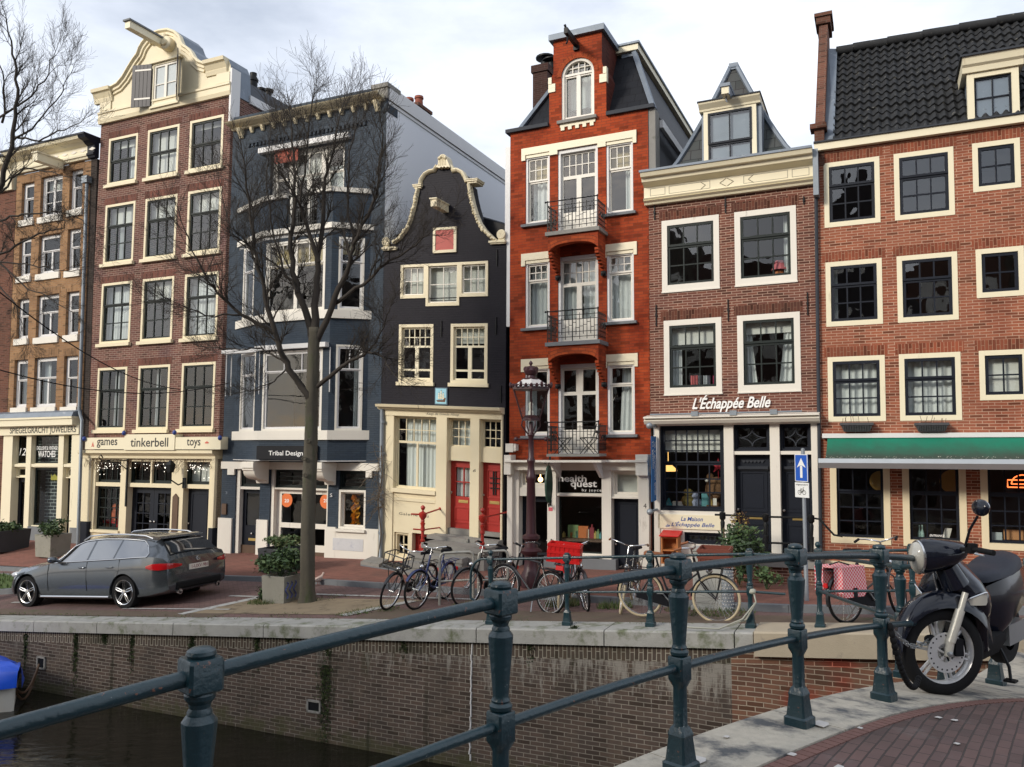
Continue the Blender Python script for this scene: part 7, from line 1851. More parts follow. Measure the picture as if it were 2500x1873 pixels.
# ============================================================ street, quay, water, bridge
def gh(px, py, dz=0.0):
 """ground point seen at a photo pixel"""
 r=ray((px, py));k=6.0/r.y
 while k<60:
  P=CAMP+r*k;s, q=sq_of(P)
  if P.z<=ground(s, q)+dz:return P
  k+=.01
 return P
def kerbq(s):
 pts=[(-60, 2.7), (-12, 2.7), (-8.8, 3.1), (-1.4, 4.6), (30, 4.9)]
 for(a, b), (c, d)in zip(pts, pts[1:]):
  if s<=c:return b+(d-b)*(s-a)/(c-a)
 return 4.9
def strip(mb, q0, q1, s0, s1, n, m, dz, ms=0, lift=True):
 """sheet of ground between two lines along the street (q as function of s)"""
 V=[]
 for i in range(n+1):
  s=s0+(s1-s0)*i/n;a, b=q0(s), q1(s)
  V.append([SQ(s, a+(b-a)*j/m, 0)+UP*(ground(s, a+(b-a)*j/m)+dz)for j in range(m+1)])
 for i in range(n):
  for j in range(m):
   P=(V[i][j], V[i+1][j], V[i+1][j+1], V[i][j+1]);mb.face(P, ms, [sq_of(p)for p in P])
def patch(mb, c, dz, n=10, m=6, ms=0):
 """four ground corners joined by a sheet that follows the ground"""
 V=[[None]*(m+1)for _ in range(n+1)]
 for i in range(n+1):
  for j in range(m+1):
   P=c[0].lerp(c[1], i/n).lerp(c[3].lerp(c[2], i/n), j/m);V[i][j]=on_ground(P, dz)
 for i in range(n):
  for j in range(m):
   P=(V[i][j], V[i+1][j], V[i+1][j+1], V[i][j+1]);mb.face(P, ms, [sq_of(p)for p in P])
def overlay(m, col, scale=1.0, lo=.5, hi=.6, stretch=(1, 1), loc=(0, 0), yband=None, amt=1.0):
 """stain of its own outline over a brick or stone surface, in metres of the surface; yband keeps it between heights"""
 n=m.node_tree;l=n.links.new
 p=[x for x in n.nodes if x.type=='BSDF_PRINCIPLED'][0];src=p.inputs['Base Color'].links[0].from_socket
 uv=nd(n, 'ShaderNodeUVMap');uv.uv_map='UVMap'
 mp_=nd(n, 'ShaderNodeMapping', {'Location':(loc[0], loc[1], 0), 'Scale':(stretch[0], stretch[1], 1)});l(uv.outputs[0], mp_.inputs[0])
 nz_=nd(n, 'ShaderNodeTexNoise', {'Scale':scale, 'Detail':9, 'Roughness':.7});l(mp_.outputs[0], nz_.inputs[0])
 r=nd(n, 'ShaderNodeMapRange', {1:lo, 2:hi, 3:0.0, 4:amt});
 fac=nz_.outputs[0]
 if yband:
  sp=nd(n, 'ShaderNodeSeparateXYZ');l(uv.outputs[0], sp.inputs[0])
  a=nd(n, 'ShaderNodeMapRange', {1:yband[0], 2:yband[1], 3:0.0, 4:0.32}, interpolation_type='SMOOTHSTEP');l(sp.outputs['Y'], a.inputs[0])
  ad=nd(n, 'ShaderNodeMath', operation='ADD');l(fac, ad.inputs[0]);l(a.outputs[0], ad.inputs[1]);fac=ad.outputs[0]
 l(fac, r.inputs[0])
 mx=nd(n, 'ShaderNodeMixRGB', {2:c4(col)});l(r.outputs[0], mx.inputs[0]);l(src, mx.inputs[1]);l(mx.outputs[0], p.inputs['Base Color'])
 return m
ROADM=brick('street_bricks', (0.21, 0.128, 0.115), (0.165, 0.105, 0.10), (0.085, 0.07, 0.065), w=.2, h=.075, mort=.012, stain=(0.12, 0.088, 0.08), stain_amt=.4, dark=.7, rough=.8, rot=R(45))
WALKM=brick('pavement_bricks', (0.28, 0.125, 0.095), (0.225, 0.10, 0.08), (0.13, 0.085, 0.07), w=.2, h=.07, mort=.008, stain=(0.10, 0.06, 0.05), stain_amt=.4, dark=.75, rough=.85)
DECKM=brick('bridge_bricks', (0.19, 0.118, 0.106), (0.14, 0.095, 0.092), (0.07, 0.058, 0.055), w=.20, h=.07, mort=.010, stain=(0.07, 0.06, 0.055), stain_amt=.5, dark=.6, rough=.7, rot=R(12), bumps=.9)
overlay(DECKM, (0.20, 0.18, 0.17), 2.2, .56, .72, amt=.5);overlay(ROADM, (0.12, 0.10, 0.085), .7, .55, .7, amt=.5)
overlay(WALKM, (0.12, 0.085, 0.07), .8, .52, .7, amt=.6)
mb=MB()
strip(mb, lambda s:-14, lambda s:.02, -45, 14, 20, 2, -.02)
strip(mb, lambda s:kerbq(s), lambda s:QUAY-.5, -45, 14, 90, 10, 0)
rd=obj('street', mb, ROADM);rd['kind']='structure'
mb=MB();strip(mb, lambda s:-.3, lambda s:kerbq(s)-.12, -45, 14, 90, 6, .10);pv=obj('pavement', mb, WALKM);pv['kind']='structure'
mb=MB();n_=100
for i in range(n_):
 s0, s1=-45+59*i/n_+.006, -45+59*(i+1)/n_
 L_=[]
 for s in(s0, s1):
  a=kerbq(s);L_.append([SQ(s, a-.13)+UP*(ground(s, a)+.105), SQ(s, a)+UP*(ground(s, a)+.105), SQ(s, a+.01)+UP*(ground(s, a)-.05), SQ(s, a-.13)+UP*(ground(s, a)-.05)])
 mb.loft(L_)
kb=obj('kerb', mb, M['bluestone']);kb['kind']='structure'
# bare earth round the tree and beside the coping, parking lines
EARTH=paint('bare_earth', (0.25, 0.195, 0.125), .95, .35, 2.5, (0.10, 0.075, 0.05), .35, 3, bump=.6, bscale=30)
DIRT=paint('dirty_paving', (0.115, 0.082, 0.058), .9, .35, 3, (0.07, 0.075, 0.035), .35, 3, bump=.5, bscale=40)
mb=MB();patch(mb, [gh(448, 1498), gh(836, 1502), gh(1040, 1466), gh(640, 1459)], .008, 16, 8);eb=obj('earth_bed', mb, EARTH);eb['kind']='structure'
mb=MB();strip(mb, lambda s:QUAY-1.55, lambda s:QUAY-.5, -8.2, 4, 40, 4, .007);strip(mb, lambda s:QUAY-.95, lambda s:QUAY-.5, -40, -11.2, 60, 3, .006);db=obj('dirt_strip', mb, DIRT);db['kind']='structure'
LINE=paint('worn_white_line', (0.42, 0.42, 0.40), .8, .2, 6, (0.14, 0.10, 0.09), .45, 8)
mb=MB()
def gline(a, b, w_, dz=.012):
 A, B=gh(*a), gh(*b);d=(B-A).normalized();k=Vector((-d.y, d.x, 0))*w_/2;patch(mb, [A-k, B-k, B+k, A+k], dz, 16, 1)
gline((644, 1457), (440, 1501), .22);gline((836, 1504), (1010, 1468), .22);gline((300, 1487), (560, 1489), .08);gline((560, 1456), (660, 1459), .1);gline((770, 1452), (1200, 1466), .12);gline((30, 1472), (60, 1472), .1)
ln=obj('parking_lines', mb, LINE);ln['kind']='structure'
# grass tufts and moss at the coping
GR=[paint('grass_%d'%i, c, .8, .3, 20)for i, c in enumerate(((0.06, 0.10, 0.02), (0.10, 0.13, 0.04), (0.16, 0.15, 0.07)))]
mb=MB()
def tufts(P, rad, n, h_):
 for k in range(n):
  a=rnd.uniform(0, 6.28);r_=rad*math.sqrt(rnd.random());B=on_ground(P+Vector((r_*math.cos(a), r_*math.sin(a)*.7, 0)), .005)
  t_=B+Vector((rnd.uniform(-.05, .05), rnd.uniform(-.05, .05), h_*rnd.uniform(.4, 1)));w_=Vector((rnd.uniform(-1, 1), rnd.uniform(-1, 1), 0)).normalized()*.007
  mb.face([B-w_, B+w_, t_], rnd.choice((0, 0, 1, 2)))
for(x, y, rad, n, h_)in((660, 1470, .45, 500, .12), (800, 1462, .4, 60, .06), (1150, 1480, .35, 200, .1), (1375, 1480, .3, 350, .16), (1500, 1485, .3, 250, .15), (1560, 1470, .2, 260, .16), (1700, 1490, .5, 300, .08), (1760, 1500, .5, 300, .08), (1690, 1480, .4, 200, .08), (1900, 1478, .5, 400, .08), (1985, 1475, .3, 300, .08), (910, 1492, .5, 220, .05), (60, 1447, .0, 0, 0), (700, 1503, .3, 50, .04), (860, 1500, .3, 150, .05)):tufts(gh(x, y), rad, n, h_)
for k in range(60):tufts(SQ(rnd.uniform(-20, 0), QUAY-.52), .15, 6, .05)
gs=obj('grass', mb, GR);tag(gs, 'thin green tufts of grass along the quay and round the tree', 'grass', kind='stuff')
# raised grass verge at the far left
A=gh(0, 1460)
mb=MB();vs_=[gh(-260, 1440), gh(-200, 1466), gh(112, 1446), gh(20, 1412), gh(-240, 1412)]
mb.loft([[p+UP*z for p in vs_]for z in(-.05, .13)]);vg=obj('verge_kerb', mb, M['bluestone']);vg['kind']='structure'
mb=MB();c_=sum(vs_, Vector())/5
mb.face([c_+(p-c_)*.93+UP*.135 for p in vs_]);
for k in range(1600):
 i=rnd.randrange(5);a, b=rnd.random(), rnd.random()
 if a+b>1:a, b=1-a, 1-b
 P=c_+((vs_[i]-c_)*a+(vs_[(i+1)%5]-c_)*b)*.95+UP*.13;w_=Vector((rnd.uniform(-1, 1), rnd.uniform(-1, 1), 0))*.012
 mb.face([P-w_, P+w_, P+Vector((rnd.uniform(-.05, .05), rnd.uniform(-.05, .05), rnd.uniform(.04, .13)))], rnd.choice((0, 0, 1)))
tag(obj('grass', mb, GR), 'green grass in the kerbed verge in front of the grey car', 'grass', kind='stuff')
# quay wall with coping stones
QB=brick('quay_brick', (0.120, 0.085, 0.068), (0.085, 0.066, 0.058), (0.30, 0.265, 0.22), w=.21, h=.062, mort=.013, stain=(0.035, 0.032, 0.027), stain_amt=.5, dark=.5, rough=.8, bumps=1.2, streak=2.2, sscale=.6)
overlay(QB, (0.22, 0.17, 0.125), 1.4, .55, .75, amt=.45);overlay(QB, (0.24, 0.22, 0.19), 2.6, .60, .74, (1.3, .35), (4, 2), None, .55)
overlay(QB, (0.13, 0.062, 0.035), .9, .62, .78, (1, 1.2), (9.3, 1), None, .45)
overlay(QB, (0.030, 0.036, 0.014), 1.6, .58, .72, (1, .3), (1, 7), None, .8);overlay(QB, (0.075, 0.075, 0.035), 3.0, .70, .86, yband=(-1.0, -1.42), amt=.7)
overlay(QB, (0.014, 0.018, 0.009), .9, .57, .66, (1.4, .14), (17, 3), None, .9);overlay(QB, (0.36, 0.34, 0.30), 4.0, .74, .84, (2.2, .35), (23, 3), (-.9, .4), .6)
QS=brick('quay_soldier', (0.115, 0.085, 0.066), (0.085, 0.068, 0.06), (0.36, 0.33, 0.27), rot=PI/2, w=.21, h=.062, mort=.014, stain=(0.025, 0.028, 0.015), stain_amt=.6, dark=.6, bumps=1.0)
QN=brick('new_quay_brick', (0.22, 0.11, 0.07), (0.13, 0.07, 0.053), (0.42, 0.34, 0.26), w=.21, h=.062, mort=.013, stain=(0.04, 0.03, 0.025), stain_amt=.4, dark=.5, bumps=.9, third=(1.3, .5, .45), thirdamt=.3)
s_new=sq_of(at(1783, 1600, 10.9))[0];s_end=.9
qw=thing('quay_wall', 'stained brown brick quay wall with mossy stone coping along the canal', 'wall', SQ(-8, QUAY, -1.5))
WATER=-1.5
def qwall(s0, s1, mats, nm):
 mb=MB();n_=int((s1-s0)/.5)+1
 for i in range(n_):
  a, b=s0+(s1-s0)*i/n_, s0+(s1-s0)*(i+1)/n_
  za, zb_=zq(a)-.2, zq(b)-.2
  for(l0, l1, h0, h1, m_)in((WATER-.8, None, WATER-.8, None, 0), (None, 0, None, 0, 1)):
   A0=WATER-.8 if m_==0 else za-.21;A1=za-.21 if m_==0 else za;B0=WATER-.8 if m_==0 else zb_-.21;B1=zb_-.21 if m_==0 else zb_
   off=.0 if m_==0 else .004
   mb.face([SQ(a, QUAY-.06+off, A0), SQ(b, QUAY-.06+off, B0), SQ(b, QUAY-.06+off, B1), SQ(a, QUAY-.06+off, A1)], m_, [(a, A0-za), (b, B0-zb_), (b, B1-zb_), (a, A1-za)]if m_ else[(a, A0), (b, B0), (b, B1), (a, A1)])
 o=obj(nm, mb, mats);o.parent=qw;o.location=-Vector(qw.location);return o
qwall(-45, s_new, [QB, QS], 'old_brick_face');qwall(s_new, s_end+2, [QN, QN], 'newer_brick_face')
COP=paint('mossy_coping', (0.34, 0.335, 0.31), .85, .3, 4, (0.13, 0.145, 0.085), .5, 3.5, bump=.5, bscale=60)
COPN=paint('beige_coping', (0.40, 0.34, 0.25), .85, .15, 4, (0.25, 0.22, 0.18), .2, 5, bump=.4)
s=-40;k=0
while s<s_end+2:
 L_=rnd.uniform(1.7, 2.1);e_=min(s+L_, s_end+2)
 if s<s_new+.3<e_:e_=s_new+.3
 new=s>s_new+.2
 mb=MB();o1=QUAY+(.02 if not new else .06)
 lp=[]
 for t_ in(s+.008, e_-.008):
  z=zq(t_)+(.0 if not new else .02);h_=.2 if not new else .3
  lp.append([SQ(t_, QUAY-.56, z+.012), SQ(t_, o1-.02, z+.012), SQ(t_, o1, z-.01), SQ(t_, o1, z-h_), SQ(t_, QUAY-.56, z-h_)])
 mb.loft(lp);o=obj('coping_stone', mb, COPN if new else COP);o.parent=qw;o.location=-Vector(qw.location)
 s=e_
def qpt(px, py):
 r=ray((px, py));k_=((F0+NN*QUAY-CAMP).dot(NN))/r.dot(NN);return CAMP+r*k_
mb=MB()
for(x, y, w_, h_)in((762, 1727, .14, .10), (95, 1620, .12, .12)):
 s_, q_=sq_of(qpt(x, y));z=qpt(x, y).z
 for a, b, c, d in((-w_, -w_+.03, -h_, h_), (w_-.03, w_, -h_, h_), (-w_, w_, h_-.03, h_), (-w_, w_, -h_, -h_+.03)):
  mb.loft([[SQ(s_+a, QUAY-.07, z+c), SQ(s_+b, QUAY-.07, z+c), SQ(s_+b, QUAY-.07, z+d), SQ(s_+a, QUAY-.07, z+d)], [SQ(s_+a, QUAY-.03, z+c), SQ(s_+b, QUAY-.03, z+c), SQ(s_+b, QUAY-.03, z+d), SQ(s_+a, QUAY-.03, z+d)]])
o=obj('drain_surround', mb, M['stone']);o.parent=qw;o.location=-Vector(qw.location)
mb=MB()
for(x, y, w_, h_)in((762, 1727, .11, .07), (95, 1620, .09, .09)):
 s_, q_=sq_of(qpt(x, y));z=qpt(x, y).z;mb.face([SQ(s_-w_, QUAY-.052, z-h_), SQ(s_+w_, QUAY-.052, z-h_), SQ(s_+w_, QUAY-.052, z+h_), SQ(s_-w_, QUAY-.052, z+h_)])
o=obj('drain_hole', mb, M['black']);o.parent=qw;o.location=-Vector(qw.location)
mb=MB();p0, p1=qpt(1148, 1555), qpt(1143, 1860);N_=20
for k in range(N_):
 a, b=p0.lerp(p1, k/N_), p0.lerp(p1, (k+1)/N_);j0, j1=rnd.uniform(-.012, .012), rnd.uniform(-.012, .012)
 a=SQ(sq_of(a)[0]+j0, QUAY-.05, a.z);b=SQ(sq_of(b)[0]+j1, QUAY-.05, b.z);mb.tube([a, b], .013, 4)
o=obj('mortar_joint', mb, M['white2']);o.parent=qw;o.location=-Vector(qw.location)
# hanging moss and ferns at the coping joints
mb=MB()
for(x, y, ln_, n)in((57, 1560, .6, 260), (180, 1560, .8, 380), (317, 1560, .6, 220), (464, 1565, .5, 260), (622, 1570, .35, 200), (795, 1575, .3, 160), (790, 1640, 1.2, 800), (982, 1560, .3, 160), (1290, 1560, .35, 200), (250, 1555, .15, 260), (700, 1566, .1, 160), (1400, 1545, .1, 120)):
 P=qpt(x, y);s_, _=sq_of(P)
 for k in range(n):
  z=P.z+.1-abs(rnd.gauss(0, 1))*ln_*.6;a=s_+rnd.gauss(0, .035+.07*(ln_>1)*rnd.random())
  B=SQ(a, QUAY-.055, z);mb.face([B, B+DD*rnd.uniform(-.022, .022)+NN*rnd.uniform(.005, .03)-UP*rnd.uniform(0, .03), B+DD*rnd.uniform(-.02, .02)-UP*rnd.uniform(.015, .045)+NN*.006], rnd.choice((0, 0, 1)))
tag(obj('moss', mb, [paint('dark_moss', (0.022, 0.035, 0.010), .95, .4, 20), paint('light_moss', (0.05, 0.07, 0.018), .95, .4, 20)]), 'dark green moss and small ferns hanging at the coping joints', 'moss', kind='stuff')
# water, the deep ground sheet
m_, n_, o_=newmat('canal_water');l_=n_.links.new
p_=nd(n_, 'ShaderNodeBsdfPrincipled', {'Base Color':(0.012, 0.011, 0.007, 1), 'Roughness':.06, 'IOR':1.33})
tcx=nd(n_, 'ShaderNodeTexCoord');mpx=nd(n_, 'ShaderNodeMapping', {'Scale':(1.0, 2.2, 1), 'Rotation':(0, 0, -YAW)});l_(tcx.outputs['Object'], mpx.inputs[0])
a_=nd(n_, 'ShaderNodeTexNoise', {'Scale':2.2, 'Detail':4, 'Distortion':.6});l_(mpx.outputs[0], a_.inputs[0])
bp=nd(n_, 'ShaderNodeBump', {'Strength':.16, 'Distance':.1});l_(a_.outputs[0], bp.inputs['Height']);l_(bp.outputs[0], p_.inputs['Normal']);l_(p_.outputs[0], o_.inputs[0])
mb=MB();mb.face([SQ(-90, QUAY-.1, WATER), SQ(30, QUAY-.1, WATER), SQ(30, 40, WATER), SQ(-90, 40, WATER)]);wt=obj('canal_water', mb, m_);wt['kind']='structure'
mb=MB();mb.face([(-500, -500, -2.4), (500, -500, -2.4), (500, 500, -2.4), (-500, 500, -2.4)]);gd=obj('ground', mb, DIRT);gd['kind']='structure'
# ---- bridge
BU, BV=Vector((.722, .692, 0)), Vector((.692, -.722, 0));BC=Vector((.85, 4.25, 0))
def zb(u):return max(1.06, 1.65-.018*(u+.6)**2)
def BP(u, v, dz=0):return BC+BU*u+BV*v+UP*(zb(u)+dz)
def bend(u):return .21+(.035*(u-1.6)**2 if u>1.6 else 0)
mb=MB();N_=60
us=[-9+18*i/N_ for i in range(N_+1)]
for i in range(N_):
 for j in range(8):
  u0, u1=us[i], us[i+1];va=lambda u, j:bend(u)-.02+(9-bend(u))*(j/8)
  P=(BP(u0, va(u0, j)), BP(u1, va(u1, j)), BP(u1, va(u1, j+1)), BP(u0, va(u0, j+1)));mb.face(P, 0, [(BU.dot(p), BV.dot(p))for p in P])
dk=obj('bridge_deck', mb, DECKM);dk['kind']='structure'
CURB=paint('light_kerb_stone', (0.46, 0.42, 0.345), .85, .3, 18, (0.085, 0.09, 0.095), .62, 3.2, bump=.6, bscale=90)
kbs=thing('bridge_kerb', 'pale speckled stone kerb under the green bridge railing', 'kerb', BP(0, 0));kbs['kind']='structure'
u=-9.0
while u<5.4:
 e_=u+1.3;mb=MB();lp=[]
 for t_ in[u+.004+(1.292)*k/4 for k in range(5)]:
  lp.append([BP(t_, -.27, .015), BP(t_, bend(t_), .012), BP(t_, bend(t_), -.2), BP(t_, -.27, -.75)])
 mb.loft(lp);o=obj('kerb_stone', mb, CURB);o.parent=kbs;o.location=-Vector(kbs.location);u=e_
mb=MB();lp=[[BP(t_, -.22, -.7), BP(t_, 9, -.2), BP(t_, 9, -.7), BP(t_, -.22, -1.2)]for t_ in[-9+.5*k for k in range(31)]]
mb.loft(lp)
for t0, t1 in((3.8, 7.5), ):mb.loft([[BP(t0, -.2, 0)*1, BP(t1, -.2, 0), BP(t1, 9, 0), BP(t0, 9, 0)]if False else[Vector((p.x, p.y, z))for p in(BP(t0, -.2), BP(t1, -.2), BP(t1, 9), BP(t0, 9))]for z in(-2.3, .6)])
bb_=obj('bridge_body', mb, QN);bb_['kind']='structure'
# edging brick row and small litter on the bridge
mb=MB()
for i in range(150):
 u0=-6+.075*i*1.0;
 mb.loft([[BP(u0+a, bend(u0)+.012+b, h_)for a, b in((0, 0), (.068, 0), (.068, .085), (0, .085))]for h_ in(-.02, .006)])
eg=obj('edging_bricks', mb, paint('edging_brick', (0.17, 0.085, 0.07), .75, .35, 9));eg['kind']='structure'
LITTER=paint('paper_litter', (0.55, 0.53, 0.5), .8, .1)
for k, (px, py, w_)in enumerate(((2005, 1757, .12), (1700, 1868, .12), (2290, 1705, .05), (2330, 1710, .05), (1935, 1838, .05), (2050, 1868, .06), (2100, 1755, .04), (2335, 1785, .04), (1925, 1755, .05), (1775, 1803, .04))):
 Z=1.72*2000/(py-1085);P=at(px, py, Z);u_, v_=(P-BC).dot(BU), (P-BC).dot(BV)
 mb=MB();z=.022 if v_<bend(u_)else .008;q=[(rnd.uniform(.6, 1)*w_, rnd.uniform(-.3, .3)*w_)for _ in range(4)]
 pts=[BP(u_+a*w_*.5*rnd.uniform(.7, 1.1), v_+b*w_*.4*rnd.uniform(.7, 1.1), z)for a, b in((-1, -1), (1, -1), (1.1, .3), (.6, 1), (-1, .9))]
 mb.loft([[p for p in pts], [p+UP*.002 for p in pts]])
 tag(obj('litter', mb, LITTER, loc=pts[0]), 'small flattened scrap of pale litter on the bridge', 'litter', 'litter scraps on the bridge')
 # ---- railings
RAILP=paint('green_blue_rail_paint', (0.009, 0.034, 0.044), .34, .3, 6, (0.20, 0.065, 0.03), .0, 9, bump=.35, bscale=45, spec=.6)
def rail_paint():
 m=RAILP;n=m.node_tree;l=n.links.new
 p=[x for x in n.nodes if x.type=='BSDF_PRINCIPLED'][0];src=p.inputs['Base Color'].links[0].from_socket
 tcx=nd(n, 'ShaderNodeTexCoord');nz_=nd(n, 'ShaderNodeTexNoise', {'Scale':26.0, 'Detail':6, 'Roughness':.7});l(tcx.outputs['Object'], nz_.inputs[0])
 for lo, hi, col, sc in((.655, .665, (0.17, 0.075, 0.05), 0), (.70, .71, (0.22, 0.25, 0.25), 1)):
  x=nz_
  if sc:x=nd(n, 'ShaderNodeTexNoise', {'Scale':40.0, 'Detail':5, 'Roughness':.6});l(tcx.outputs['Object'], x.inputs[0])
  r=nd(n, 'ShaderNodeMapRange', {1:lo, 2:hi});l(x.outputs[0], r.inputs[0])
  mx=nd(n, 'ShaderNodeMixRGB', {2:c4(col)});l(r.outputs[0], mx.inputs[0]);l(src, mx.inputs[1]);src=mx.outputs[0]
 l(src, p.inputs['Base Color'])
rail_paint()
RAILM=RAILP
def post_mb(ball=False):
 mb=MB();N=32
 def ring(z, r, sh):
  out=[]
  for k in range(N):
   a=2*PI*(k+.5)/N;c, s_=math.cos(a), math.sin(a)
   sq_=1/max(abs(c), abs(s_));oc=1/max(abs(c), abs(s_), (abs(c)+abs(s_))*.7071)
   f=1 if sh==0 else(oc if sh==.5 else sq_)
   if sh==1:f=min(f, 1.36)
   out.append((r*f*c, r*f*s_, z))
  return out
 sec=[(0, .072, 1), (.052, .072, 1), (.062, .060, 1), (.075, .058, 1), (.175, .047, 1), (.19, .050, 1), (.20, .047, 1), (.225, .037, 1), (.235, .034, .5), (.42, .033, .5), (.455, .043, 1), (.46, .045, 1), (.568, .045, 1), (.574, .042, 1), (.575, .036, 0), (.583, .045, 0), (.597, .047, 0), (.606, .042, 0), (.610, .036, 0), (.618, .039, 0), (.628, .034, 0), (.640, .032, .5), (.862, .050, .5), (.872, .050, .5), (.885, .043, 0), (.892, .037, 0), (.900, .037, 0), (.912, .031, 0), (.925, .033, 0), (.940, .045, 0), (.952, .047, 0), (.958, .044, 0), (.96, .048, 1), (.966, .0535, 1), (1.05, .0535, 1), (1.06, .049, 1)]
 if ball:sec+=[(1.062, .03, 0), (1.075, .022, 0)]+[(1.115-.042*math.cos(PI*(k+1.2)/9), .042*math.sin(PI*(k+1.2)/9), 0)for k in range(8)]
 else:sec+=[(1.061, .040, 0), (1.070, .045, 0), (1.080, .042, 0), (1.088, .030, 0), (1.091, .010, 0)]
 mb.loft([ring(*q)for q in sec]);return mb
def rail_tube(parent, pts, r, name):
 mb=MB();base=Vector(parent.location);mb.tube([Vector(p)-base for p in pts], r, 16);return obj(name, mb, RAILM, parent, smooth=50)
br=thing('bridge_railing', 'blue green cast iron railing along the bridge in the foreground', 'railing', BP(0, 0, .012))
P0=obj('post', post_mb(), RAILM, br, smooth=28);P0.rotation_euler.z=math.atan2(BU.y, BU.x)
ups=[-3.72, -2.48, -1.24, 0, 1.24, 2.48, 3.72, 4.96]
for u in ups:
 if u==0:continue
 o=P0.copy();C.objects.link(o);o.parent=br;o.location=BP(u, 0, .012)-Vector(br.location)
for a, b in zip(ups, ups[1:]):
 rail_tube(br, [BP(a+(b-a)*k/8, 0, 1.02)for k in range(9)], .0245, 'top_rail')
 rail_tube(br, [BP(a+(b-a)*k/8, 0, .53)for k in range(9)], .0215, 'lower_rail')
 # quay railings
def quay_railing(pix, lab, endL=False, endR=False):
 bases=[]
 for(px, py)in pix:
  P=gh(px, py);s_, q_=sq_of(P);bases.append(SQ(s_, QUAY-.30, zq(s_)+.012))
 T=thing('quay_railing', lab, 'railing', bases[0], group='quay railings')
 for k, B in enumerate(bases):
  o=(bpy.data.objects.new('post', BALL.data)if k==0 else bpy.data.objects.new('post', P0.data));C.objects.link(o);o.parent=T
  o.location=B-bases[0];o.rotation_euler.z=-YAW;o.scale=(.92, .92, .955)
 H1_, H2_=.965, .47
 for hgt, r in((H1_, .019), (H2_, .017)):
  for a, b in zip(bases, bases[1:]):rail_tube(T, [a+UP*hgt, b+UP*hgt], r, 'rail')
 if endL:rail_tube(T, [bases[0]+UP*H1_]+[bases[0]-DD*(.12+.22*math.sin(PI/2*k/6))+UP*(H1_-.28*(1-math.cos(PI/2*k/6)))for k in range(7)]+[bases[0]-DD*.34+UP*(H1_-.6), bases[0]-DD*.1+UP*(H2_-.25), bases[0]+UP*(H2_-.22)], .019, 'end_rail')
 if endR:
  rail_tube(T, [bases[-1]+UP*H1_]+[bases[-1]+DD*(.3+.22*math.sin(PI/2*k/6))+UP*(H1_-.22*(1-math.cos(PI/2*k/6)))for k in range(7)], .019, 'end_rail');rail_tube(T, [bases[-1]+UP*H2_, bases[-1]+DD*.45+UP*H2_], .017, 'rail')
 return T, bases
BALL=obj('post', post_mb(True), RAILM, br, smooth=28);BALL.location=BP(6.2, 0, .012)-Vector(br.location);BALL.rotation_euler.z=P0.rotation_euler.z
q1, b1_=quay_railing([(1226, 1514), (1405, 1519), (1607, 1520), (1845, 1523)], 'slim blue green railing on the quay beside the parked bicycles', True, True)
q2, b2q=quay_railing([(2008, 1527), (2227, 1520)], 'short blue green quay railing with ball post by the pink pannier bicycle')
mid=b2q[0].lerp(BP(3.72, 0), .78);Fp=at(2201, 1520, 7.6);Fp=Vector((Fp.x, Fp.y, 1.2))
o=P0.copy();C.objects.link(o);o.parent=q2;o.location=Fp-Vector(q2.location)
for hgt in(.98, .5):rail_tube(q2, [b2q[0]+UP*hgt*.95, Fp+UP*hgt], .02, 'rail');rail_tube(q2, [Fp+UP*hgt, BP(3.72, 0, hgt+.02)], .022, 'rail')
# ============================================================ trees
BARK=paint('mossy_bark', (0.085, 0.075, 0.055), .95, .5, 6, (0.045, 0.06, 0.02), .42, 3, bump=1.0, bscale=26, streak=3)
TWIG=paint('dark_twig', (0.035, 0.028, 0.022), .9, .3)
def grow(mb, P, d, ln_, r, lev, up):
 n=5 if lev>0 else 4;pts=[P];rs=[r];kids=[]
 for k in range(n):
  d=(d+Vector((rnd.gauss(0, .13), rnd.gauss(0, .13), rnd.gauss(0, .1)+up*.10))).normalized();P=P+d*(ln_/n);pts.append(P);rs.append(max(.0022, r*(1-.8*(k+1)/n)))
  if lev>0:kids.append((P, d, rs[-1]))
 mb.tube(pts, rs, 5 if r>.012 else 3, cap=False)
 for P, d, rr in kids:
  for j in range(2 if rnd.random()<.75 else 1):
   a=d.cross(Vector((rnd.gauss(0, 1), rnd.gauss(0, 1), rnd.gauss(0, 1)))).normalized()
   grow(mb, P, (d*rnd.uniform(.6, 1.0)+a*rnd.uniform(.35, .75)).normalized(), ln_*rnd.uniform(.4, .68), rr*.75, lev-1, up)
def limb(mb, pts, r0, r1, kid_len, lev=2, every=2, up=1.0, start=.25):
 P=[pts[0]]
 for a, b, i in zip(pts, pts[1:], range(99)):
  for k in range(1, 5):
   q=a.lerp(b, k/4)+Vector((rnd.gauss(0, .02), rnd.gauss(0, .03), rnd.gauss(0, .02)))*(1 if k<4 else 0);P.append(q)
 n=len(P);rs=[r0+(r1-r0)*(k/(n-1))**.8 for k in range(n)]
 mb.tube(P, rs, 9 if r0>.05 else 6, cap=False)
 for k in range(n):
  if k/n<start or k%every:continue
  d=(P[min(n-1, k+1)]-P[max(0, k-1)]).normalized()
  a=d.cross(Vector((rnd.gauss(0, 1), rnd.gauss(0, 1), rnd.gauss(0, 1)))).normalized()
  grow(mb, P[k], (d*.75+a*.7+UP*.3*up).normalized(), kid_len*rnd.uniform(.7, 1.25), min(.02, rs[k]*.55), lev, up)
 grow(mb, P[-1], (P[-1]-P[-3]).normalized(), kid_len, r1, lev, up)
def pxl(l, Z, dz):return[at(x, y, Z+dz*k/max(1, len(l)-1))for k, (x, y)in enumerate(l)]
tb_=gh(750, 1470);TZ=tb_.y
tr=thing('bare_tree', 'bare mossy tree standing before the blue bay house', 'tree', tb_, group='canal trees')
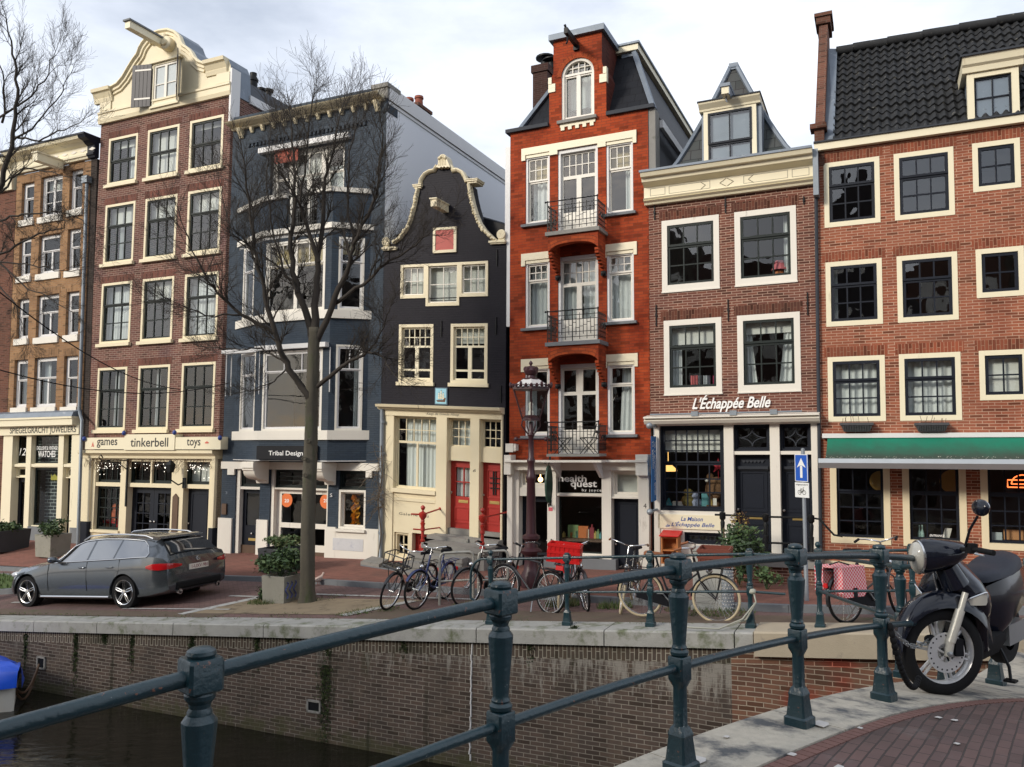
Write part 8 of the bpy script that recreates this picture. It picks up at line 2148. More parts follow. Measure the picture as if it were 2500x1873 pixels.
mb=MB();tk=[tb_-UP*.1]+[at(x, y, TZ)for x, y in((750, 1440), (751, 1350), (755, 1200), (759, 1060), (762, 960), (765, 880), (768, 800))]
tk2=[]
for a, b in zip(tk, tk[1:]):tk2+=[a.lerp(b, k/6)for k in range(6)]
tk2.append(tk[-1])
i0=len(mb.v);mb.tube([p-tb_ for p in tk2], [.148*(1+.6*math.exp(-k/2.2))*(1-.26*k/len(tk2))for k in range(len(tk2))], 22)
for j in range(len(mb.v)):
 v=Vector(mb.v[j]);a=math.atan2(v.y, v.x);f=1+.05*math.sin(5*a+v.z*2)+.035*math.sin(11*a+3*math.sin(v.z*3))+rnd.gauss(0, .012);mb.v[j]=(v.x*f, v.y*f, v.z)
for(x, y)in((753, 1077), (742, 1120), (746, 1160)):
 p=at(x, y, TZ-.17)-tb_;mb.torus(tuple(p), .035, .014, axis='y', n=12, k=6)
obj('trunk', mb, BARK, tr, smooth=180)
mb=MB()
LM=[([(762, 985), (704, 902), (681, 841), (647, 726), (627, 627), (613, 545), (600, 430)], -.8, .075, .02, 1.15), ([(668, 815), (590, 769), (529, 713), (492, 655), (450, 560)], -.6, .045, .012, 1.1), ([(590, 769), (500, 770), (430, 740)], -.5, .022, .008, .9), ([(768, 830), (758, 801), (726, 715), (708, 609), (722, 487), (717, 410), (710, 290)], .5, .095, .015, 1.15), ([(726, 715), (690, 660), (665, 560), (650, 450), (660, 330)], .9, .03, .010, 1.0), ([(768, 810), (772, 681), (783, 590), (790, 478), (805, 400), (830, 280)], 1.0, .085, .014, 1.15), ([(779, 640), (745, 535), (733, 500), (745, 400), (760, 270)], -.6, .05, .012, 1.1), ([(772, 835), (817, 726), (853, 647), (862, 597), (907, 504), (925, 440), (935, 330)], -.7, .07, .014, 1.15), ([(812, 745), (885, 697), (941, 645), (998, 609), (1060, 560)], -.9, .045, .010, .95), ([(765, 950), (821, 906), (871, 875), (898, 859), (934, 872), (955, 905)], -1.0, .05, .012, .9), ([(898, 862), (930, 810), (950, 760)], -1.0, .02, .008, .7), ([(750, 960), (690, 880), (640, 850), (590, 855), (530, 850)], .9, .03, .010, .9), ([(862, 600), (850, 500), (852, 400), (870, 290)], .3, .035, .010, 1.05), ([(700, 900), (650, 940), (600, 955)], -.9, .018, .007, .7), ([(690, 660), (640, 620), (570, 580), (540, 470)], .6, .022, .008, 1.0)]
for pts, dz, r0, r1, kl in LM:limb(mb, [p-tb_ for p in pxl(pts, TZ, dz)], r0, r1, kl*.72, lev=2, every=1, up=.75)
obj('crown', mb, TWIG, tr, smooth=180)
SL=SQ(-19.5, 5.6);SL=on_ground(SL);LZ=SL.y
t2=thing('bare_tree', 'bare tree reaching in from the left edge before the tan house', 'tree', SL, group='canal trees')
mb=MB();x0=1250+2000*SL.x/SL.y
base=[SL-UP*.1, at(x0+8, 1300, LZ), at(x0+14, 1000, LZ), at(x0+25, 800, LZ), at(x0+30, 640, LZ)]
mb.tube([p-SL for p in base], [.24, .19, .17, .15, .12], 16);obj('trunk', mb, BARK, t2, smooth=180)
mb=MB()
for pts, r0, r1, kl, up in(([(x0+28, 700), (-60, 540), (6, 450), (31, 326), (43, 241), (37, 150), (20, 80)], .09, .016, .8, 1), ([(-40, 330), (0, 286), (77, 235), (119, 182), (130, 140)], .035, .009, .7, 1), ([(37, 335), (95, 345), (140, 320), (195, 300)], .03, .008, .6, .7), ([(-80, 560), (0, 540), (54, 523), (136, 516), (204, 539), (228, 571)], .035, .007, .5, -.2), ([(-90, 640), (0, 620), (68, 585), (122, 562), (152, 558), (165, 540)], .035, .008, .55, .3), ([(-90, 640), (0, 640), (80, 648), (152, 661), (215, 655)], .028, .007, .45, -.3), ([(-60, 600), (14, 655), (68, 707), (110, 720), (190, 770)], .03, .006, .4, -.4), ([(0, 470), (60, 410), (130, 420), (190, 450)], .028, .007, .6, .2), ([(25, 350), (90, 300), (150, 230), (165, 190)], .028, .008, .7, 1), ([(5, 300), (10, 200), (-10, 100)], .03, .008, .8, 1), ([(0, 700), (40, 745), (65, 830)], .018, .005, .35, -.8)):
 limb(mb, [p-SL for p in pxl(pts, LZ, -.8)], r0, r1, kl, lev=2, every=2, up=up, start=.15)
obj('crown', mb, TWIG, t2, smooth=180)
# overhead cables
for pts, lab in(([(-30, 690, 13.0), (204, 869, 15.5), (337, 931, 18.5), (440, 951, 22.6)], 'black overhead cable sloping from the upper left to the brown house'), ([(-30, 895, 13.0), (244, 963, 17.5), (420, 963, 20.5), (560, 935, 22.4)], 'lower black overhead cable sagging across the brown house')):
 P=[at(*p)for p in pts];q=[]
 for k in range(25):
  t_=k/24;a, b, c, d=P;q.append(a*(1-t_)**3+(b*1.5-(a+c)*.25)*3*t_*(1-t_)**2+(c*1.5-(b+d)*.25)*3*t_**2*(1-t_)+d*t_**3)
 mb=MB();mb.tube(q, .011, 5);tag(obj('overhead_cable', mb, M['rubber'], loc=P[0]), lab, 'cable')
 # ============================================================ street lamp
LB=on_ground(at(1297, 1432, 16.0), .1);LB=Vector((LB.x, LB.y, CAMZ-(1432-1085)*16/2000));LB.z=ground(*sq_of(LB))+.08
MAR=paint('maroon_iron', (0.045, 0.014, 0.018), .4, .25, 8)
lp=thing('street_lamp', 'maroon crown lantern on a cast iron post before the red brick house', 'street lamp', LB)
kz=4.24/4.24
mb=MB();mb.lathe([(.20, 0), (.20, .25), (.15, .35), (.13, .5), (.13, .62), (.19, .66), (.21, .72), (.13, .78), (.12, .9), (.17, .95), (.17, 1.0), (.10, 1.04), (.095, 1.2), (.08, 2.05), (.10, 2.08), (.10, 2.14), (.075, 2.2), (.06, 2.38), (.08, 2.42), (.08, 2.46), (.055, 2.5), (.05, 2.9), (.075, 2.94), (.045, 3.0), (.04, 3.2), (0, 3.2)], n=16)
for sx in(-1, 1):
 mb.tube([(sx*.05, 0, 2.86), (sx*.28, 0, 2.86)], .018, 6);mb.blob((sx*.29, 0, 2.86), (.045, .045, .045))
 for k in(0, 1):
  an=k*PI/2+.4;mb.tube([(math.cos(an)*sx*r_, math.sin(an)*sx*r_, z)for r_, z in((.05, 2.95), (.12, 3.02), (.2, 3.12), (.19, 3.2), (.13, 3.26))], .015, 6)
obj('post', mb, MAR, lp, smooth=40)
mb=MB();NS=6;A6=[2*PI*(k+.5)/NS for k in range(NS)]
for a in A6:mb.tube([(.19*math.cos(a), .19*math.sin(a), 3.24), (.385*math.cos(a), .385*math.sin(a), 3.82)], .014, 5)
for r_, z, h_ in((.2, 3.22, .04), (.41, 3.82, .05)):mb.loft([[(r_*math.cos(a), r_*math.sin(a), zz_)for a in A6]for zz_ in(z, z+h_)])
mb.lathe([(.19, 3.24), (.12, 3.32), (0, 3.34)], n=12)
for k in range(24):
 a=2*PI*k/24;r_=.40;big=k%4==0
 mb.tube([(r_*math.cos(a), r_*math.sin(a), 3.86), ((r_+.01)*math.cos(a+.13), (r_+.01)*math.sin(a+.13), 3.91), (r_*math.cos(a+.26), r_*math.sin(a+.26), 3.86)], .010, 4)
 mb.blob((r_*math.cos(a), r_*math.sin(a), 3.92 if big else 3.90), (.03, .03, .055 if big else .035), nu=6, nv=4)
mb.lathe([(.17, 4.02), (.18, 4.04), (.09, 4.06), (.08, 4.1), (.13, 4.15), (.14, 4.2), (.10, 4.27), (.03, 4.29), (.02, 4.31), (.04, 4.34), (.03, 4.37), (0, 4.40)], n=14)
for k in range(6):a=2*PI*k/6;mb.blob((.11*math.cos(a), .11*math.sin(a), 4.23), (.04, .04, .05), nu=6, nv=4)
LN=obj('lantern', mb, MAR, lp, smooth=40)
mb=MB()
for k in range(NS):
 a, b=A6[k], A6[(k+1)%NS];mb.face([(.19*math.cos(a), .19*math.sin(a), 3.26), (.19*math.cos(b), .19*math.sin(b), 3.26), (.385*math.cos(b), .385*math.sin(b), 3.82), (.385*math.cos(a), .385*math.sin(a), 3.82)])
obj('pane', mb, M['glass_lo'], LN)
mb=MB();mb.loft([[(r_*math.cos(a), r_*math.sin(a), z)for a in A6]for r_, z in((.38, 3.87), (.33, 3.93), (.17, 4.03))]);obj('lantern_roof', mb, paint('frosted_roof', (0.55, 0.53, 0.52), .4), LN)
mb=MB();mb.lathe([(.06, 3.33), (.06, 3.4), (.035, 3.42), (.05, 3.55), (0, 3.6)], n=10);obj('bulb', mb, M['white'], LN, smooth=40)
# ============================================================ traffic sign
SB=gh(1970, 1483);SB.z=ground(*sq_of(SB))+.1
ts=thing('traffic_sign', 'grey pole with blue one-way arrow sign and white bicycle plate', 'sign', SB, rz=R(-60))
mb=MB();mb.lathe([(.030, 0), (.030, 2.38), (0, 2.39)], n=12);mb.lathe([(.034, .0), (.034, .6), (.03, .62)], n=12);obj('pole', mb, M['galv'], ts, smooth=40)
BL_=paint('sign_blue', (0.008, 0.08, 0.42), .35, .04, bump=0);WH_=paint('sign_white', (0.72, 0.73, 0.72), .4, .03, bump=0)
w_, z0, z1=.125, 1.86, 2.29
def hb(mb, x0, x1, z0, z1, y):mb.box(x0, x1, y, y+.004, z0, z1)
mb=MB();mb.box(-w_, w_, -.045, -.032, z0, z1);SG=obj('sign_board', mb, BL_, ts)
mb=MB()
for q in((-w_, w_, z0, z0+.01), (-w_, w_, z1-.01, z1), (-w_, -w_+.01, z0, z1), (w_-.01, w_, z0, z1), (-.022, .022, z0+.06, z0+.25)):hb(mb, *q, -.0492)
mb.prism([(-.085, z0+.22), (.0, z1-.06), (.085, z0+.22), (.022, z0+.255), (-.022, z0+.255)], -.0492, -.0455);obj('arrow', mb, WH_, SG)
mb=MB();mb.box(-w_-.01, w_+.01, -.045, -.034, 1.61, 1.845);PB=obj('bicycle_plate', mb, WH_, ts)
mb=MB();text_mb(None, 'uitgezonderd', -.115, .115, 1.79, 1.83, -.047, mb=mb)
for x in(-.045, .045):mb.torus((x, -.047, 1.69), .032, .004, axis='y', n=16, k=4)
mb.tube([(-.045, -.047, 1.69), (-.015, -.047, 1.745), (.03, -.047, 1.745), (0, -.047, 1.69), (-.045, -.047, 1.69)], .004, 4);mb.tube([(0, -.047, 1.69), (-.02, -.047, 1.76)], .004, 4);mb.tube([(.045, -.047, 1.69), (.025, -.047, 1.765), (.04, -.047, 1.77)], .004, 4);obj('bicycle_symbol', mb, LET_D, PB)
# ============================================================ planters and shrubs
LEAF=[paint('leaf_%d'%i, c, .6, .35, 12)for i, c in enumerate(((0.045, 0.085, 0.025), (0.075, 0.115, 0.035), (0.03, 0.055, 0.022), (0.12, 0.13, 0.05)))]
def bush(T, parent, c, r, n, size, mix=(0, 1, 2, 0), name='foliage'):
 mb=MB()
 cl=[(Vector((rnd.gauss(0, .42), rnd.gauss(0, .42), rnd.uniform(-.5, .7))))for _ in range(9)]
 for k in range(n):
  g=rnd.choice(cl)+Vector((rnd.gauss(0, .26), rnd.gauss(0, .26), rnd.gauss(0, .26)))
  if g.length>1.25:g*=1.0/g.length
  p=Vector((c[0]+g.x*r[0], c[1]+g.y*r[1], c[2]+g.z*r[2]));u_=Vector((rnd.gauss(0, 1), rnd.gauss(0, 1), rnd.gauss(0, .7))).normalized();v_=u_.orthogonal().normalized();s_=size*rnd.uniform(.6, 1.3)
  mb.face([p-u_*s_, p+v_*s_*.45, p+u_*s_, p-v_*s_*.45], rnd.choice(mix))
 for k in range(9):e_=cl[k];mb.tube([(c[0], c[1], c[2]-r[2]), (c[0]+e_.x*r[0]*.5, c[1]+e_.y*r[1]*.5, c[2]), (c[0]+e_.x*r[0], c[1]+e_.y*r[1], c[2]+e_.z*r[2])], .008, 4, 2)
 return obj(name, mb, LEAF, parent)
CONC=paint('concrete', (0.26, 0.25, 0.21), .9, .25, 3, (0.11, 0.12, 0.07), .3, 3, bump=.4);DKC=paint('dark_planter', (0.035, 0.036, 0.042), .7, .3)
def planter(px, py, w_, h_, mat, lab, br_, bn, bs, bz, mix=(0, 1, 2), dz=.1, rz=-YAW, dx=0):
 B=gh(px, py);B.z=ground(*sq_of(B))+dz
 T=thing('planter', lab, 'planter', B, rz=rz, group='street planters');mb=MB()
 a, b=w_/2*.92, w_/2
 mb.loft([[(sx*r_, sy*r_, z)for sx, sy in((-1, -1), (1, -1), (1, 1), (-1, 1))]for r_, z in((a, 0), (b, h_), (b-.05, h_), (b-.07, h_-.06))]);obj('tub', mb, mat, T)
 bush(T, T, (dx, 0, h_+bz), br_, bn, bs, mix);return T
planter(128, 1366, .66, .62, CONC, 'pale concrete tub with a leafy bush before the jeweller shop', (.48, .42, .26), 900, .06, .16)
planter(8, 1352, 1.0, .62, DKC, 'dark tub with low greenery at the left edge of the photo', (.6, .5, .2), 900, .06, .06)
T=planter(688, 1468, .56, .52, CONC, 'concrete tub with a spreading bush beside the tree trunk', (.5, .42, .30), 1300, .055, .22, (0, 0, 1, 2), 0, dx=-.05)
bush(T, T, (-.42, -.1, .12), (.28, .16, .12), 160, .05, (0, 1, 2), 'trailing_sprays')
mb=MB();
for k in range(3):mb.tube([(.285, -.2+.12*k+.04*math.sin(j), .1+.035*j)for j in range(10)], .012, 4)
obj('graffiti', mb, paint('blue_spray', (0.05, 0.08, 0.3), .6), T)
planter(692, 1404, .85, .55, DKC, 'black tub with a pale green clipped hedge behind the tree', (.44, .36, .13), 1500, .04, .14, (1, 1, 3, 0))
B=gh(1800, 1452);B.z=ground(*sq_of(B))+.08
sh=thing('green_shrub', 'dense green shrub growing against the stoop of the children shop', 'shrub', B)
bush(sh, sh, (.1, .2, .55), (.42, .35, .5), 1500, .055, (0, 2, 2, 0));bush(sh, sh, (.15, .25, .95), (.36, .3, .2), 260, .05, (0, 2, 0, 1), 'upper_sprays');bush(sh, sh, (.5, -.1, .2), (.3, .25, .2), 260, .045, (0, 1), 'low_sprays')
for k in range(5):mb=MB()
mb=MB()
for k in range(7):mb.tube([(rnd.uniform(-.15, .15), .2, 0), (rnd.uniform(-.3, .3), .2, .7), (rnd.uniform(-.3, .5), .2, 1.1)], .010, 5)
obj('stems', mb, M['wooddark'], sh)
# utility box and studded post behind the cream wheel
B=gh(1735, 1487);ub=thing('utility_box', 'pale grey street cabinet standing behind the cream tyred bicycle', 'cabinet', B, rz=-YAW)
mb=MB();mb.box(-.24, .24, -.16, .16, .06, .92);mb.box(-.27, .27, -.19, .19, .92, .96);mb.box(-.27, .27, -.19, .19, 0, .06);UC=paint('cabinet_grey', (0.36, 0.36, 0.33), .7, .12, 3, (0.18, 0.18, 0.16), .2, 4);obj('cabinet', mb, UC, ub)
mb=MB();mb.box(-.2, .2, -.168, -.16, .12, .86);mb.box(.13, .16, -.175, -.165, .45, .55);obj('cabinet_door', mb, UC, ub)
B=gh(1776, 1490);sp_=thing('studded_post', 'grey post wrapped in white studded sheet beside the street cabinet', 'post', B)
mb=MB();mb.lathe([(.10, 0), (.095, .75), (.0, .76)], n=18);obj('post', mb, M['galv'], sp_, smooth=40)
mb=MB()
for z in range(14):
 for k in range(14):a=2*PI*(k+.5*(z%2))/14;mb.blob((.099*math.cos(a), .099*math.sin(a), .05+.05*z), (.009, .009, .009), nu=5, nv=3)
obj('studs', mb, M['white'], sp_)
# cellar hatch
hc_=[gh(880, 1392), gh(990, 1409), gh(1005, 1393), gh(908, 1377)];ht=thing('cellar_hatch', 'grey stone cellar hatch at the foot of the cream front', 'hatch', hc_[0])
mb=MB();zt=max(p.z for p in hc_)+.10
mb.loft([[Vector((p.x, p.y, z))-hc_[0]for p in hc_]for z in(min(p.z for p in hc_)-.2, zt)]);obj('frame', mb, M['bluestone'], ht)
mb=MB();m1, m2=hc_[0].lerp(hc_[1], .42), hc_[3].lerp(hc_[2], .42);cc_=(m1+hc_[1]+hc_[2]+m2)/4
mb.face([Vector((p.x, p.y, zt+.004))-hc_[0]for p in(cc_+(q-cc_)*.82 for q in(m1, hc_[1], hc_[2], m2))]);obj('opening', mb, M['black'], ht)
mb=MB();mb.loft([[Vector((p.x, p.y, z))-hc_[0]for p in(hc_[0], m1, m2, hc_[3])]for z in(zt, zt+.07)]);obj('lid', mb, M['stone'], ht)
# pigeon
B=gh(777, 1429);pg=thing('pigeon', 'pale pigeon walking on the pavement right of the tree trunk', 'bird', B, rz=R(50))
PW=paint('pale_feathers', (0.50, 0.38, 0.32), .8, .25, 14)
mb=MB();N_=12;LO=[]
for x, z, ry, rz_ in((-.19, .10, .012, .006), (-.15, .105, .03, .012), (-.10, .115, .045, .03), (-.04, .125, .062, .052), (.03, .135, .064, .062), (.075, .155, .05, .055), (.10, .19, .032, .038), (.108, .215, .026, .03), (.122, .24, .026, .028), (.145, .245, .02, .02), (.16, .243, .008, .008)):LO.append([(x, ry*math.cos(2*PI*k/N_), z+rz_*math.sin(2*PI*k/N_))for k in range(N_)])
mb.loft(LO);obj('body', mb, PW, pg, smooth=60)
mb=MB()
for sy in(-1, 1):mb.loft([[(x, sy*(y+.004), z+dz)for x, z, y in((.06, .15, .058), (.0, .12, .066), (-.12, .105, .045), (-.16, .115, .03), (-.02, .165, .05))]for dz in(0, .004)])
obj('wing', mb, paint('grey_wing', (0.32, 0.25, 0.22), .8, .2), pg)
mb=MB()
for sy in(-1, 1):
 mb.tube([(0, sy*.025, .09), (.01, sy*.025, .04), (.0, sy*.025, .008)], .006, 5)
 for a in(-.5, 0, .5, PI):mb.tube([(0, sy*.025, .006), (.035*math.cos(a), sy*.025+.035*math.sin(a), .003)], .003, 4)
obj('legs', mb, paint('pink_legs', (0.35, 0.10, 0.07), .7), pg)
mb=MB();mb.tube([(.158, 0, .243), (.183, 0, .236)], [.006, .001], 5)
for sy in(-1, 1):mb.blob((.142, sy*.019, .25), (.005, .004, .005), nu=6, nv=4)
obj('beak', mb, M['rubber'], pg)
# boat under a tarpaulin, mooring rope
B=at(-60, 1690, 15.6);B.z=WATER;bt=thing('moored_boat', 'small white boat under a blue tarpaulin moored at the quay', 'boat', B, rz=-YAW)
mb=MB();LO=[]
for x, b_, zt_ in((-3.2, .55, .5), (-1.5, .75, .48), (0, .62, .52), (.7, .36, .58), (1.05, .04, .64)):LO.append([(x, -b_, zt_), (x, -b_*.85, .1), (x, -b_*.3, -.2), (x, b_*.3, -.2), (x, b_*.85, .1), (x, b_, zt_)])
mb.loft(LO);obj('hull', mb, M['white'], bt, smooth=50)
mb=MB();LO=[]
for k in range(16):
 f=k/15;x=-3.1+4.3*f;b_=(.82 if f<.6 else .82*(1-((f-.6)/.4)**2)+.05);LO.append([(x, -b_+2*b_*j/12, .5+(.42*math.sin(PI*j/12)*(1-.4*f))+rnd.gauss(0, .03)-(.16 if j in(0, 12)else 0)+.08*f)for j in range(13)])
mb.loft(LO, cap=False, closed=False);obj('tarpaulin', mb, paint('blue_tarp', (0.004, 0.07, 0.55), .38, .2, 4, bump=.6, bscale=6), bt, smooth=180)
ma=qpt(95, 1622);mb=MB();a=B+Vector((math.cos(YAW), -math.sin(YAW), 0))*1.0+UP*.5
for dn in(0, .12):mb.tube([ma.lerp(a, k/8)-UP*(.35+dn)*math.sin(PI*k/8)for k in range(9)], .022, 6)
tag(obj('mooring_rope', mb, M['wooddark'], loc=ma), 'dark slack mooring rope between the blue tarpaulin boat and the quay', 'rope')
# cable hanging on the quay railing
a=b1_[3]+UP*.47;mb=MB()
for k, (dx, dy)in enumerate(((-.3, .3), (-.45, -.02))):
 mb.tube([a+Vector((.03, -.04, .02)), a+Vector((.05, -.09, -.12)), a+Vector((.02+dx*.35, -.1, -.34)), a+Vector((dx, -.1 if k else .05, -.455-.01))]+([a+Vector((-.75, -.06, -.46)), a+Vector((-1.0, .02, -.455))]if k else[]), .012, 6)
mb.blob(tuple(a+Vector((.02, -.03, .01))), (.05, .05, .04), jit=.2)
tag(obj('pale_cable', mb, paint('pale_cable_skin', (0.36, 0.36, 0.3), .7), loc=a, smooth=180), 'pale cable knotted on the quay railing and trailing on the coping', 'cable')
# steel bicycle racks
for(x0, x1, yt, yb_, lab)in((1073, 1137, 1352, 1478, 'grey steel bicycle hoop beside the blue bicycle'), (1168, 1222, 1350, 1476, 'grey steel bicycle hoop right of the blue bicycle, partly hidden')):
 A=gh(x0, yb_);Bq=A+DD*((x1-x0)/2000*A.y*1.15)+NN*-.25;Bq=on_ground(Bq);h_=.92
 T=thing('bicycle_rack', lab, 'bicycle rack', A, group='bicycle hoops');mb=MB();v=Bq-A
 mb.tube([Vector((0, 0, -.05)), UP*(h_-.1), v*.03+UP*(h_-.03), v*.12+UP*h_, v*.88+UP*h_, v*.97+UP*(h_-.03), v+UP*(h_-.1), v-UP*.05], .024, 10);mb.tube([UP*.42, v+UP*.42], .02, 8);obj('hoop', mb, paint('pale_steel', (0.36, 0.35, 0.31), .5, .15, metal=.3), T, smooth=50)
 # ============================================================ parked estate car
def hull_from(mb, cuts=()):
 """mesh data of a builder after cutting cylinders (x, z, r, y0, y1) out of it"""
 import bmesh
 def fix(o):
  bm=bmesh.new();bm.from_mesh(o.data);bmesh.ops.remove_doubles(bm, verts=bm.verts, dist=1e-5);bmesh.ops.recalc_face_normals(bm, faces=bm.faces);bm.to_mesh(o.data);bm.free()
 a=obj('tmp', mb, []);bs=[];fix(a)
 for(x, z, r, y0, y1)in cuts:
  c=MB();c.loft([[(x+r*math.cos(2*PI*k/40), y, z+r*math.sin(2*PI*k/40))for k in range(40)]for y in(y0, y1)]);b=obj('tmp', c, []);fix(b);bs.append(b)
  m=a.modifiers.new('cut', 'BOOLEAN');m.operation='DIFFERENCE';m.object=b;m.solver='EXACT'
 dg=bpy.context.evaluated_depsgraph_get();dg.update();me=bpy.data.meshes.new_from_object(a.evaluated_get(dg))
 for o in[a]+bs:bpy.data.objects.remove(o)
 out=MB();out.add([v.co.copy()for v in me.vertices], [list(p.vertices)for p in me.polygons]);bpy.data.meshes.remove(me);return out
CARP=paint('grey_car_paint', (0.095, 0.108, 0.122), .22, .03, 1, bump=0, metal=.7, coat=.8)
CGL=paint('dark_car_glass', (0.012, 0.014, 0.016), .04, .02, bump=0, spec=.9, coat=.6);[x for x in CGL.node_tree.nodes if x.type=='BSDF_PRINCIPLED'][0].inputs['IOR'].default_value=2.4;CHR=M['chrome']
# stations: x from the nose, sill z, max half width, belt z, roof-edge half width, roof-edge z, top z
ST=[(.03, .30, .55, .50, .42, .58, .60), (.12, .24, .74, .56, .60, .66, .69), (.35, .20, .86, .66, .70, .79, .82), (.84, .19, .915, .76, .74, .87, .91), (1.30, .18, .92, .86, .74, .93, .965), (1.62, .17, .92, .93, .72, 1.00, 1.04), (2.05, .17, .92, .955, .64, 1.26, 1.30), (2.42, .17, .92, .965, .60, 1.385, 1.43), (2.95, .17, .92, .98, .595, 1.415, 1.47), (3.55, .18, .925, 1.0, .59, 1.40, 1.465), (4.10, .20, .92, 1.025, .575, 1.355, 1.425), (4.42, .23, .905, 1.03, .56, 1.30, 1.375), (4.62, .27, .885, 1.02, .60, 1.17, 1.25), (4.80, .30, .85, .99, .66, 1.02, 1.06), (4.90, .34, .80, .90, .66, .94, .97), (4.935, .42, .74, .72, .62, .76, .78)]
def sec(s):
 x, zs, hw, zb_, yr, zr, zt=s;bw=hw*.955
 h=[(0, zs-.02), (hw*.80, zs-.02), (hw*.95, zs+.03), (hw*.985, zs+(zb_-zs)*.30), (hw, zs+(zb_-zs)*.55), (hw*.992, zs+(zb_-zs)*.78), (bw, zb_), (bw-(bw-yr)*.5, zb_+(zr-zb_)*.52), (yr, zr), (yr*.72, zr+(zt-zr)*.72), (yr*.36, zt-(zt-zr)*.06), (0, zt)]
 return[(x, y, z)for y, z in h]+[(x, -y, z)for y, z in h[-2:0:-1]]
def cl(s0, s1, f):return tuple(a+(b-a)*f for a, b in zip(s0, s1))
def station(x):
 for a, b in zip(ST, ST[1:]):
  if a[0]<=x<=b[0]:return cl(a, b, (x-a[0])/(b[0]-a[0]))
 return ST[-1]
XS=sorted(set([s[0]for s in ST]+[.84+.12*k for k in range(-3, 33)]))
mb=MB();mb.loft([sec(station(x))for x in XS if .03<=x<=4.935])
WF, WR, WZ=.86, 3.80, .335
hull=hull_from(mb, [(x, WZ, .375, y0, y1)for x in(WF, WR)for y0, y1 in((.60, 1.1), (-1.1, -.60))])
cg=gh(313, 1484);cdir=Vector((-DD.x, -DD.y, 0));cl_=Vector((-cdir.y, cdir.x, 0))
org=cg-cl_*.80+cdir*WR;gr_, gf_=ground(*sq_of(cg)), ground(*sq_of(cg+cdir*2.94));org.z=gf_-(gr_-gf_)/2.94*.86-.01
car=thing('parked_car', 'dark grey estate car parked on the quay at the left', 'car', org)
pitch_=math.atan2(ground(*sq_of(cg))-ground(*sq_of(cg+cdir*2.94)), 2.94)
car.rotation_euler=Matrix((-cdir, -cl_, UP)).transposed().to_euler();car.rotation_euler.y+=-pitch_
obj('body', hull, CARP, car, smooth=32)
def gpoly(xs, f0, f1, off=.006, side=-1, n=2):
 """strip of the greenhouse side between heights f0..f1 of the window band"""
 L_=[]
 for x in xs:
  s=station(x);bw=s[2]*.955;a=f0(x)if callable(f0)else f0;b=f1(x)if callable(f1)else f1
  row=[]
  for k in range(n+1):
   f=a+(b-a)*k/n;row.append((x, side*(bw-(bw-s[4])*(f/.52*.5 if f<.52 else .5+(f-.52)/.48*.5)+off), s[3]+(s[5]-s[3])*f))
  L_.append(row)
 return L_
def lin(a, b, n=8):return[a+(b-a)*k/n for k in range(n+1)]
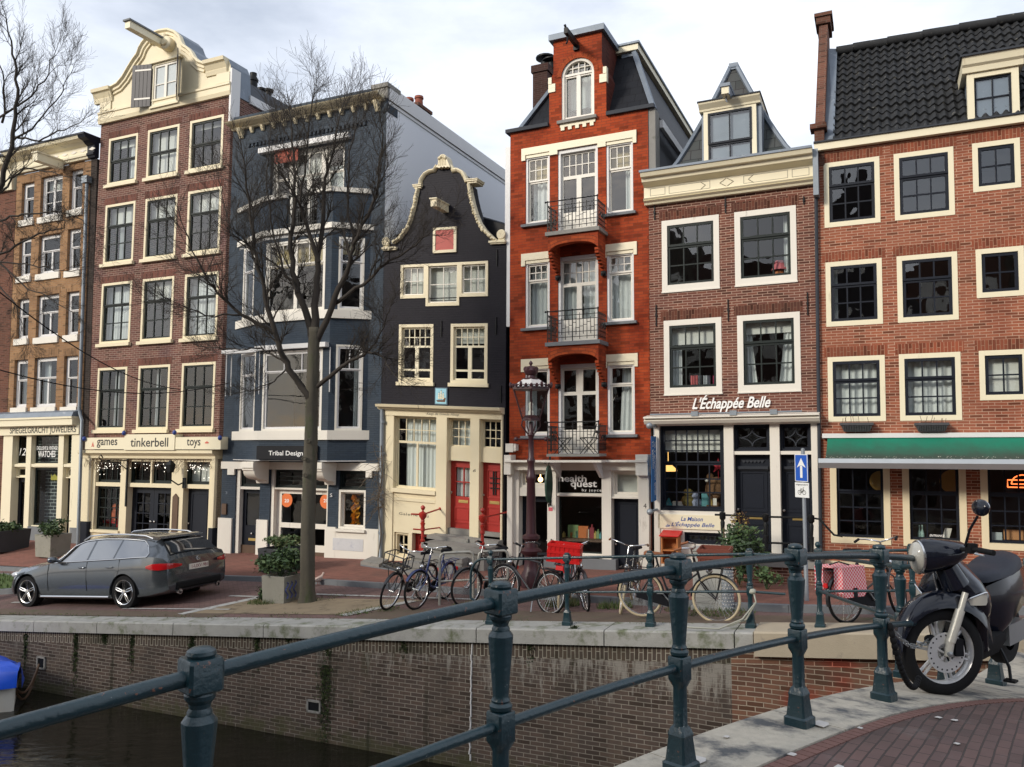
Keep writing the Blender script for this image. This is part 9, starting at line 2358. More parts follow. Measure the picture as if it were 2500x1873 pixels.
for side in(1, -1):
 for x0, x1, fa, fb, nm in((1.72, 2.70, .03, lambda x:min(.90, .03+(x-1.66)*2.2), 'side_window'), (2.76, 3.48, .03, .90, 'side_window'), (3.53, 4.40, .03, lambda x:.90-max(0, x-4.05)**2*5.5, 'rear_side_window')):
  mb=MB();mb.loft(gpoly(lin(x0, x1), fa, fb, side=side), cap=False, closed=False);obj(nm, mb, CGL, car, smooth=180)
 mb=MB();P=[gpoly([x], .0, 0, .012, side)[0][0]for x in lin(1.66, 4.42, 14)];mb.tube(P, .011, 6)
 Q=[gpoly([x], 0, min(.96, .0+(x-1.66)*2.25), .012, side)[0][-1]for x in lin(1.66, 2.09, 6)]+[gpoly([x], 0, .96-max(0, x-4.05)**2*5.2, .012, side)[0][-1]for x in lin(2.2, 4.42, 14)]+[P[-1]];mb.tube(Q, .011, 6);obj('window_trim', mb, CHR, car, smooth=50)
 mb=MB();mb.tube([(x, side*.56, station(x)[5]+(.075 if 2.3<x<4.2 else .045))for x in lin(2.25, 4.28, 10)], .018, 6);obj('roof_rail', mb, CHR, car, smooth=50)
 for x in(2.60, 3.42):
  s=station(x);mb=MB();mb.blob((x, side*(s[2]*1.0), .84), (.11, .022, .022));obj('door_handle', mb, CHR if False else CARP, car, smooth=60)
 mb=MB();mb.blob((1.82, side*1.0, 1.02), (.10, .11, .075));mb.tube([(1.85, side*.86, .97), (1.83, side*.95, 1.0)], .03, 6);obj('mirror', mb, CARP, car, smooth=60)
 mb=MB()
 for x in(1.55, 2.73, 3.58):
  mb.tube([(x+(.10 if x>3.5 and z>.55 else 0), side*(p+.002), z)for p, z in((station(x)[2]*.985, .36), (station(x)[2], .55), (station(x)[2]*.992, .78), (station(x)[2]*.958, station(x)[3]))], .005, 4)
 obj('door_gap', mb, M['rubber'], car)
 mb=MB();mb.tube([(x, side*(station(x)[2]*.965), .235)for x in lin(1.3, 3.36, 6)], .022, 6);obj('sill_trim', mb, CHR, car, smooth=50)
 for x in(WF, WR):
  WH=MB();y=side*.80
  WH.lathe([(.20, -.10), (.325, -.10), (.335, -.06), (.335, .06), (.325, .10), (.255, .105), (.25, .08)], (x, y, WZ), 36, axis='y')
  W_=obj('wheel', WH, M['rubber'], car, smooth=40)
  r_=MB();r_.lathe([(.255, .098), (.25, .108), (.235, .10), (.232, .02)], (x, y, WZ), 36, axis='y')if side>0 else r_.lathe([(.255, -.098), (.25, -.108), (.235, -.10), (.232, -.02)], (x, y, WZ), 36, axis='y')
  for k in range(5):
   for da in(-.13, .13):
    a=2*PI*k/5+.3;c0, c1=a+da*1.2, a+da
    p0=(x+.05*math.cos(a+da*2), y+side*.085, WZ+.05*math.sin(a+da*2));pm=(x+.15*math.cos(a+da*1.25), y+side*.095, WZ+.15*math.sin(a+da*1.25));p1=(x+.24*math.cos(a+da*.55), y+side*.095, WZ+.24*math.sin(a+da*.55));r_.tube([p0, pm, p1], [.016, .015, .014], 6)
  r_.lathe([(0, side*.105), (.05, side*.10), (.055, side*.07)], (x, y, WZ), 16, axis='y');obj('rim', r_, M['chrome'], W_, smooth=40)
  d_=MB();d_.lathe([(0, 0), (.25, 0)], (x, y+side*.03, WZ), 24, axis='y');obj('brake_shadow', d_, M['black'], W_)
  l_=MB();l_.lathe([(.385, -.14), (.385, .07), (.0, .072)]if side<0 else[(.385, .14), (.385, -.07), (0, -.072)], (x, side*.78, WZ), 28, axis='y', a0=-.15, a1=PI+.15);obj('arch_liner', l_, M['rubber'], car)
def rear(y, f):
 a, b=station(4.46), station(4.80);x=4.46+(4.80-4.46)*f;s=station(x);return(x+.02, y, s[6]-.015-.02*(y/.6)**2)
mb=MB();mb.loft([[(lambda p:(p[0]+.012, p[1], p[2]+.012))(rear((-1+2*k/8)*(.52+.10*f), f))for k in range(9)]for f in(.02, .3, .6, .95)], cap=False, closed=False);obj('rear_window', mb, CGL, car, smooth=180)
mb=MB();mb.loft([[(x, y*w_, z+.015)for y in(-1, -.5, 0, .5, 1)]for x, w_, z in((4.30, .57, 1.40), (4.50, .57, 1.37), (4.53, .56, 1.345))], cap=False, closed=False);obj('roof_spoiler', mb, CARP, car, smooth=60)
TL=paint('red_tail_light', (0.45, 0.006, 0.010), .15, .1, bump=0, coat=.8)
for side in(1, -1):
 mb=MB();L_=[]
 for x, y, h_ in((4.42, .895, .02), (4.56, .885, .055), (4.72, .86, .065), (4.84, .815, .06), (4.905, .70, .05), (4.935, .56, .035), (4.945, .45, .015)):L_.append([(x+.03, side*(y+.03), .835+h_), (x+.036, side*(y+.036), .83), (x+.03, side*(y+.03), .83-h_)])
 mb.loft(L_, cap=False, closed=False);obj('tail_light', mb, TL, car, smooth=60)
 mb=MB();mb.lathe([(.05, 0), (.055, .06), (.04, .06)], (4.90, side*.52, .30), 12, axis='x');obj('exhaust', mb, CHR, car)
 mb=MB();mb.blob((.30, side*.68, .68), (.20, .14, .07));obj('headlight', mb, M['glass']if False else paint('headlamp', (0.5, 0.52, 0.55), .1, .05, bump=0, coat=.8), car, smooth=60)
mb=MB();mb.box(4.935, 4.95, -.26, .26, .70, .81);NP=obj('number_plate', mb, M['white'], car)
mb=MB();text_mb(None, '1-UXV-981', 0, 1, 0, 1, 0, 0, .01, mb=mb);mb.v=[(4.952, -.20+.44*p[0], .72+.07*p[2])for p in mb.v];obj('lettering', mb, paint('plate_red', (0.2, 0.015, 0.03), .5), NP)
mb=MB();mb.torus((4.93, 0, .905), .042, .006, axis='x', n=20, k=5)
for k in range(3):a=2*PI*k/3+PI/2;mb.tube([(4.93, 0, .905), (4.93, .04*math.cos(a), .905+.04*math.sin(a))], .005, 4)
obj('badge', mb, CHR, car)
mb=MB();mb.loft([[(x, y, z)for y in(-.6, .6)]for x, z in((4.93, .50), (4.955, .46), (4.95, .38), (4.90, .33))], cap=False, closed=False);obj('bumper_insert', mb, M['rubber'], car)
# ============================================================ bicycles
def bicycle(lab, P, head, lean=0.0, steer=0.0, col=(0.012, 0.012, 0.014), tyre=None, diamond=False, fcrate=None, rack=True, grips=None, saddle=None, bars=.26, light=True, stripe=False):
 fm=paint('bicycle_paint', col, .3, .1, bump=0, coat=.4);ty=tyre or M['rubber'];grips=grips or M['rubber'];saddle=saddle or M['black']
 T=thing('bicycle', lab, 'bicycle', P, group='parked bicycles');T.rotation_euler=(lean, 0, head)
 rw, fwx, Rw=-.55, .56, .325
 A0, A1=Vector((.34, 0, .60)), Vector((.25, 0, .92));ax=(A1-A0).normalized();rot=Matrix.Rotation(steer, 4, ax)
 def st(p):return A0+rot@(Vector(p)-A0)
 idt=lambda p:Vector(p)
 for hx, tf in((rw, idt), (fwx, st)):
  w_=MB();w_.torus((hx, 0, .345), .305, .011, n=36, k=6);w_.lathe([(.02, -.05), (.02, .05)], (hx, 0, .345), 8, axis='y')
  for k in range(28):a=2*PI*k/28;w_.tube([(hx+.02*math.cos(a+(.8 if k%2 else-.8)), .025*(1 if k%4<2 else-1), .345+.02*math.sin(a+(.8 if k%2 else-.8))), (hx+.3*math.cos(a), 0, .345+.3*math.sin(a))], .0022, 3)
  w_.v=[tuple(tf(p))for p in w_.v];W_=obj('wheel', w_, M['chrome'], T, smooth=60)
  t_=MB();t_.torus((hx, 0, .345), Rw, .020, n=40, k=8);t_.v=[tuple(tf(p))for p in t_.v];obj('tyre', t_, ty, W_, smooth=180)
  g_=MB();a0, a1=(.15, PI+.25)if hx<0 else(.55, PI-.05)
  for k in range(16):
   pass
  L_=[]
  for k in range(17):
   a=a0+(a1-a0)*k/16;L_.append([(hx+r_*math.cos(a), y, .345+r_*math.sin(a))for y, r_ in((-.028, .350), (-.015, .364), (.015, .364), (.028, .350))])
  g_.loft(L_, cap=False, closed=False);g_.v=[tuple(tf(p))for p in g_.v];obj('mudguard', g_, fm, T, smooth=180)
 f=MB();BB, ST_, SD=(-.10, 0, .29), (-.28, 0, .80), (-.31, 0, .93)
 f.tube([BB, ST_, SD], .016, 8);f.tube([A0, A1], .019, 8)
 if diamond:f.tube([A0+Vector((0, 0, .03)), BB], .017, 8);f.tube([A1-Vector((0, 0, .08)), ST_], .016, 8)
 else:f.tube([A0, (.12, 0, .36), (-.02, 0, .30), BB], .018, 8);f.tube([A0+Vector((-.03, 0, .1)), (.08, 0, .52), (-.12, 0, .43), (-.18, 0, .5)], .014, 8)
 for y in(-.045, .045):f.tube([BB, (rw, y, .345)], .010, 6);f.tube([ST_, (rw, y, .345)], .009, 6);f.tube([st(A0), st((A0.x+.02, y*1.2, .56)), st((.45, y*1.2, .44)), st((fwx, y, .345))], .011, 6)
 obj('frame', f, fm, T, smooth=50)
 h=MB();h.tube([A1, A1+ax*.12], .013, 8);top=A1+ax*.12
 for sy in(-1, 1):h.tube([st(top+Vector(p))for p in((0, 0, 0), (.05, sy*.08, .02), (.03, sy*.2, .05), (-.07, sy*bars, .06), (-.17, sy*(bars+.015), .03))], .011, 7)
 H_=obj('handlebar', h, M['chrome'], T, smooth=50)
 for sy in(-1, 1):
  g_=MB();g_.tube([st(top+Vector(p))for p in((-.08, sy*bars, .058), (-.19, sy*(bars+.016), .026))], .018, 8);obj('grip', g_, grips, H_, smooth=50)
 s_=MB();s_.loft([[(x, y*w_, z+dz)for y, dz in((-1, -.03), (-.8, .0), (0, .012), (.8, 0), (1, -.03), (.5, -.045), (-.5, -.045))]for x, w_, z in((-.47, .07, .965), (-.43, .105, .975), (-.36, .10, .965), (-.27, .045, .96), (-.19, .022, .955))]);obj('saddle', s_, saddle, T, smooth=50)
 if rack:
  k_=MB()
  for y in(-.07, .07):k_.tube([(-.30, y, .72), (-.86, y, .72)], .008, 5);k_.tube([(rw, y*.9, .345), (-.70, y, .72)], .007, 5)
  for x in(-.40, -.55, -.70, -.85):k_.tube([(x, -.07, .72), (x, .07, .72)], .007, 5)
  obj('rear_rack', k_, fm, T)
 c_=MB();c_.loft([[(x, y, z)for x, z in((-.60, .30), (-.60, .39), (-.08, .39), (.0, .34), (.0, .24), (-.08, .19))]for y in(-.075, -.05)]);obj('chain_case', c_, M['black'], T)
 p_=MB();p_.lathe([(.02, -.09), (.02, .09)], BB, 8, axis='y')
 for sy in(-1, 1):p_.tube([(-.10, sy*.09, .29), (-.10+sy*.11, sy*.10, .29-sy*.12)], .010, 5);p_.box(-.10+sy*.11-.045, -.10+sy*.11+.045, sy*.14-.04, sy*.14+.04, .28-sy*.12, .30-sy*.12)
 obj('pedals', p_, M['steel'], T);k_=MB();k_.tube([(-.2, .06, .28), (-.32, .2, .02)], .010, 5);obj('stand', k_, M['steel'], T)
 if light:l_=MB();l_.blob(tuple(st((.47, 0, .74))), (.05, .045, .045));obj('headlight', l_, M['chrome'], T, smooth=60)
 r_=MB();r_.box(-.925, -.905, -.03, .03, .50, .56);obj('rear_light', r_, M['redbright'], T)
 if fcrate:
  k_=MB()
  for y in(-.12, .12):k_.tube([st((.30, y, .80)), st((.80, y, .80))], .009, 5);k_.tube([st((fwx, y*.4, .345)), st((.66, y, .80))], .008, 5)
  for x in(.32, .56, .78):k_.tube([st((x, -.12, .80)), st((x, .12, .80))], .009, 5)
  if fcrate=='frame':
   for z in(.80, 1.02):
    Q=[st((x, y, z))for x, y in((.38, -.2), (.72, -.2), (.72, .2), (.38, .2), (.38, -.2))];k_.tube(Q, .011, 5)
   for x, y in((.38, -.2), (.72, -.2), (.72, .2), (.38, .2), (.38, 0), (.72, 0), (.55, -.2), (.55, .2)):k_.tube([st((x, y, .80)), st((x, y, 1.02))], .009, 5)
  obj('front_rack', k_, fm, T)
 return T, st
def local_on(T, lab, nm, cat, mb, mats, **k):
 """a thing carried by a bicycle: own top-level object in the bicycle's place"""
 o=obj(nm, mb, mats, **k);o.location=T.location;o.rotation_euler=T.rotation_euler;return tag(o, lab, cat)
def crate(st, x0, x1, hw, z0, z1):
 mb=MB();q=lambda x, y, z:tuple(st((x, y, z)));t_=.018;e=.02
 def slab(a):
  x0, x1, y0, y1, z0, z1=a;mb.loft([[q(x0, y0, z), q(x1, y0, z), q(x1, y1, z), q(x0, y1, z)]for z in(z0, z1)])
 slab((x0, x1, -hw, hw, z0, z0+t_))
 for a in((x0, x1, -hw, -hw+t_), (x0, x1, hw-t_, hw), (x0, x0+t_, -hw+t_, hw-t_), (x1-t_, x1, -hw+t_, hw-t_)):slab(a+(z0+t_, z1))
 for z in(z0+.0, z1-.05, (z0+z1)/2-.01):slab((x0-.012, x1+.012, -hw-.012, -hw, z, z+.04));slab((x0-.012, x1+.012, hw, hw+.012, z, z+.04));slab((x1, x1+.012, -hw, hw, z, z+.04))
 n=7
 for k in range(n):
  x=x0+(x1-x0)*(k+.5)/n
  for s_ in(-1, 1):slab((x-.008, x+.008, min(s_*hw, s_*(hw+.01)), max(s_*hw, s_*(hw+.01)), z0, z1))
  y=-hw+2*hw*(k+.5)/n;slab((x1, x1+.01, y-.008, y+.008, z0, z1))
 return mb
def place(fx, fy, hd, wheel=.56):
 P=gh(fx, fy);h=Vector((math.cos(hd), math.sin(hd), 0));Q=P-h*wheel;Q.z=ground(*sq_of(Q));return Q
CT=paint('cream_tyre', (0.55, 0.46, 0.30), .8, .1);BRN=paint('brown_leather', (0.22, 0.075, 0.025), .6, .2)
def B_(lab, px, py, deg, wheel=.56, **k):h=R(deg);return bicycle(lab, place(px, py, h, wheel), h, **k)
B_('black bicycle leaning left with a tall wire front carrier', 945, 1490, -118, lean=R(-13), steer=R(5), fcrate='frame')
B_('blue framed bicycle standing between the wire carrier and the first hoop', 1016, 1489, -112, lean=R(-7), steer=R(-12), col=(0.015, 0.03, 0.12))
B_('black bicycle with a white tyre rim between the two steel hoops', 1138, 1484, -125, lean=R(-6), steer=R(-14), diamond=True)
bk, _=B_('black bicycle with a thick frame facing away, red bag behind its saddle', 1341, 1496, 132, -.55, lean=R(6), diamond=True, steer=R(8))
mb=MB();mb.box(-.86, -.70, -.08, .08, .735, .80);mb.box(-.90, -.86, -.06, .06, .70, .78);local_on(bk, 'small red bag on the rear rack of the thick framed black bicycle', 'rack_bag', 'bag', mb, M['redbright'])
rc, st_=B_('bicycle with narrow cream front tyre carrying the red crate', 1368, 1491, -104, lean=R(-4), steer=R(2), tyre=CT, fcrate='flat', bars=.30)
local_on(rc, 'large red plastic crate on the front carrier of a bicycle', 'red_crate', 'crate', crate(st_, .36, .72, .26, .82, 1.12), M['redbright'])
mb=MB();
for s_ in(-1, ):mb.loft([[(x, s_*y, z)for x, z in((-.42, .70), (-.80, .70), (-.84, .40), (-.78, .34), (-.44, .34), (-.40, .40))]for y in(.09, .20)]);mb.loft([[(x, s_*y, z)for x, z in((-.44, .73), (-.78, .73), (-.80, .56), (-.42, .56))]for y in(.20, .215)])
local_on(rc, 'red pannier bag on the rear rack of the crate bicycle', 'pannier_bag', 'bag', mb, paint('red_canvas', (0.50, 0.02, 0.02), .7))
B_('dark bicycle half hidden behind the red crate bicycle', 1432, 1490, -76, lean=R(4), steer=R(-6), tyre=M['rubber'])
B_('cream tyred bicycle facing the canal left of the crated one', 1512, 1497, -110, lean=R(-5), steer=R(14), tyre=CT, grips=BRN, bars=.30)
A, Bp=gh(1553, 1512), gh(1762, 1516);hd=math.atan2((Bp-A).y, (Bp-A).x);mdl=(A+Bp)/2;mdl.z=ground(*sq_of(mdl))
b8, st_=bicycle('black bicycle with cream tyres and brown saddle seen side on', mdl, hd, lean=R(3), steer=R(4), tyre=CT, fcrate='flat', grips=BRN, saddle=BRN, bars=.30)
local_on(b8, 'brown plastic crate tilted on the front carrier of the cream tyred bicycle', 'brown_crate', 'crate', crate(st_, .34, .78, .2, .83, 1.08), paint('brown_plastic', (0.17, 0.045, 0.028), .5))
b9, _=B_('black city bicycle parked beside the short railing with checked bags', 2069, 1523, 28, -.55, lean=R(-3), steer=R(20))
m_, n_, o_=newmat('pink_check');l_=n_.links.new;p_=nd(n_, 'ShaderNodeBsdfPrincipled', {'Roughness':.6});uvn=nd(n_, 'ShaderNodeUVMap');uvn.uv_map='UVMap'
c1=nd(n_, 'ShaderNodeTexChecker', {1:(0.72, 0.50, 0.50, 1), 2:(0.62, 0.06, 0.09, 1), 3:38.0});l_(uvn.outputs[0], c1.inputs[0]);l_(c1.outputs[0], p_.inputs['Base Color']);l_(p_.outputs[0], o_.inputs[0])
mb=MB()
for s_ in(-1, 1):mb.loft([[(x, s_*y, z)for x, z in((-.42, .76), (-.84, .76), (-.86, .44), (-.80, .38), (-.46, .38), (-.40, .44))]for y in(.09, .23)])
mb.loft([[(x, y, z)for x, y in((-.42, -.23), (-.84, -.23), (-.84, .23), (-.42, .23))]for z in(.755, .775)])
pk=local_on(b9, 'pink checked double pannier bag over the rear wheel of a bicycle', 'checked_pannier', 'bag', mb, m_)
mb=MB();mb.box(-.66, -.60, -.245, -.225, .38, .50);mb.tube([(-.55, -.1, .78), (-.63, 0, .82), (-.71, .1, .78)], .010, 5);obj('buckle', mb, M['black'], pk)
# ============================================================ scooter
SCP=paint('black_scooter_paint', (0.006, 0.008, 0.016), .16, .05, bump=0, coat=.35, spec=.35);SEAT=paint('seat_vinyl', (0.020, 0.024, 0.036), .55, .2, bump=.3, spec=.3);LENS=paint('clear_lens', (0.50, 0.48, 0.42), .12, .1, bump=0, coat=.8)
Zs=5.0
while Zs<8:
 SP=at(2301, 1697, Zs);u_=(SP-BC).dot(BU)
 if SP.z<=zb(u_)+.008:break
 Zs+=.01
fB=Vector((-.74, -.67, 0));fB.normalize();fS=Vector((-.995, -.10, 0)).normalized()
SCK=1.06
sc=thing('motor_scooter', 'black motor scooter parked beside the bridge railing, front wheel turned', 'scooter', SP)
def tB(p):l=Vector((-fB.y, fB.x, 0));return tuple((fB*p[0]+l*p[1]+UP*p[2])*SCK)
def tS(p):l=Vector((-fS.y, fS.x, 0));return tuple((fS*p[0]+l*p[1]+UP*p[2])*SCK)
def sob(nm, mb, mats, tf, par=None, smooth=40):mb.v=[tf(p)for p in mb.v];return obj(nm, mb, mats, par or sc, smooth=smooth)
Wz=.315
mb=MB();mb.lathe([(.225, -.045), (.245, -.052), (.285, -.05), (.308, -.03), (.315, 0), (.308, .03), (.285, .05), (.245, .052), (.225, .045)], (0, 0, Wz), 48, axis='y');WH=sob('front_wheel', mb, M['rubber'], tS)
mb=MB();mb.torus((0, 0, Wz), .232, .019, n=48, k=8, sx=2.3);mb.lathe([(.04, -.05), (.045, 0), (.04, .05)], (0, 0, Wz), 14, axis='y')
for k in range(6):
 for d_ in(-.09, .09):a=2*PI*k/6+.25;mb.tube([(.035*math.cos(a+d_*3), 0, Wz+.035*math.sin(a+d_*3)), (.225*math.cos(a+d_), 0, Wz+.225*math.sin(a+d_))], [.014, .010], 6)
sob('rim', mb, paint('silver_rim', (0.70, 0.70, 0.70), .35, .05, bump=0, metal=.3), tS, WH)
mb=MB();mb.lathe([(.065, .062), (.068, .066), (.142, .066), (.142, .060), (.065, .060)], (0, 0, Wz), 40, axis='y')
for k in range(20):a=2*PI*k/20;mb.lathe([(0, .0665), (.007, .0665)], (.122*math.cos(a), 0, Wz+.122*math.sin(a)), 6, 1, axis='y')
for k in range(5):a=2*PI*k/5;mb.tube([(.02*math.cos(a), .062, Wz+.02*math.sin(a)), (.07*math.cos(a+.4), .062, Wz+.07*math.sin(a+.4))], .009, 5)
sob('brake_disc', mb, [paint('disc_steel', (0.72, 0.72, 0.71), .35, .05, bump=0, metal=.4), M['black']], tS, WH)
mb=MB();mb.box(-.11, -.05, .045, .10, Wz-.02, Wz+.10);sob('brake_caliper', mb, M['black'], tS)
for y in(-.085, .085):
 mb=MB();mb.tube([(0, y, Wz-.02), (-.02, y, Wz+.09)], [.026, .030], 12);mb.tube([(-.02, y, Wz+.08), (-.105, y, .62)], .033, 12);mb.tube([(-.10, y, .6), (-.15, y, .74)], .022, 10);sob('fork_leg', mb, paint('fork_silver', (0.68, 0.66, 0.58), .35, .08, bump=0, metal=.3), tS)
mb=MB();mb.lathe([(0, -.12), (.02, -.115), (.02, .115), (0, .12)], (0, 0, Wz), 10, axis='y');sob('axle', mb, M['steel'], tS)
mb=MB();L_=[]
for k in range(19):
 a=-.05+(PI*.92)*k/18;r_=.348+.03*math.sin(a);w_=.055+.03*math.sin(PI*k/18);L_.append([(r_*math.cos(a)*1.02-.02, y*w_, Wz+.02+r_*math.sin(a)+dz-(.06 if abs(y)==1 else 0))for y, dz in((-1, -.02), (-.75, .02), (0, .035), (.75, .02), (1, -.02))])
mb.loft(L_, cap=False, closed=False);sob('front_mudguard', mb, SCP, tS, smooth=180)
# handlebar unit: headlight, cover, grips, mirror
mb=MB();L_=[]
for x, ry, rz_, z in((.16, .075, .10, .985), (.12, .10, .125, .99), (.03, .125, .12, 1.0), (-.08, .13, .10, 1.01), (-.17, .10, .07, 1.03), (-.22, .04, .03, 1.045)):L_.append([(x, ry*math.cos(2*PI*k/18), z+rz_*math.sin(2*PI*k/18))for k in range(18)])
mb.loft(L_);mb.tube([(-.06, 0, .92), (-.13, 0, .78)], [.08, .10], 12);HB=sob('handlebar_cover', mb, SCP, tS, smooth=50)
mb=MB();mb.loft([[(x, ry*math.cos(2*PI*k/20), .985+rz_*math.sin(2*PI*k/20))for k in range(20)]for x, ry, rz_ in((.145, .088, .115), (.175, .078, .105), (.195, .045, .065), (.20, .0, .0))]);sob('headlight', mb, LENS, tS, HB, 60)
mb=MB();mb.torus((.15, 0, .985), .1, .010, axis='x', n=24, k=6);mb.v=[(p[0], p[1]*.9, .985+(p[2]-.985)*1.13)for p in mb.v];sob('headlight_ring', mb, M['chrome'], tS, HB)
for sy in(-1, 1):
 mb=MB();mb.tube([(-.12, sy*.1, 1.05), (-.15, sy*.2, 1.06), (-.17, sy*.24, 1.06)], .016, 8);mb.tube([(-.165, sy*.23, 1.06), (-.19, sy*.35, 1.055)], .020, 10);mb.box(-.18, -.12, sy*.17-.03, sy*.17+.03, 1.03, 1.10);sob('grip', mb, M['rubber'], tS)
 mb=MB();mb.tube([(-.12, sy*.27, 1.045), (-.06, sy*.34, 1.05), (-.08, sy*.40, 1.045)], .008, 6);sob('brake_lever', mb, M['steel'], tS)
for sy in(1, ):
 mb=MB();mb.tube([(-.11, sy*.16, 1.08), (-.13, sy*.19, 1.20), (-.16, sy*.24, 1.30)], .009, 6);sob('mirror_arm', mb, M['black'], tS)
 mb=MB();mb.blob((-.17, sy*.26, 1.36), (.038, .085, .06), nu=14, nv=10);MR=sob('mirror', mb, SCP, tS, smooth=60)
 mb=MB();mb.blob((-.180, sy*.26, 1.365), (.034, .074, .054), nu=14, nv=10);sob('mirror_glass', mb, M['chrome'], tS, MR, 60)
 # front shield
mb=MB();L_=[]
for z, w_, xf, d_ in((.93, .07, -.02, .10), (.88, .12, .02, .14), (.80, .19, .035, .18), (.70, .245, .02, .20), (.62, .25, -.03, .16), (.54, .225, -.10, .12), (.40, .20, -.16, .10), (.28, .19, -.20, .10)):
 L_.append([(xf-.10-d_*(1-math.cos(1.35*(k/8-1)))*1.0 if k<=16 else 0, w_*math.sin(1.35*(k/8-1))/math.sin(1.35), z)for k in range(17)]+[(xf-.10-d_*.95-.10, w_*.9, z), (xf-.10-d_*.95-.16, 0, z), (xf-.10-d_*.95-.10, -w_*.9, z)])
mb.loft(L_);SHD=sob('front_shield', mb, SCP, tB, smooth=38)
mb=MB()
for sy in(-1, 1):mb.tube([(-.075, sy*.065, .915), (-.052, sy*.045, .82), (-.068, sy*.02, .69)], [.006, .010, .012], 6)
mb.blob((-.068, 0, .665), (.02, .03, .035));sob('chrome_trim', mb, M['chrome'], tB, SHD)
mb=MB();mb.lathe([(0, .004), (.018, .004), (.018, 0)], (-.05, 0, .668), 12, axis='x');sob('round_emblem', mb, paint('emblem_blue', (0.15, 0.35, 0.42), .4), tB, SHD)
for sy in(-1, 1):
 mb=MB();L_=[]
 for z, f0, f1 in((.735, .88, .97), (.70, .55, .985), (.665, .38, .98), (.645, .42, .93)):
  s=(.24, .02, .2);L_.append([(.02-.10-.2*(1-math.cos(1.35*f))+.010, sy*(.248*math.sin(1.35*f)/math.sin(1.35)+.004), z)for f in(f0, f0+(f1-f0)*.33, f0+(f1-f0)*.66, f1)])
 mb.loft(L_, cap=False, closed=False);sob('indicator', mb, LENS, tB, SHD, 180)
 mb=MB();mb.tube([(p[0]+.004, p[1]+sy*.003, p[2])for p in[l[0]for l in L_[::-1]]+L_[0]], .006, 5);sob('indicator_rim', mb, M['chrome'], tB, SHD)
 # floor, rear body, seat
mb=MB();mb.loft([[(x, y*w_, z)for y, z in((-1, .30), (-1, .36), (1, .36), (1, .30), (.7, .20), (-.7, .20))]for x, w_ in((-.24, .17), (-.45, .19), (-.78, .19))]);sob('floor_board', mb, M['rubber'], tB)
mb=MB();L_=[]
for x, w_, z0, z1 in((-.70, .10, .34, .70), (-.78, .17, .30, .74), (-.95, .20, .34, .76), (-1.20, .20, .44, .78), (-1.45, .16, .56, .80), (-1.66, .07, .66, .80)):L_.append([(x, w_*a, z0+(z1-z0)*b)for a, b in((0, 0), (.7, .02), (1, .25), (1, .7), (.85, 1), (0, 1), (-.85, 1), (-1, .7), (-1, .25), (-.7, .02))])
mb.loft(L_);sob('rear_body', mb, SCP, tB, smooth=45)
mb=MB();L_=[]
for x, w_, z0, h_ in((-.60, .05, .735, .04), (-.66, .12, .74, .07), (-.85, .16, .755, .085), (-1.05, .175, .765, .08), (-1.15, .17, .775, .115), (-1.40, .14, .79, .12), (-1.60, .07, .80, .07)):L_.append([(x, w_*math.cos(PI*k/8), z0+h_*math.sin(PI*k/8)**.6)for k in range(9)])
mb.loft(L_);sob('seat', mb, SEAT, tB, smooth=60)
mb=MB();mb.lathe([(.16, -.06), (.25, -.06), (.272, -.03), (.272, .03), (.25, .06), (.16, .06)], (-1.30, 0, .275), 32, axis='y');sob('rear_wheel', mb, M['rubber'], tB)
mb=MB();mb.box(-1.35, -.95, .06, .16, .22, .38);mb.tube([(-.9, -.1, .28), (-1.5, -.14, .34)], .05, 10);sob('engine', mb, M['steel'], tB)
mb=MB();L_=[]
for k in range(9):a=.3+2.3*k/8;L_.append([(-1.30+.31*math.cos(a), y, .275+.31*math.sin(a))for y in(-.07, 0, .07)])
mb.loft(L_, cap=False, closed=False);sob('rear_mudguard', mb, SCP, tB, smooth=180)
mb=MB();mb.tube([(-.80, .12, .26), (-.78, .20, .10), (-.74, .22, .015)], .012, 6);mb.tube([(-.80, -.12, .26), (-.78, -.20, .10), (-.74, -.22, .015)], .012, 6);mb.box(-.78, -.70, .18, .26, 0, .015);sob('stand', mb, M['iron'], tB)
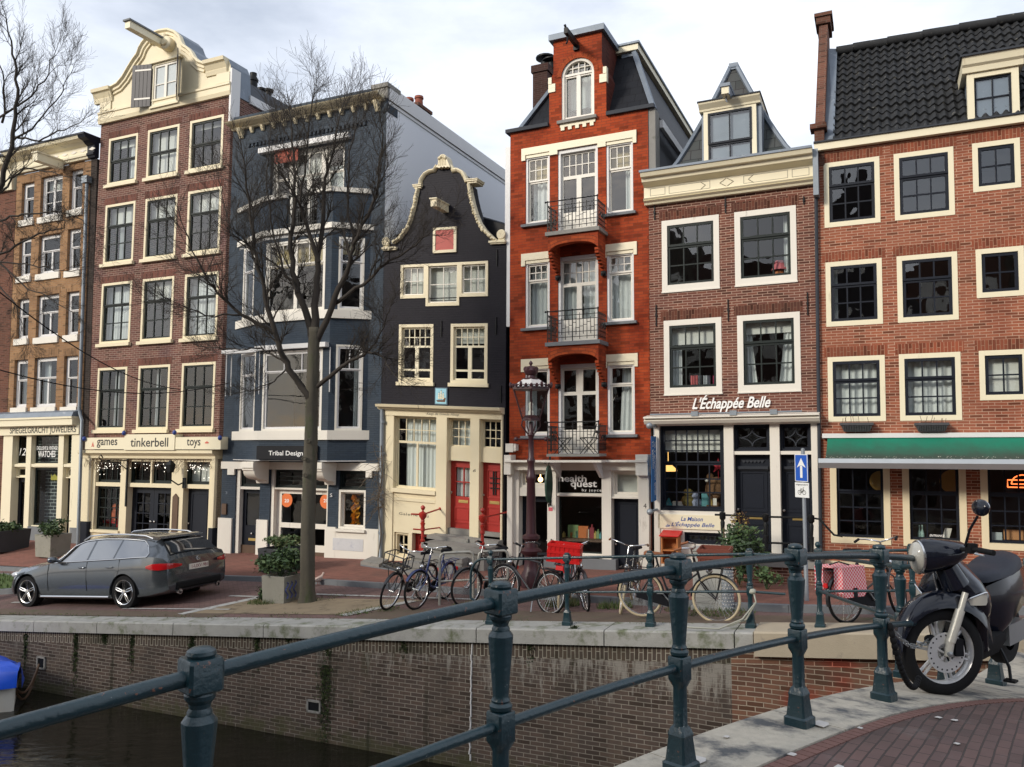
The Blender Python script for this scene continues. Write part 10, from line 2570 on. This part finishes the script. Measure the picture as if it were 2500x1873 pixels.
# chain lock from the railing to the front wheel
CE=BP(2.48, .06, .55);CW=SP+fS*.08+UP*.42;mb=MB();K_=22;low=(CE+CW)/2;low=BP(2.60, .12, .10)
def bez(t_):return CE*(1-t_)**3+(CE-UP*.35+BV*.05)*3*t_*(1-t_)**2+(low-UP*.12+BU*.1)*3*t_**2*(1-t_)+(low+(CW-low)*.45-UP*.08)*t_**3
for k in range(K_):
 a, b=bez(k/K_), bez((k+1)/K_);mb.tube([a.lerp(b, f)for f in(-.1, .2, .5, .8, 1.1)], [.014, .021, .023, .021, .014], 8)
CHN=tag(obj('chain_lock', mb, M['rubber'], loc=CE, smooth=60), 'black sleeved chain lock running from the railing post to the scooter wheel', 'lock')
mb=MB()
for k in range(12):
 a=BP(2.48, .05, .55).lerp(CW, k/12)-UP*.10*math.sin(PI*k/12)-CE;b=BP(2.48, .05, .55).lerp(CW, (k+1.25)/12)-UP*.10*math.sin(PI*min(1, (k+1.25)/12))-CE
 s_=Vector((0, .014, 0))if k%2 else UP*.014;mb.tube([a-s_, b-s_, b+s_, a+s_, a-s_], .0055, 5)
obj('chain_links', mb, M['steel'], CHN);mb=MB();mb.blob(tuple(CW-CE), (.05, .04, .035));obj('padlock', mb, M['black'], CHN, smooth=60)
# ============================================================ houses across the canal, seen only as reflections in the panes
OPM=[paint('far_brick_%d'%i, c, .9, .3, .6)for i, c in enumerate(((0.09, 0.05, 0.04), (0.05, 0.04, 0.04), (0.12, 0.06, 0.04), (0.10, 0.08, 0.06)))]
x=-34.0;i=0
for wd, hh_, kind in((6, 14, 0), (5.5, 16, 1), (6.5, 13, 2), (5, 15.5, 0), (7, 14.5, 2), (5.5, 17, 1), (6, 13.5, 0), (6.5, 15, 2), (5.5, 16, 1), (6, 14, 0), (7, 15, 2), (5.5, 13, 1)):
 T=thing('gabled_house', 'dark gabled house across the canal, visible only mirrored in window panes', 'house', SQ(x, 36, .5), group='houses across the canal');base=SQ(x, 36, .5)
 def g(a, b, c):return SQ(x+a, 36+b, .5+c)-base
 pr=[(0, -3), (wd, -3), (wd, hh_)]+{0:[(wd*.8, hh_+.4), (wd*.62, hh_+2.4), (wd*.38, hh_+2.4), (wd*.2, hh_+.4)], 1:[(wd*.85, hh_+.3), (wd*.7, hh_+.5), (wd*.6, hh_+2.6), (wd*.5, hh_+3), (wd*.4, hh_+2.6), (wd*.3, hh_+.5), (wd*.15, hh_+.3)], 2:[]}[kind]+[(0, hh_)]
 mb=MB();mb.loft([[g(a, b, c)for a, c in pr]for b in(0, 9)]);obj('wall', mb, OPM[i%4], T)
 mb=MB()
 for r_ in range(4):
  for c in range(3):a, z=wd*(.12+.29*c), 2.2+(hh_-2.5)/4*r_;mb.loft([[g(a+u_, b, z+v_)for u_, v_ in((0, 0), (wd*.18, 0), (wd*.18, 1.7), (0, 1.7))]for b in(-.06, .05)])
 wn_=obj('window', mb, M['white'], T)
 x+=wd+.05;i+=1
